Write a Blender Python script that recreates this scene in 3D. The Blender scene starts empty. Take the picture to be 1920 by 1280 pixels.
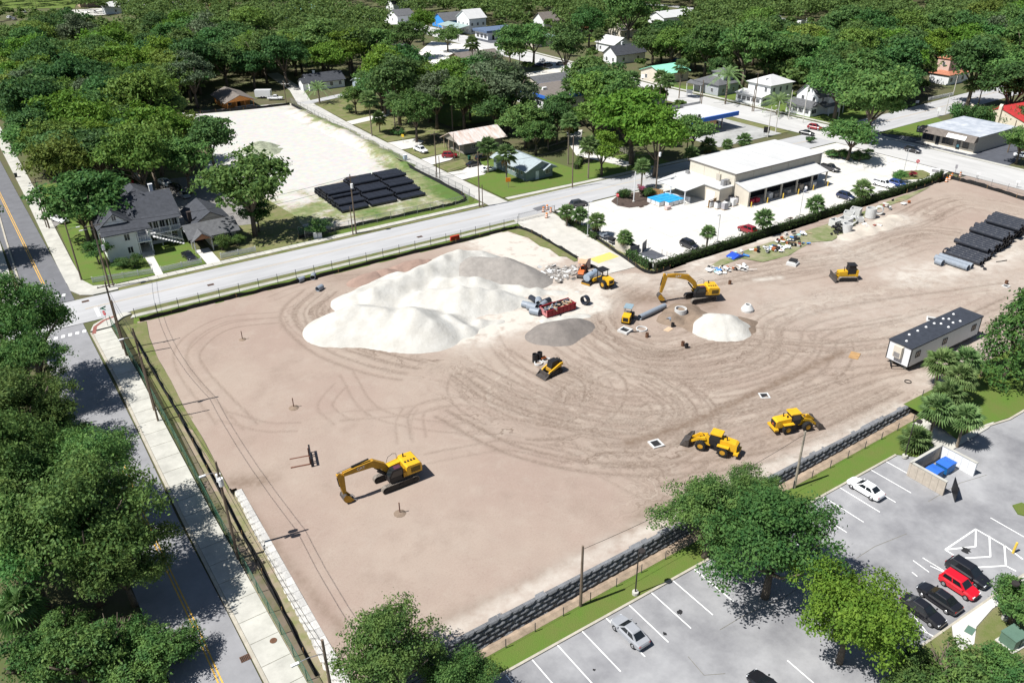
import bpy, bmesh, math, random
import numpy as np
from mathutils import Vector, Matrix
R = math.radians
rnd = random.Random(7)
SC = bpy.context.scene
COL = SC.collection
# ------------------------------------------------------------------ camera, sky, sun, exposure
CAM_H, PITCH, ROLL, HEAD, FPX = 58.0, R(28.8), R(-0.75), R(33), 1510.0
_f = Vector((math.sin(HEAD) * math.cos(PITCH), math.cos(HEAD) * math.cos(PITCH), -math.sin(PITCH)))
_x = Vector((math.cos(HEAD), -math.sin(HEAD), 0))
_u = _x.cross(_f)
C_RIGHT = _x * math.cos(ROLL) + _u * math.sin(ROLL)
C_UP = -_x * math.sin(ROLL) + _u * math.cos(ROLL)
cam_data = bpy.data.cameras.new('camera')
cam = bpy.data.objects.new('camera', cam_data)
COL.objects.link(cam)
m3 = Matrix((C_RIGHT, C_UP, -_f)).transposed()
cam.matrix_world = Matrix.Translation((0, 0, CAM_H)) @ m3.to_4x4()
cam_data.sensor_width = 36
cam_data.lens = FPX / 1920 * 36
cam_data.clip_end = 6000
SC.camera = cam
SUN_EL, SHADOW_AZ = R(57), R(-9)           # shadows fall towards +X, a little towards -Y
world = bpy.data.worlds.new('World')
SC.world = world
world.use_nodes = True
nt = world.node_tree
sky = nt.nodes.new('ShaderNodeTexSky')
sky.sky_type = 'NISHITA'
sky.sun_disc = False
sky.sun_elevation = SUN_EL
sun_dir = Vector((-math.cos(SHADOW_AZ) * math.cos(SUN_EL), -math.sin(SHADOW_AZ) * math.cos(SUN_EL), math.sin(SUN_EL)))
sky.sun_rotation = math.atan2(sun_dir.x, sun_dir.y)
sky.dust_density = 0.6
nt.links.new(sky.outputs[0], nt.nodes['Background'].inputs[0])
nt.nodes['Background'].inputs[1].default_value = 0.052
sd = bpy.data.lights.new('sun', 'SUN')
sd.energy = 5.0
sd.angle = R(0.53)
sd.color = (1, 0.975, 0.93)
sun = bpy.data.objects.new('sun', sd)
COL.objects.link(sun)
sun.rotation_euler = sun_dir.to_track_quat('Z', 'Y').to_euler()
SC.render.resolution_x, SC.render.resolution_y = 1024, 682
vs = SC.view_settings
vs.view_transform = 'Standard'
vs.look = 'None'
vs.exposure = 0.6
vs.gamma = 1
vs.use_curve_mapping = False
SC.cycles.max_bounces = 5
SC.cycles.diffuse_bounces = 2
SC.cycles.glossy_bounces = 2
SC.cycles.transparent_max_bounces = 10
SC.cycles.transmission_bounces = 3
SC.cycles.use_denoising = True

# ------------------------------------------------------------------ ground levels and pixel rays
PX0, PZ0, PSL = 23.0, -2.2, 0.0145          # the car park behind the retaining wall slopes up with X
def zpark(x, y=0): return min(-0.25, PZ0 + PSL * (x - PX0))
def zstreet(x, y): return -0.044 * max(0.0, 95 - y)
def ray(px, py):
    return C_RIGHT * ((px - 960) / FPX) + C_UP * (-(py - 640) / FPX) + _f
def at(px, py, z=0.0):
    d = ray(px, py)
    t = (z - CAM_H) / d.z
    return Vector((d.x * t, d.y * t, z))
def atf(px, py, fn, h=0.0):
    z = -1.0
    for i in range(25):
        p = at(px, py, z + h)
        z = fn(p.x, p.y)
    return Vector((p.x, p.y, z))
def atp(px, py, h=0.0): return atf(px, py, zpark, h)
def ats(px, py, h=0.0): return atf(px, py, zstreet, h)

# ------------------------------------------------------------------ materials
MATS = {}
def M(name, c, rough=0.7, metal=0.0, var=0.12, scale=2.0, bump=0.0, spec=0.3, c2=None, detail=4.0, obj=False, coat=0.0, rand=0.0, trans=0.0, bscale=None, streak=None):
    if name in MATS: return MATS[name]
    m = bpy.data.materials.new(name)
    m.use_nodes = True
    t = m.node_tree
    b = t.nodes['Principled BSDF']
    b.inputs['Roughness'].default_value = rough
    b.inputs['Metallic'].default_value = metal
    b.inputs['Specular IOR Level'].default_value = spec
    b.inputs['Coat Weight'].default_value = coat
    L = t.links.new
    tc = t.nodes.new('ShaderNodeTexCoord')
    geo = t.nodes.new('ShaderNodeNewGeometry')
    src = tc.outputs['Object'] if obj else geo.outputs['Position']
    if streak:
        mp = t.nodes.new('ShaderNodeMapping'); mp.inputs['Scale'].default_value = streak
        L(src, mp.inputs[0]); src = mp.outputs[0]
    n = t.nodes.new('ShaderNodeTexNoise')
    n.inputs['Scale'].default_value = scale
    n.inputs['Detail'].default_value = detail
    n.inputs['Roughness'].default_value = 0.65
    L(src, n.inputs['Vector'])
    mix = t.nodes.new('ShaderNodeMix'); mix.data_type = 'RGBA'
    ca = c2 if c2 else tuple(x * (1 - var) for x in c)
    cb = c if c2 else tuple(min(1, x * (1 + var)) for x in c)
    mr = t.nodes.new('ShaderNodeMapRange')
    mr.inputs[1].default_value, mr.inputs[2].default_value = 0.32, 0.68
    L(n.outputs[0], mr.inputs[0])
    L(mr.outputs[0], mix.inputs[0])
    mix.inputs[6].default_value = (*ca, 1)
    mix.inputs[7].default_value = (*cb, 1)
    out = mix.outputs[2]
    if rand:
        oi = t.nodes.new('ShaderNodeObjectInfo')
        hs = t.nodes.new('ShaderNodeHueSaturation')
        v = t.nodes.new('ShaderNodeMapRange'); v.inputs[3].default_value, v.inputs[4].default_value = 1 - rand, 1 + rand
        L(oi.outputs['Random'], v.inputs[0]); L(v.outputs[0], hs.inputs['Value'])
        L(out, hs.inputs['Color']); out = hs.outputs[0]
    L(out, b.inputs['Base Color'])
    if bump:
        n2 = t.nodes.new('ShaderNodeTexNoise'); n2.inputs['Scale'].default_value = bscale or scale * 4; n2.inputs['Detail'].default_value = 4
        L(src, n2.inputs['Vector'])
        bp = t.nodes.new('ShaderNodeBump'); bp.inputs['Strength'].default_value = bump; bp.inputs['Distance'].default_value = 0.1
        L(n2.outputs[0], bp.inputs['Height']); L(bp.outputs[0], b.inputs['Normal'])
    if trans:
        tr = t.nodes.new('ShaderNodeBsdfTransparent'); ms = t.nodes.new('ShaderNodeMixShader')
        ms.inputs[0].default_value = trans
        L(b.outputs[0], ms.inputs[1]); L(tr.outputs[0], ms.inputs[2]); L(ms.outputs[0], t.nodes['Material Output'].inputs[0])
    MATS[name] = m
    return m
def leafmat(name, c, c2, hue=0.02, val=0.25, transl=0.3):
    if name in MATS: return MATS[name]
    c, c2 = ((x[0] * 1.08, x[1] * 1.2, x[2] * 1.25) for x in (c, c2))
    m = bpy.data.materials.new(name); m.use_nodes = True
    t = m.node_tree; L = t.links.new
    b = t.nodes['Principled BSDF']; b.inputs['Roughness'].default_value = 0.62; b.inputs['Specular IOR Level'].default_value = 0.14
    geo = t.nodes.new('ShaderNodeNewGeometry'); tc = t.nodes.new('ShaderNodeTexCoord')
    n = t.nodes.new('ShaderNodeTexNoise'); n.inputs['Scale'].default_value = 1.1; n.inputs['Detail'].default_value = 3
    L(geo.outputs['Position'], n.inputs['Vector'])
    mr = t.nodes.new('ShaderNodeMapRange'); mr.inputs[1].default_value, mr.inputs[2].default_value = 0.35, 0.68
    L(n.outputs[0], mr.inputs[0])
    mix = t.nodes.new('ShaderNodeMix'); mix.data_type = 'RGBA'
    mix.inputs[6].default_value = (*c, 1); mix.inputs[7].default_value = (*c2, 1); L(mr.outputs[0], mix.inputs[0])
    oi = t.nodes.new('ShaderNodeObjectInfo'); hs = t.nodes.new('ShaderNodeHueSaturation')
    a = t.nodes.new('ShaderNodeMapRange'); a.inputs[3].default_value, a.inputs[4].default_value = 0.5 - hue, 0.5 + hue
    v = t.nodes.new('ShaderNodeMapRange'); v.inputs[3].default_value, v.inputs[4].default_value = 1 - val, 1 + val
    L(oi.outputs['Random'], a.inputs[0]); L(a.outputs[0], hs.inputs['Hue'])
    ri = t.nodes.new('ShaderNodeMath'); ri.operation = 'FRACT'; mu = t.nodes.new('ShaderNodeMath'); mu.operation = 'MULTIPLY'; mu.inputs[1].default_value = 7.31
    L(oi.outputs['Random'], mu.inputs[0]); L(mu.outputs[0], ri.inputs[0]); L(ri.outputs[0], v.inputs[0]); L(v.outputs[0], hs.inputs['Value'])
    L(mix.outputs[2], hs.inputs['Color']); L(hs.outputs[0], b.inputs['Base Color'])
    tl = t.nodes.new('ShaderNodeBsdfTranslucent'); hs2 = t.nodes.new('ShaderNodeHueSaturation'); hs2.inputs['Value'].default_value = 1.15; hs2.inputs['Hue'].default_value = 0.485
    L(hs.outputs[0], hs2.inputs['Color']); L(hs2.outputs[0], tl.inputs[0])
    ms = t.nodes.new('ShaderNodeMixShader'); ms.inputs[0].default_value = transl
    L(b.outputs[0], ms.inputs[1]); L(tl.outputs[0], ms.inputs[2]); L(ms.outputs[0], t.nodes['Material Output'].inputs[0])
    MATS[name] = m
    return m

# ------------------------------------------------------------------ mesh builder
class B:
    def __init__(s): s.v = []; s.f = []
    def add(s, vs, fs):
        o = len(s.v); s.v += [tuple(v) for v in vs]; s.f += [tuple(i + o for i in f) for f in fs]; return s
    def box(s, x0, x1, y0, y1, z0, z1):
        return s.add([(x0, y0, z0), (x1, y0, z0), (x1, y1, z0), (x0, y1, z0), (x0, y0, z1), (x1, y0, z1), (x1, y1, z1), (x0, y1, z1)],
                     [(0, 3, 2, 1), (4, 5, 6, 7), (0, 1, 5, 4), (1, 2, 6, 5), (2, 3, 7, 6), (3, 0, 4, 7)])
    def cbox(s, c, d, rz=0.0, ry=0.0, rx=0.0):
        m = Matrix.Rotation(rz, 3, 'Z') @ Matrix.Rotation(ry, 3, 'Y') @ Matrix.Rotation(rx, 3, 'X')
        vs = []
        for k in ((-1, -1, -1), (1, -1, -1), (1, 1, -1), (-1, 1, -1), (-1, -1, 1), (1, -1, 1), (1, 1, 1), (-1, 1, 1)):
            vs.append(Vector(c) + m @ Vector((k[0] * d[0] / 2, k[1] * d[1] / 2, k[2] * d[2] / 2)))
        return s.add(vs, [(0, 3, 2, 1), (4, 5, 6, 7), (0, 1, 5, 4), (1, 2, 6, 5), (2, 3, 7, 6), (3, 0, 4, 7)])
    def cyl(s, p0, p1, r0, r1=None, n=8, cap=True):
        r1 = r0 if r1 is None else r1
        p0, p1 = Vector(p0), Vector(p1); d = (p1 - p0).normalized()
        a = d.orthogonal().normalized(); b = d.cross(a)
        vs = []
        for p, r in ((p0, r0), (p1, r1)):
            for i in range(n):
                w = 2 * math.pi * i / n; vs.append(p + (a * math.cos(w) + b * math.sin(w)) * r)
        fs = [(i, (i + 1) % n, n + (i + 1) % n, n + i) for i in range(n)]
        if cap: fs += [tuple(range(n))[::-1], tuple(range(n, 2 * n))]
        return s.add(vs, fs)
    def pipe(s, p0, p1, r, t, n=16):
        p0, p1 = Vector(p0), Vector(p1); d = (p1 - p0).normalized(); a = d.orthogonal().normalized(); b = d.cross(a); vs = []
        for p, q in ((p0, r), (p1, r), (p1, r - t), (p0, r - t)):
            for i in range(n):
                w = 2 * math.pi * i / n; vs.append(p + (a * math.cos(w) + b * math.sin(w)) * q)
        fs = []
        for k in range(4):
            k2 = (k + 1) % 4
            fs += [(k * n + i, k * n + (i + 1) % n, k2 * n + (i + 1) % n, k2 * n + i) for i in range(n)]
        return s.add(vs, fs)
    def lathe(s, prof, n=14, c=(0, 0, 0)):
        vs = []
        for r, z in prof:
            for i in range(n):
                w = 2 * math.pi * i / n; vs.append((c[0] + r * math.cos(w), c[1] + r * math.sin(w), c[2] + z))
        fs = [(k * n + i, k * n + (i + 1) % n, (k + 1) * n + (i + 1) % n, (k + 1) * n + i) for k in range(len(prof) - 1) for i in range(n)]
        return s.add(vs, fs)
    def prism(s, poly, y0, y1):              # poly in (x, z), extruded along y
        n = len(poly); vs = [(x, y0, z) for x, z in poly] + [(x, y1, z) for x, z in poly]
        return s.add(vs, [tuple(range(n)), tuple(range(n, 2 * n))[::-1]] + [((i + 1) % n, i, n + i, n + (i + 1) % n) for i in range(n)])
    def slab(s, poly, z0, z1):               # poly in (x, y), extruded along z
        n = len(poly); vs = [(x, y, z0) for x, y in poly] + [(x, y, z1) for x, y in poly]
        return s.add(vs, [tuple(range(n))[::-1], tuple(range(n, 2 * n))] + [(i, (i + 1) % n, n + (i + 1) % n, n + i) for i in range(n)])
    def quad(s, a, b, c, d): return s.add([a, b, c, d], [(0, 1, 2, 3)])
    def tube(s, pts, r, n=6):
        for i in range(len(pts) - 1): s.cyl(pts[i], pts[i + 1], r, r, n)
        return s
    def loft(s, rings, cap=True):
        n = len(rings[0]); vs = [p for r in rings for p in r]
        fs = [(k * n + i, k * n + (i + 1) % n, (k + 1) * n + (i + 1) % n, (k + 1) * n + i) for k in range(len(rings) - 1) for i in range(n)]
        if cap: fs += [tuple(range(n))[::-1], tuple(range((len(rings) - 1) * n, len(rings) * n))]
        return s.add(vs, fs)
    def mesh(s, name, mat=None, smooth=False):
        me = bpy.data.meshes.new(name); me.from_pydata(s.v, [], s.f)
        if mat: me.materials.append(mat)
        bm = bmesh.new(); bm.from_mesh(me); bmesh.ops.recalc_face_normals(bm, faces=bm.faces); bm.to_mesh(me); bm.free()
        if smooth: me.shade_smooth()
        return me
    def obj(s, name, mat, parent=None, loc=None, rz=0, smooth=False):
        return mk(name, s.mesh(name, mat, smooth), parent, loc, rz)
def mk(name, me, parent=None, loc=None, rz=0):
    o = bpy.data.objects.new(name, me); COL.objects.link(o)
    if parent: o.parent = parent
    if loc is not None: o.location = loc
    if rz: o.rotation_euler = (0, 0, rz)
    return o
def tag(o, label=None, cat=None, group=None, kind=None):
    if label: o['label'] = label
    if cat: o['category'] = cat
    if group: o['group'] = group
    if kind: o['kind'] = kind
    return o
def thing(name, label, cat, loc=(0, 0, 0), rz=0.0, group=None):
    o = bpy.data.objects.new(name, None); COL.objects.link(o); o.empty_display_size = 0.3
    o.location = loc; o.rotation_euler = (0, 0, rz)
    return tag(o, label, cat, group)
def dup(o, loc=None, rz=None, label=None, group=None, parent=None, scale=None):
    c = o.copy(); COL.objects.link(c); c.parent = parent
    if loc is not None: c.location = loc
    if rz is not None: c.rotation_euler = (0, 0, rz)
    if scale is not None: c.scale = scale if isinstance(scale, tuple) else (scale,) * 3
    if label: c['label'] = label
    if group: c['group'] = group
    for ch in list(o.children): dup(ch, parent=c)
    return c
def fastmesh(name, verts, faces, mat=None, smooth=False):
    """verts (n,3) array, faces (m,k) array with constant k"""
    me = bpy.data.meshes.new(name); n, k = faces.shape
    me.vertices.add(len(verts)); me.vertices.foreach_set('co', np.ascontiguousarray(verts, dtype=np.float32).ravel())
    me.loops.add(n * k); me.loops.foreach_set('vertex_index', np.ascontiguousarray(faces, dtype=np.int32).ravel())
    me.polygons.add(n); me.polygons.foreach_set('loop_start', np.arange(0, n * k, k, dtype=np.int32))
    me.polygons.foreach_set('loop_total', np.full(n, k, dtype=np.int32))
    me.update(calc_edges=True); me.validate()
    if mat: me.materials.append(mat)
    if smooth: me.shade_smooth()
    return me
def sheet(name, pts, mat, off=0.0, fn=None, kind='structure', cuts=(), parent=None, thick=0.0):
    """a ground sheet: polygon pts in XY laid on level fn, cut along y = c lines so that it follows the creases"""
    bm = bmesh.new(); vs = [bm.verts.new((p[0], p[1], 0)) for p in pts]; bm.faces.new(vs); bm.normal_update()
    for c in cuts:
        bmesh.ops.bisect_plane(bm, geom=bm.verts[:] + bm.edges[:] + bm.faces[:], plane_co=(0, c, 0), plane_no=(0, 1, 0))
    bm.normal_update()
    bmesh.ops.triangulate(bm, faces=bm.faces[:])
    if bm.faces and sum(f.normal.z for f in bm.faces) < 0: bmesh.ops.reverse_faces(bm, faces=bm.faces[:])
    if thick:
        r = bmesh.ops.extrude_face_region(bm, geom=bm.faces[:])
        for v in r['geom']:
            if isinstance(v, bmesh.types.BMVert): v.co.z = thick
    for v in bm.verts:
        v.co.z += off + (fn(v.co.x, v.co.y) if fn else 0)
    bm.normal_update()
    me = bpy.data.meshes.new(name); bm.to_mesh(me); bm.free(); me.materials.append(mat)
    o = mk(name, me, parent)
    if kind and not parent: o['kind'] = kind
    return o
def strip(pts, w, w2=None):
    """polygon around a polyline, width w"""
    L = []; Rr = []
    for i, p in enumerate(pts):
        a = Vector(pts[max(i - 1, 0)][:2]); b = Vector(pts[min(i + 1, len(pts) - 1)][:2]); d = (b - a).normalized(); n = Vector((-d.y, d.x)); q = Vector(p[:2])
        L.append(q + n * w / 2); Rr.append(q - n * w / 2)
    return [tuple(q) for q in L] + [tuple(q) for q in Rr[::-1]]
def rect(x0, x1, y0, y1): return [(x0, y0), (x1, y0), (x1, y1), (x0, y1)]
# ------------------------------------------------------------------ ground, roads, pavements
m_ground = M('ground_soil', (0.075, 0.095, 0.03), 0.95, var=0.5, scale=0.12, bump=0.5, bscale=2, c2=(0.10, 0.085, 0.05))
m_grass = M('lawn_grass', (0.082, 0.152, 0.02), 0.95, scale=0.35, c2=(0.112, 0.135, 0.032), bump=0.6, bscale=9, detail=8)
m_drygrass = M('dry_grass', (0.10, 0.135, 0.03), 0.95, scale=0.45, c2=(0.19, 0.165, 0.09), bump=0.6, bscale=9, detail=8)
m_conc = M('pale_concrete', (0.53, 0.515, 0.48), 0.85, var=0.09, scale=0.16, bump=0.05, detail=8)
m_walk = M('sidewalk_concrete', (0.42, 0.41, 0.37), 0.85, var=0.16, scale=0.5, bump=0.1, detail=8)
m_joint = M('joint_dirt', (0.14, 0.13, 0.10), 0.95, var=0.3)
m_road = M('bleached_asphalt', (0.37, 0.37, 0.375), 0.85, var=0.12, scale=0.3, detail=9, streak=(0.25, 1.6, 1))
m_road2 = M('bleached_asphalt_side', (0.43, 0.425, 0.415), 0.85, var=0.12, scale=0.3, detail=9, streak=(1.6, 0.25, 1))
m_asph = M('grey_asphalt', (0.135, 0.137, 0.148), 0.85, var=0.12, scale=0.5, detail=8)
m_asph2 = M('worn_street_asphalt', (0.235, 0.235, 0.245), 0.85, var=0.12, scale=0.4, detail=8)
m_park = M('car_park_asphalt', (0.315, 0.315, 0.322), 0.85, scale=0.2, c2=(0.17, 0.17, 0.18), detail=9)
m_darkpark = M('dark_lot_asphalt', (0.075, 0.08, 0.095), 0.85, var=0.2, scale=0.5, detail=8)
m_kerb = M('kerb_concrete', (0.38, 0.35, 0.29), 0.85, var=0.15, scale=1)
m_white = M('white_paint', (0.78, 0.78, 0.76), 0.7, var=0.12, scale=1.5, detail=6)
m_yellow = M('yellow_paint', (0.62, 0.36, 0.06), 0.7, var=0.22, scale=1.2, detail=7)
m_fadey = M('faded_yellow_paint', (0.46, 0.37, 0.25), 0.7, var=0.15, scale=1.2, detail=7)
m_brick = M('brick_paver', (0.22, 0.085, 0.07), 0.85, var=0.25, scale=3)
m_pinkb = M('lane_end_dirt', (0.3, 0.24, 0.2), 0.95, var=0.15, scale=0.6)
m_black = M('black_rubber', (0.012, 0.012, 0.013), 0.75, var=0.3)
m_steel = M('steel_grey', (0.35, 0.35, 0.36), 0.45, 0.6, var=0.15)
m_iron = M('rusty_iron', (0.12, 0.06, 0.035), 0.8, var=0.3, scale=4)
m_whitesand = M('white_sand', (0.49, 0.48, 0.448), 0.95, scale=0.4, bump=0.8, bscale=1.6, detail=9, c2=(0.39, 0.375, 0.34))

def ground():
    xs = np.concatenate([np.array([-4000, -1500, -600, -300]), np.arange(-160, 261, 5.0), np.array([400, 800, 1500, 4000])])
    ys = np.concatenate([np.array([-600, -200, -50]), np.arange(0, 301, 5.0), np.array([450, 700, 1200, 2200, 5000])])
    X, Y = np.meshgrid(xs, ys, indexing='ij')
    Z = np.where(X < 12.6, -0.044 * np.clip(95 - Y, 0, 80), 0.0) - 0.08
    Z = np.where((X > 10.5) & (Y < 46) & (X < 190), -5.0, Z)
    Z = np.where((X >= 190) & (Y < 46), -0.6, Z)
    Z = np.where((X > 12.5) & (X < 258) & (Y < 126) & ((X < 187) | (Y < 61)), -5.0, Z)
    n, k = X.shape
    I = np.arange(n * k).reshape(n, k)
    F = np.stack([I[:-1, :-1], I[1:, :-1], I[1:, 1:], I[:-1, 1:]], -1).reshape(-1, 4)
    o = mk('ground', fastmesh('ground', np.stack([X, Y, Z], -1).reshape(-1, 3), F, m_ground))
    o['kind'] = 'structure'
ground()

def raised(name, pts, mat, h=0.13, fn=None, cuts=(), off=0.0):
    return sheet(name, pts, mat, off, fn, 'structure', cuts, None, h)
def joints(parent, segs, fn=None, z=0.137, w=0.05):
    for a, b in segs:
        sheet('joint', strip([a, b], w), m_joint, z, fn, None, (), parent)

# main road, left street, avenue, side street
sheet('main_road', [(-30, 132.2), (86, 131.6), (189.3, 131.6), (189.3, 141.8), (12, 141.8), (-30, 142.2)], m_road, 0.0)
LST = [(-3.5, 300), (-0.7, 213), (1.5, 152), (1.75, 142)]
LLO = [(1.9, 131.8), (2.9, 95), (3.2, 77), (3.9, 62), (4.3, 50), (4.8, 34)]
sheet('upper_street', strip([(x - 0.1, y) for x, y in LST], 6.9), m_asph, 0.004)
sheet('lower_street', strip([(x - 0.3, y) for x, y in LLO], 6.6), m_asph2, 0.004, zstreet, 'structure', (95,))
sheet('avenue', [(189.3, 30), (203.4, 30), (203.2, 141), (201.5, 215), (207, 330), (212, 460), (198, 460), (193, 330), (187.5, 215), (189.3, 141)], m_road2, 0.0)
EXT = [(203.2, 136.8), (240, 138), (290, 140.5), (330, 147)]
sheet('cross_street', strip(EXT, 11.5), m_road, 0.003)
ST2 = [(89.2, 141.9), (88.8, 165), (89.0, 225), (90.5, 262), (96, 285), (99, 320)]
sheet('side_street', strip(ST2, 4.7), M('side_street_concrete', (0.42, 0.41, 0.385), 0.85, var=0.14, scale=0.4, detail=8), 0.004)
sheet('cross_lane', strip([(90, 262), (110, 268), (128, 262)], 4.2), m_road, 0.006)
# lane markings
def mark(name, pts, w, mat, z=0.008, fn=None, cuts=()): return sheet(name, strip(pts, w), mat, z, fn, 'structure', cuts)
for k in (-0.16, 0.16):
    mark('yellow_line', [(6, 137.3 + k), (84, 137.2 + k)], 0.11, m_fadey)
    mark('yellow_line', [(x + k, y) for x, y in LST[:3]], 0.13, m_yellow)
    mark('yellow_line', [(x + k, y) for x, y in LLO[1:]], 0.13, m_yellow, 0.012, zstreet, (95,))
    mark('yellow_line', [(206, 137.4 + k), (240, 138.3 + k), (290, 140.8 + k)], 0.11, m_fadey)
mark('yellow_line', [(92, 137.2), (186, 136.8)], 0.2, m_fadey)
mark('stop_line', [(-2.0, 151.2), (1.3, 150.6)], 0.5, m_white, 0.012)
mark('stop_line', [(7.5, 136.9), (7.5, 133.0)], 0.5, m_white, 0.012)
for i in range(7): mark('crossing_bar', [(-2.3 + i * 0.98, 145.8 - i * .1), (-1.8 + i * 0.98, 145.7 - i * .1)], 1.0, m_white, 0.012)
for i in range(6): mark('crossing_bar', [(-0.6 + i * 1.0, 128.9), (-0.1 + i * 1.0, 128.8)], 0.9, m_white, 0.012)
sheet('road_patch', [tuple(at(x, y)[:2]) for x, y in ((998, 391), (1020, 384), (1032, 389), (1008, 396))], m_asph, 0.006)
# pavements with raised kerbs
raised('pavement', strip([(3.0, 300), (5.1, 213), (5.9, 160), (6.2, 150)], 2.6), m_walk)
raised('pavement', [(4.95, 152), (7.3, 150.2), (8.6, 146.2), (12.0, 144.8), (12.0, 142.2), (8.0, 142.2), (6.2, 143.4), (5.0, 146.3)], m_walk, 0.135)
lo = [(7.0, 127.5), (7.6, 110), (7.75, 95), (8.2, 76), (8.7, 62), (9.15, 50), (9.5, 34)]
raised('pavement', strip(lo, 2.7), m_walk, 0.13, zstreet, (95,))
pv = bpy.data.objects['pavement.002']
yy = 126.0
while yy > 38:
    xa = np.interp(yy, [34, 50, 62, 76, 95, 110, 127.5], [9.5, 9.15, 8.7, 8.2, 7.75, 7.6, 7.0])
    joints(pv, [((xa - 1.33, yy - .03), (xa + 1.33, yy))], zstreet)
    yy -= 2.9
raised('kerb', strip([(x - 1.55, y) for x, y in lo], 0.34), m_kerb, 0.125, zstreet, (95,))
raised('pavement', [(5.4, 128), (8.3, 128), (10.6, 130.4), (12, 130.9), (11.2, 132.0), (8.4, 131.9), (6.2, 130.2)], m_walk, 0.14)
raised('brick_band', strip([(5.75, 126.8), (6.3, 129.2), (7.8, 130.8), (9.6, 131.4)], 0.55), m_brick, 0.146)
raised('kerb', strip([(-1.9, 300), (-3.0 + 1.1, 240), (-2.1, 180), (-1.9, 152)], 0.3), m_kerb)
raised('pavement', strip([(-4.6, 230), (-4.2, 180), (-3.9, 152)], 2.0), m_walk, 0.12)
raised('pavement', [(-3.0, 152), (-1.9, 148), (-2.6, 145.5), (-6, 143.5), (-12, 143.2), (-12, 146), (-7, 147)], m_walk, 0.125)
raised('lawn', [(-14, 175), (-5.4, 175), (-5.1, 156), (-3.5, 149.5), (-7, 148), (-14, 147)], m_grass, 0.10)
raised('pavement', [(12, 142.9), (45, 142.9), (86.3, 143.2), (86.3, 144.6), (45, 144.5), (27.6, 144.5), (12, 144.6)], m_walk, 0.1)
pn = bpy.data.objects['pavement.006']
joints(pn, [((14 + 1.6 * i, 142.92), (14 + 1.6 * i, 144.48)) for i in range(45)], None, 0.104)
sheet('verge', [(12, 141.8), (45, 141.8), (86.3, 141.9), (86.3, 143.0), (45, 142.9), (12, 142.9)], m_drygrass, 0.02)
sheet('verge', [(11.5, 127), (88, 127), (86.5, 129.5), (12, 129.4)], m_grass, 0.015)
raised('pavement', [(11.5, 129.4), (86.5, 129.4), (86.3, 130.5), (12, 130.5)], m_walk, 0.05)
sheet('verge', [(12, 130.5), (86.3, 130.5), (86.2, 131.6), (12, 132.1)], m_drygrass, 0.018)
raised('pavement', strip([(92.4, 143.6), (118, 142.8), (160, 142.6)], 1.3), m_walk, 0.1)
sheet('verge', [(92, 141.8), (160, 141.8), (160, 142.4), (92, 143)], m_drygrass, 0.02)
# corner lot: lawns and paths of the white house
raised('lawn', [(7.3, 150.4), (8.6, 146.6), (12, 145), (27.5, 144.9), (27.5, 215), (7.5, 215)], m_grass, 0.06)
raised('lawn', [(30.1, 144.9), (48, 144.9), (50, 160), (46, 200), (27.5, 215), (30.1, 152)], m_drygrass, 0.05)
sheet('driveway', [(27.6, 144.4), (30.0, 144.3), (30.0, 152.5), (27.5, 152.5)], m_conc, 0.09)
sheet('garden_path', [(18.6, 144.5), (19.9, 144.4), (20.3, 154), (18.8, 154.2)], m_conc, 0.09)
sheet('back_yard_parking', [(26, 165), (42, 160), (46, 200), (22, 205), (20, 188)], M('yard_gravel', (0.20, 0.19, 0.18), 0.95, var=0.2, scale=1), 0.07)
sheet('side_yard_drive', [tuple(at(x, y)[:2]) for x, y in ((86, 398), (120, 388), (124, 412), (98, 430))], M('yard_gravel', (0.2, 0.2, 0.2)), 0.075)
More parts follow.
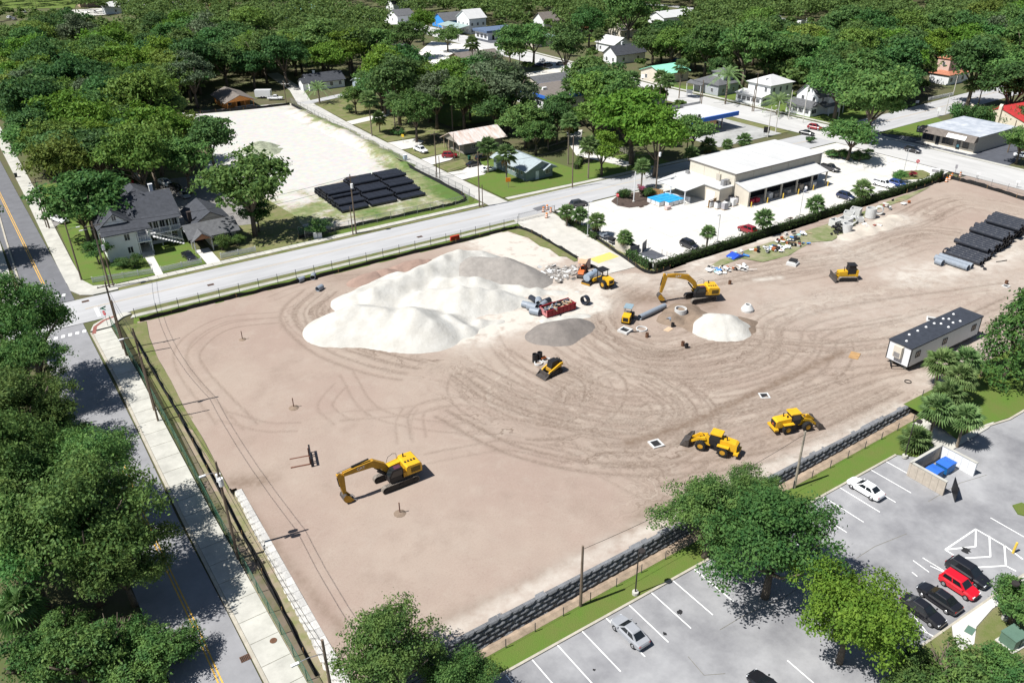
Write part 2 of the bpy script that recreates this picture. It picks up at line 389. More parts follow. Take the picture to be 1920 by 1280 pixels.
# pipe storage lot
m_lot = None
def lotmat():
    m = bpy.data.materials.new('pale_sandy_lot'); m.use_nodes = True; t = m.node_tree; L = t.links.new; b = t.nodes['Principled BSDF']; b.inputs['Roughness'].default_value = 0.95; b.inputs['Specular IOR Level'].default_value = 0.1
    g = t.nodes.new('ShaderNodeNewGeometry')
    n1 = t.nodes.new('ShaderNodeTexNoise'); n1.inputs['Scale'].default_value = 0.09; n1.inputs['Detail'].default_value = 9; n1.inputs['Roughness'].default_value = 0.72
    n2 = t.nodes.new('ShaderNodeTexNoise'); n2.inputs['Scale'].default_value = 0.7; n2.inputs['Detail'].default_value = 6
    sp = t.nodes.new('ShaderNodeSeparateXYZ'); L(g.outputs['Position'], sp.inputs[0]); L(g.outputs['Position'], n1.inputs[0]); L(g.outputs['Position'], n2.inputs[0])
    mr = t.nodes.new('ShaderNodeMapRange'); mr.inputs[1].default_value, mr.inputs[2].default_value, mr.inputs[3].default_value, mr.inputs[4].default_value = 158, 196, 0.15, -0.12
    L(sp.outputs[1], mr.inputs[0])
    mr2 = t.nodes.new('ShaderNodeMapRange'); mr2.inputs[1].default_value, mr2.inputs[2].default_value, mr2.inputs[3].default_value, mr2.inputs[4].default_value = 79, 86, 0, 0.26
    L(sp.outputs[0], mr2.inputs[0])
    a = t.nodes.new('ShaderNodeMath'); L(n1.outputs[0], a.inputs[0]); L(mr.outputs[0], a.inputs[1])
    a2 = t.nodes.new('ShaderNodeMath'); L(a.outputs[0], a2.inputs[0]); L(mr2.outputs[0], a2.inputs[1])
    cr = t.nodes.new('ShaderNodeValToRGB'); cr.color_ramp.elements[0].position = 0.50; cr.color_ramp.elements[0].color = (0.46, 0.45, 0.42, 1)
    cr.color_ramp.elements[1].position = 0.80; cr.color_ramp.elements[1].color = (0.08, 0.14, 0.025, 1)
    e = cr.color_ramp.elements.new(0.58); e.color = (0.42, 0.395, 0.34, 1); e = cr.color_ramp.elements.new(0.66); e.color = (0.22, 0.23, 0.11, 1)
    L(a2.outputs[0], cr.inputs[0])
    mx = t.nodes.new('ShaderNodeMix'); mx.data_type = 'RGBA'; mx.blend_type = 'MULTIPLY'; mx.inputs[0].default_value = 0.35
    L(cr.outputs[0], mx.inputs[6]); L(n2.outputs[1], mx.inputs[7])
    gm = t.nodes.new('ShaderNodeHueSaturation'); gm.inputs['Value'].default_value = 1.2; gm.inputs['Saturation'].default_value = 0.9; L(mx.outputs[2], gm.inputs['Color'])
    L(gm.outputs[0], b.inputs['Base Color'])
    bp = t.nodes.new('ShaderNodeBump'); bp.inputs['Strength'].default_value = 0.35; L(n2.outputs[0], bp.inputs['Height']); L(bp.outputs[0], b.inputs['Normal'])
    return m
m_lot = lotmat()
sheet('storage_lot_ground', [(40, 147), (84, 146.5), (86.6, 150), (86.6, 266), (54, 272), (50, 225), (38, 190), (44, 165)], m_lot, 0.03)
sheet('verge', [(38, 144.7), (86.3, 144.8), (86.6, 150), (84, 147), (40, 147.2)], m_grass, 0.025)
# block of houses north of the main road
raised('lawn', [(92.0, 144.6), (118, 143.7), (141, 143.5), (141, 155), (128, 156), (118, 153), (116, 172), (100, 172), (97, 163), (91.8, 160)], m_grass, 0.05)
sheet('driveway', [(91.2, 161), (97.5, 161.5), (101, 164), (101.5, 169), (98, 169.5), (95, 167.5), (91.2, 168)], m_conc, 0.08)
sheet('driveway', [(91.2, 176), (97, 177), (101, 180), (100, 183), (91.3, 182)], m_conc, 0.06)
sheet('driveway', [(91.3, 193), (96, 193), (100, 197), (99.5, 201), (91.3, 201.5)], m_conc, 0.06)
raised('lawn', [(91.6, 168.3), (98, 169.8), (100, 176), (91.6, 175.6)], m_drygrass, 0.045)
raised('lawn', [(91.6, 182.6), (100, 183.5), (104, 192), (91.6, 192.6)], m_drygrass, 0.045)
raised('lawn', [(91.7, 202), (112, 203), (112, 262), (92.5, 258)], m_drygrass, 0.045)
sheet('driveway', [(91.5, 226), (104, 229), (112, 236), (111, 239), (102, 233), (91.6, 230.5)], m_conc, 0.07)
raised('lawn', [(114, 206), (142, 206), (142, 250), (114, 246)], m_grass, 0.04)
sheet('driveway', [tuple(at(x, y)[:2]) for x, y in ((1062, 247), (1092, 244), (1088, 270), (1100, 282), (1192, 308), (1172, 313), (1080, 292), (1068, 272))], m_conc, 0.09)
raised('lawn', [(203.8, 144), (212, 144.5), (240, 146.5), (240, 165), (204, 215), (203.8, 190)], m_grass, 0.05)
raised('pavement', strip([(204.6, 145), (204.2, 190), (203.2, 215), (208.5, 330)], 1.3), m_walk, 0.1)
raised('lawn', [(185, 146), (188.6, 146), (186.9, 215), (184.5, 190)], m_drygrass, 0.05)
sheet('station_forecourt', [(160.5, 146), (188, 146), (187, 190), (160, 178)], M('forecourt_concrete', (0.33, 0.33, 0.32), 0.85, var=0.25, scale=0.3, detail=9), 0.03)
sheet('white_gravel_yard', [(150, 290), (163, 299), (190, 300), (196, 330), (186, 352), (160, 320)], M('white_gravel', (0.62, 0.60, 0.56), 0.95, var=0.12, scale=0.5), 0.03)
sheet('car_yard', [(176, 228), (196, 226), (197, 262), (172, 262)], M('yard_concrete', (0.5, 0.48, 0.44), 0.9, var=0.2, scale=0.3), 0.03)
sheet('far_car_park', [(205, 352), (205, 330), (228, 330), (228, 352)], m_darkpark, 0.03)
sheet('far_field', [tuple(at(x, y)[:2]) for x, y in ((-60, 17), (140, 16), (150, -12), (-60, -14))], m_grass, 0.05)
sheet('far_lawn', [tuple(at(x, y)[:2]) for x, y in ((1040, 72), (1125, 66), (1120, 78), (1082, 82))], m_grass, 0.05)
sheet('far_road', strip([tuple(at(x, y)[:2]) for x, y in ((1150, 4), (1260, 12), (1420, 30), (1520, 42))], 7), m_road, 0.02)
sheet('far_car_park', [tuple(at(x, y)[:2]) for x, y in ((110, 34), (225, 26), (218, 14), (120, 20))], m_conc, 0.03)
# commercial yard
LOT = [(95.6, 130.8), (92.9, 108), (91.9, 96.4), (178, 97.4), (188.9, 99.5), (188.9, 131), (140, 131.3)]
lot = sheet('commercial_yard', LOT, m_conc, 0.02)
joints(lot, [((96, 100 + 6 * i), (189, 100 + 6 * i)) for i in range(5)] + [((100 + 6.1 * i, 97.5), (100 + 6.1 * i, 130.8)) for i in range(15)], None, 0.026, 0.035)
sheet('access_lane', [(86.3, 131.7), (96.6, 131.7), (92.3, 108), (91.2, 99), (84.6, 99.5), (84.2, 108), (85.4, 127)], m_road2 if False else M('lane_concrete', (0.45, 0.43, 0.39), 0.9, var=0.15, scale=0.35, detail=9), 0.02)
mark('yellow_plate', [tuple(at(1113, 490)[:2]), tuple(at(1152, 477)[:2])], 2.6, M('yellow_plate', (0.62, 0.55, 0.06), 0.6, var=0.3, scale=2.5, c2=(0.42, 0.38, 0.22), detail=8), 0.03)
raised('planting_island', [tuple(at(x, y)[:2]) for x, y in ((1146, 378), (1160, 366), (1230, 356), (1242, 368), (1212, 386), (1180, 390), (1158, 386))], M('mulch', (0.07, 0.05, 0.04), 0.95, var=0.3, scale=2), 0.12)
for P in (((1545, 288), (1560, 281), (1592, 287), (1590, 294), (1560, 296)), ((1590, 293), (1608, 287), (1636, 294), (1630, 300), (1602, 301)), ((1672, 330), (1686, 322), (1730, 320), (1748, 328), (1730, 336), (1690, 338))):
    raised('planting_island', [tuple(at(x, y)[:2]) for x, y in P], m_drygrass, 0.12)
# strip store lot
sheet('store_car_park', [(203.8, 94), (212, 95), (231, 104), (211, 121), (206.5, 131), (203.8, 131)], m_darkpark, 0.02)
raised('pavement', [(203.4, 88), (204.6, 88), (204.8, 131), (203.4, 131.2)], m_walk, 0.09)
raised('lawn', [(212, 122), (229, 122.5), (236, 131.8), (206.8, 131)], m_grass, 0.05)
raised('lawn', [(227.4, 104), (244, 100), (240, 122), (227.4, 121.5)], m_grass, 0.05)
for i in range(5):
    p = at(*[(1730, 270), (1752, 274), (1776, 279), (1800, 283), (1824, 289)][i])
    mark('stall_line', [(p.x - 1.8, p.y + .7), (p.x + 2.6, p.y - .4)], 0.14, m_white, 0.03)
for i in range(4):
    p = at(1688 + i * 7, 258 + i * 1.6); mark('hatch_line', [(p.x - 1.2, p.y + .2), (p.x + 1.2, p.y - .6)], 0.13, m_white, 0.03)
raised('pavement', [(206.6, 104.3), (208.0, 103.6), (208.0, 119.2), (206.6, 119.6)], m_conc, 0.12)
# near car park
def pk(x, y): return zpark(x, y)
sheet('car_park', [(14, 41.3), (81.5, 40.5), (84, 38.2), (97.5, 38.6), (104, 38.2), (125, 40), (138, 41), (138, 12), (120, 2), (60, -20), (14, -10)], m_park, 0.0, pk)
raised('kerb', strip([(14, 41.35), (81.3, 40.5)], 0.26), m_kerb, 0.13, pk)
raised('grass_strip', [(12.5, 41.5), (81.3, 40.64), (84.3, 37.4), (90, 37.3), (92.4, 43.6), (12.5, 43.6)], m_grass, 0.11, pk)
sheet('wall_foot_soil', [(12.6, 43.5), (92.2, 43.5), (92.6, 45.6), (12.6, 45.6)], M('wall_foot_soil', (0.3, 0.23, 0.17), 0.95, var=0.3, scale=1), 0.125, pk)
# grass knoll beside the trailer: ramps from car park level up to the site
def knoll():
    xs = np.arange(90, 152, 2.0); ys = np.linspace(0, 1, 9); V = []; F = []
    for i, x in enumerate(xs):
        yb = np.interp(x, [90, 95, 100, 104, 110, 125, 152], [38, 37.9, 36.9, 36.9, 37.3, 39.2, 40.4])
        for t in ys:
            y = yb + (45.6 - yb) * t; zb = zpark(x) + 0.12
            V.append((x, y, zb + (0.0 - zb + 0.03) * min(1, t * 1.6) ** 1.0))
    n = len(ys); I = np.arange(len(V)).reshape(len(xs), n)
    F = np.stack([I[:-1, :-1], I[1:, :-1], I[1:, 1:], I[:-1, 1:]], -1).reshape(-1, 4)
    o = mk('grass_bank', fastmesh('grass_bank', np.array(V), F, m_grass, True)); o['kind'] = 'structure'
knoll()
raised('kerb', strip([(90.5, 38.3), (95, 37.7), (99.5, 36.75), (104, 36.7), (110, 37.1), (125, 39), (150, 40.2)], 0.28), m_kerb, 0.15, pk)
sheet('concrete_apron', [(88.3, 43.2), (84.4, 37.2), (95.5, 37.2), (97.8, 37.6), (95.5, 40.5), (93, 43)], m_walk, 0.14, pk)
for i in range(26):
    x = 14.2 + i * 2.83
    if 81 > x: mark('stall_line', [(x, 41.05 - .011 * i), (x + 0.08, 35.6 - .011 * i)], 0.11, m_white, 0.008, pk)
for px, py, qx, qy in ((1712, 1050, 1742, 1072), (1740, 1051, 1768, 1068), (1710, 1072, 1720, 1080), (1857, 970, 1920, 1006), (1694, 1130, 1742, 1190), (1476, 1237, 1526, 1280), (1730, 1045, 1770, 1070), (1430, 1262, 1452, 1280), (1702, 1167, 1752, 1193), (1744, 1060, 1770, 1072)):
    a, b = atp(px, py), atp(qx, qy); mark('stall_line', [(a.x, a.y), (b.x, b.y)], 0.11, m_white, 0.008, pk)
hz = [(1772, 1030), (1830, 991), (1829, 1024), (1772, 1030)]
hz2 = [(1829, 991), (1886, 1024), (1918, 1048)]
for P in (hz, hz2, [(1772, 1030), (1788, 1040)], [(1855, 1004), (1857, 1043), (1806, 1046)], [(1883, 1021), (1886, 1060), (1834, 1063)], [(1886, 1060), (1905, 1070)]):
    q = [atp(*p) for p in P]
    for a, b in zip(q, q[1:]): mark('hatch_line', [(a.x, a.y), (b.x, b.y)], 0.16, m_white, 0.010, pk)
m_stain = M('dark_stain', (0.02, 0.02, 0.022), 0.9, trans=0.12)
def blot(name, c, r, z, fn, seed):
    q = random.Random(seed); sheet(name, [(c.x + r * (0.5 + q.random()) * math.cos(k * .45), c.y + r * (0.5 + q.random()) * math.sin(k * .45)) for k in range(14)], m_stain, z, fn)
blot('oil_stain', atp(1812, 1031), 0.45, 0.012, pk, 3); blot('oil_stain', atp(1246, 1187), 0.2, 0.012, pk, 4); blot('oil_stain', atp(1275, 1148), 0.3, 0.012, pk, 5); blot('oil_stain', atp(1114, 1255), 0.12, 0.012, pk, 6)
raised('pavement', [tuple(atp(x, y)[:2]) for x, y in ((1784, 1172), (1920, 1078), (1920, 1105), (1860, 1142), (1830, 1176), (1826, 1208), (1800, 1222), (1786, 1190))], m_conc, 0.13, pk)
raised('lawn', [tuple(atp(x, y)[:2]) for x, y in ((1740, 1204), (1783, 1173), (1785, 1192), (1799, 1223), (1826, 1209), (1831, 1177), (1861, 1143), (1920, 1108), (1960, 1290), (1700, 1330), (1680, 1240))], m_drygrass, 0.12, pk)
raised('kerb', strip([tuple(atp(x, y)[:2]) for x, y in ((1660, 1255), (1740, 1203), (1784, 1172), (1920, 1077))], 0.2), m_kerb, 0.14, pk)
raised('planting_island', [tuple(atp(x, y)[:2]) for x, y in ((1898, 948), (1915, 943), (1930, 950), (1930, 970), (1908, 964))], m_grass, 0.14, pk)
# ------------------------------------------------------------------ the building site: one sheet of churned sand
SITE = [(13.1, 45.5), (260, 45.3), (260, 60), (189, 62), (188.4, 95.0), (178, 95.8), (92.3, 94.6), (88.5, 97), (84.4, 100), (84.3, 108), (84.9, 127), (12.2, 127.4), (12.0, 78), (13.1, 77.5)]
def curve(pts, n=14):
    out = []; P = [Vector(p) for p in pts]; P = [P[0] * 2 - P[1]] + P + [P[-1] * 2 - P[-2]]
    for i in range(1, len(P) - 2):
        for k in range(n):
            t = k / n; a, b, c, d = P[i - 1], P[i], P[i + 1], P[i + 2]
            out.append(0.5 * ((2 * b) + (c - a) * t + (2 * a - 5 * b + 4 * c - d) * t * t + (3 * b - a - 3 * c + d) * t ** 3))
    out.append(P[-2]); return out
def site():
    st = 0.26
    xs = np.concatenate([np.arange(11.6, 172, st), np.arange(172, 262, 1.0)]); ys = np.arange(45.3, 127.5, st)
    X, Y = np.meshgrid(xs, ys, indexing='ij'); ns = X.shape
    trk = np.zeros(ns, np.float32); churn = np.zeros(ns, np.float32); white = np.zeros(ns, np.float32); brown = np.zeros(ns, np.float32); fd = np.zeros(ns, np.float32); fs = np.zeros(ns, np.float32)
    q = random.Random(11)
    def stamp(arr, path, w, amt, flow=None):
        P = np.array([(p.x, p.y) for p in path]); lo = P.min(0) - w * 3; hi = P.max(0) + w * 3
        i0, i1 = np.searchsorted(xs, [lo[0], hi[0]]); j0, j1 = np.searchsorted(ys, [lo[1], hi[1]])
        if i1 - i0 < 2 or j1 - j0 < 2: return
        run = 0.0 if flow is None else flow
        for a, b in zip(P[:-1], P[1:]):
            l2 = np.minimum(a, b) - w * 3; h2 = np.maximum(a, b) + w * 3
            a0, a1 = np.searchsorted(xs, [l2[0], h2[0]]); b0, b1 = np.searchsorted(ys, [l2[1], h2[1]])
            if a1 <= a0 or b1 <= b0: continue
            sx = X[a0:a1, b0:b1]; sy = Y[a0:a1, b0:b1]; d = b - a; L2 = (d @ d) + 1e-9
            t = np.clip(((sx - a[0]) * d[0] + (sy - a[1]) * d[1]) / L2, 0, 1)
            D = np.hypot(sx - a[0] - t * d[0], sy - a[1] - t * d[1])
            val = amt * np.exp(-(D / w) ** 2)
            if flow is not None:
                sl = (slice(a0, a1), slice(b0, b1)); up = val > arr[sl]; l_ = math.sqrt(L2); sg = ((sy - a[1]) * d[0] - (sx - a[0]) * d[1]) / l_
                fd[sl] = np.where(up, sg + flow * .37, fd[sl]); fs[sl] = np.where(up, run + t * l_, fs[sl]); run += l_
            arr[a0:a1, b0:b1] = np.maximum(arr[a0:a1, b0:b1], val)
    def pxc(P, n=14): return curve([at(x, y) for x, y in P], n)
    def offs(path, d):
        out = []
        for i, p in enumerate(path):
            a = path[max(i - 1, 0)]; b = path[min(i + 1, len(path) - 1)]; t = (b - a).normalized() if (b - a).length > 1e-6 else Vector((1, 0, 0)); out.append(p + Vector((-t.y, t.x, 0)) * d)
        return out
    # single wheel pairs that can be told apart
    pairs = [[(420, 790), (345, 690), (350, 640), (420, 600), (520, 590)], [(470, 800), (370, 690), (372, 650), (430, 612), (540, 598)],
             [(650, 700), (700, 770), (820, 800), (900, 800)], [(640, 720), (610, 760), (640, 790)], [(785, 820), (780, 780), (800, 760), (860, 752), (960, 760)],
             [(760, 830), (757, 790), (770, 765)], [(800, 860), (850, 850), (960, 830)], [(640, 780), (760, 770), (860, 750)], [(860, 700), (852, 730), (870, 760), (920, 790)], [(880, 690), (870, 720), (890, 750), (960, 780)],
             [(1060, 800), (1120, 850), (1250, 920)], [(1090, 790), (1160, 850), (1260, 900)], [(1040, 810), (1110, 870), (1240, 940)], [(510, 560), (560, 540), (640, 520), (700, 520)],
             [(1540, 450), (1570, 470), (1545, 500)], [(1560, 445), (1600, 480), (1575, 510)], [(420, 780), (500, 800), (560, 800)]]
    for P in pairs:
        c = pxc(P)
        for d in (-0.95, 0.95): stamp(trk, offs(c, d), 0.19, q.uniform(.35, .6))
    # haul routes: many passes side by side
    routes = [([(1900, 560), (1750, 620), (1560, 650), (1380, 640), (1240, 665), (1150, 640), (1110, 600), (1120, 560), (1170, 530)], 9, 26),
              ([(1900, 640), (1640, 690), (1400, 760), (1200, 790), (1060, 770), (950, 730), (880, 690)], 8, 24),
              ([(1880, 520), (1600, 560), (1460, 600), (1440, 640), (1400, 670), (1300, 690), (1180, 680), (1120, 640)], 6, 20),
              ([(1240, 940), (1330, 900), (1420, 850), (1560, 800), (1700, 740)], 4.5, 13),
              ([(1920, 470), (1740, 440), (1600, 480), (1480, 500), (1360, 520), (1240, 540)], 6, 18),
              ([(1000, 800), (1080, 720), (1180, 690), (1280, 740), (1300, 790), (1240, 840), (1120, 850)], 5, 16),
              ([(940, 700), (920, 740), (980, 780), (1080, 770), (1110, 720), (1060, 690)], 3.4, 12),
              ([(860, 690), (760, 680), (640, 640), (580, 590), (620, 545)], 4, 10),
              ([(1250, 900), (1150, 840), (1020, 810), (900, 800)], 4.5, 8),
              ([(1920, 400), (1800, 380), (1700, 420), (1560, 440)], 6, 10)]
    for P, spread, n in routes:
        c = pxc(P)
        stamp(churn, c, spread * .95, 0.85, spread * 31.0)
        for k in range(n):
            i0 = q.randrange(0, len(c) * 2 // 3); i1 = min(len(c), i0 + q.randrange(len(c) // 4, len(c)))
            if i1 - i0 < 4: continue
            o = q.gauss(0, spread * 0.55); w = q.uniform(0.16, 0.34); amt = q.uniform(0.3, 0.9)
            dr = q.uniform(-1.5, 1.5); seg = c[i0:i1]
            seg = [p + Vector((math.sin(j * .23 + k) * .25, math.cos(j * .19 + k) * .25, 0)) for j, p in enumerate(offs(seg, o))]
            stamp(trk, seg, w, amt)
            if q.random() < .5: stamp(trk, offs(seg, 1.9), w, amt * .9)
    # the brown trench line and banks along the edges
    stamp(brown, pxc([(1180, 830), (1300, 790), (1440, 725), (1580, 660)]), 0.75, 1.0)
    stamp(brown, pxc([(640, 520), (720, 510), (790, 495)]), 2.5, .5)
    for P, w, a in (([(450, 915), (470, 960), (560, 1080), (640, 1180)], 0.7, .6), ([(800, 1180), (1000, 1085), (1200, 985), (1260, 960)], .8, .55), ([(1190, 560), (1280, 560), (1330, 570)], 2.2, .9), ([(870, 505), (830, 540)], 1, .2), ([(440, 905), (490, 900)], 1.6, .8), ([(1200, 975), (1250, 945)], 1.2, .8)):
        stamp(brown, pxc(P), w, a)
    for P, w, a in (([(925, 448), (1000, 480)], 5.5, 2.2), ([(880, 625), (980, 595), (1100, 560)], 4.2, 1.7), ([(1000, 545), (1110, 545)], 4, 1.3), ([(1060, 590), (1120, 575)], 2.2, 1.6), ([(1560, 455), (1620, 430), (1690, 410)], 3.5, .8), ([(1700, 520), (1800, 500), (1900, 470)], 5, .85), ([(830, 1195), (1000, 1105), (1220, 990), (1500, 855), (1690, 765)], 1.4, .75),
                    ([(1740, 720), (1850, 650)], 3, .5), ([(1480, 570), (1720, 590)], 9, .28), ([(1600, 480), (1900, 530)], 9, .32), ([(1340, 500), (1260, 540)], 3, .6), ([(1120, 520), (1200, 520)], 4, .6), ([(1420, 525), (1460, 520)], 0.9, .8), ([(1840, 470), (1920, 440)], 4, .8), ([(1300, 500), (1350, 470), (1480, 440)], 2.2, .9)):
        stamp(white, pxc(P), w, a)
    # loose relief
    f = np.zeros(ns)
    for k in range(26):
        a = q.uniform(0, 6.28); s = q.uniform(.25, 2.6); f += np.sin((X * math.cos(a) + Y * math.sin(a)) * s + q.uniform(0, 6)) / (s + 1)
    Z = f * 0.012 - trk * 0.05 + churn * np.sin(X * 2.3 + np.sin(Y * 1.7) * 2) * np.sin(Y * 2.9 + np.sin(X)) * 0.035 - brown * 0.03
    Z = Z + 0.02
    edge = np.minimum(Y - 45.3, 3) / 3
    Z = np.where(Y < 47, Z * edge, Z)
    # inside test
    px_, py_ = np.array([p[0] for p in SITE]), np.array([p[1] for p in SITE]); ins = np.zeros(ns, bool); j = len(SITE) - 1
    for i in range(len(SITE)):
        c = ((py_[i] > Y) != (py_[j] > Y)) & (X < (px_[j] - px_[i]) * (Y - py_[i]) / (py_[j] - py_[i] + 1e-9) + px_[i]); ins ^= c; j = i
    n, k = ns; I = np.arange(n * k).reshape(n, k)
    F = np.stack([I[:-1, :-1], I[1:, :-1], I[1:, 1:], I[:-1, 1:]], -1).reshape(-1, 4)
    F = F[ins.ravel()[F].any(1)]
    used = np.unique(F); mp = np.full(n * k, -1); mp[used] = np.arange(len(used))
    m = bpy.data.materials.new('churned_sand'); m.use_nodes = True; t = m.node_tree; L = t.links.new; b = t.nodes['Principled BSDF']; b.inputs['Roughness'].default_value = .95; b.inputs['Specular IOR Level'].default_value = .08
    geo = t.nodes.new('ShaderNodeNewGeometry')
    def noise(s, d=8, r=.65, vec=None):
        x = t.nodes.new('ShaderNodeTexNoise'); x.inputs['Scale'].default_value = s; x.inputs['Detail'].default_value = d; x.inputs['Roughness'].default_value = r; L(vec or geo.outputs['Position'], x.inputs[0]); return x.outputs[0]
    def mixc(fac, a, bb):
        x = t.nodes.new('ShaderNodeMix'); x.data_type = 'RGBA'
        if isinstance(fac, float): x.inputs[0].default_value = fac
        else: L(fac, x.inputs[0])
        for s, i in ((a, 6), (bb, 7)):
            if isinstance(s, tuple): x.inputs[i].default_value = (*s, 1)
            else: L(s, x.inputs[i])
        return x.outputs[2]
    def rng(v, a, bb, c=0., d=1.):
        x = t.nodes.new('ShaderNodeMapRange'); x.inputs[1].default_value, x.inputs[2].default_value, x.inputs[3].default_value, x.inputs[4].default_value = a, bb, c, d; L(v, x.inputs[0]); return x.outputs[0]
    def mul(a, bb):
        x = t.nodes.new('ShaderNodeMath'); x.operation = 'MULTIPLY'
        for s, i in ((a, 0), (bb, 1)):
            if isinstance(s, float): x.inputs[i].default_value = s
            else: L(s, x.inputs[i])
        return x.outputs[0]
    def att(nm):
        x = t.nodes.new('ShaderNodeAttribute'); x.attribute_name = nm; return x.outputs['Fac']
    c = mixc(rng(noise(0.055, 9, .6), .4, .6), (0.285, 0.216, 0.18), (0.316, 0.253, 0.21))
    c = mixc(mul(rng(noise(.35, 9, .7), .5, .68), .5), c, (0.34, 0.283, 0.238))
    c = mixc(mul(rng(noise(.13, 9, .7), .53, .68), .5), c, (0.215, 0.163, 0.132))
    c = mixc(rng(noise(6, 3, .7), .35, .62, .0, .2), c, (0.40, 0.34, 0.29))
    c = mixc(rng(noise(4.1, 4, .8), .55, .72, .0, .4), c, (0.17, 0.13, 0.105))
    c = mixc(mul(att('churn'), .55), c, (0.305, 0.253, 0.209))
    cb = t.nodes.new('ShaderNodeCombineXYZ'); wob = t.nodes.new('ShaderNodeMath'); L(att('fd'), wob.inputs[0]); L(rng(noise(.22, 4), .3, .7, -1.6, 1.6), wob.inputs[1]); L(wob.outputs[0], cb.inputs[0]); L(mul(att('fs'), .035), cb.inputs[1]); st1 = noise(1.7, 5, .75, cb.outputs[0]); st2 = noise(.7, 4, .6, cb.outputs[0])
    c = mixc(mul(mul(att('churn'), rng(st1, .5, .64)), rng(noise(.16, 5), .4, .62, .2, 1.45)), c, (0.165, 0.124, 0.097))
    c = mixc(mul(mul(att('churn'), rng(st2, .5, .4)), .55), c, (0.385, 0.33, 0.278))
    c = mixc(mul(att('trk'), rng(noise(2.2, 5), .3, .62, .25, 1.0)), c, (0.155, 0.116, 0.09))
    c = mixc(mul(att('brown'), rng(noise(1.1, 7), .3, .6, .35, .95)), c, (0.165, 0.12, 0.09))
    c = mixc(mul(att('white'), rng(noise(.45, 9), .33, .6, .2, 1.)), c, (0.49, 0.455, 0.405))
    L(c, b.inputs['Base Color'])
    mpn = t.nodes.new('ShaderNodeMapping'); mpn.inputs['Rotation'].default_value = (0, 0, .5); mpn.inputs['Scale'].default_value = (.5, 2.2, 1); L(geo.outputs['Position'], mpn.inputs[0])
    bp = t.nodes.new('ShaderNodeBump'); bp.inputs['Distance'].default_value = .12; L(noise(1.6, 8, .7, mpn.outputs[0]), bp.inputs['Height']); L(rng(att('churn'), 0, .8, .12, .75), bp.inputs['Strength']); L(bp.outputs[0], b.inputs['Normal'])
    me = fastmesh('sand_site', np.stack([X, Y, Z], -1).reshape(-1, 3)[used], mp[F], m, True)
    for nm, arr in (('trk', trk), ('churn', churn), ('white', white), ('brown', brown), ('fd', fd), ('fs', fs)):
        at_ = me.attributes.new(nm, 'FLOAT', 'POINT'); at_.data.foreach_set('value', np.ascontiguousarray(arr.ravel()[used], dtype=np.float32))
    o = mk('sand_site', me); o['kind'] = 'structure'
site()
sheet('grass_patch', [tuple(at(x, y)[:2]) for x, y in ((1330, 500), (1350, 488), (1420, 462), (1500, 437), (1600, 405), (1680, 372), (1745, 350), (1700, 375), (1640, 395), (1590, 432), (1560, 452), (1520, 455), (1478, 480), (1430, 492), (1390, 485), (1350, 500))], M('patchy_grass', (0.085, 0.14, 0.025), 0.95, scale=0.25, c2=(0.3, 0.26, 0.18), bump=0.6, bscale=9, detail=9), 0.085)
sheet('verge', [tuple(at(x, y)[:2]) for x, y in ((950, 433), (982, 428), (1040, 460), (1090, 488), (1076, 491), (1062, 482), (1048, 481), (1030, 467), (1012, 462), (990, 446), (972, 441))], m_drygrass, 0.09)
sheet('lane_end_soil', rect(82.5, 94.5, 92.5, 101), m_pinkb, -0.06)
for P in (((1606, 1046), (1640, 1024), (1700, 1000)), ((1350, 1180), (1400, 1150), (1470, 1120), (1520, 1085)), ((1290, 1230), (1320, 1265), (1360, 1262)), ((1740, 940), (1800, 905), (1850, 890))):
    mark('asphalt_crack', [tuple(atp(*p)[:2]) for p in P], 0.05, m_joint, 0.009, pk)
sheet('verge', [(92.4, 95.0), (96, 129.5), (95.4, 130.8), (92.3, 108), (91.0, 95.2)], m_drygrass, 0.09)
sheet('verge', [(9.9, 127), (13.4, 126.8), (12.6, 121), (12.2, 113), (12.3, 106), (12.1, 98), (12.3, 90), (12.2, 78), (11.9, 77), (11.7, 92), (10.1, 96)], m_drygrass, 0.075, lambda x, y: 0)
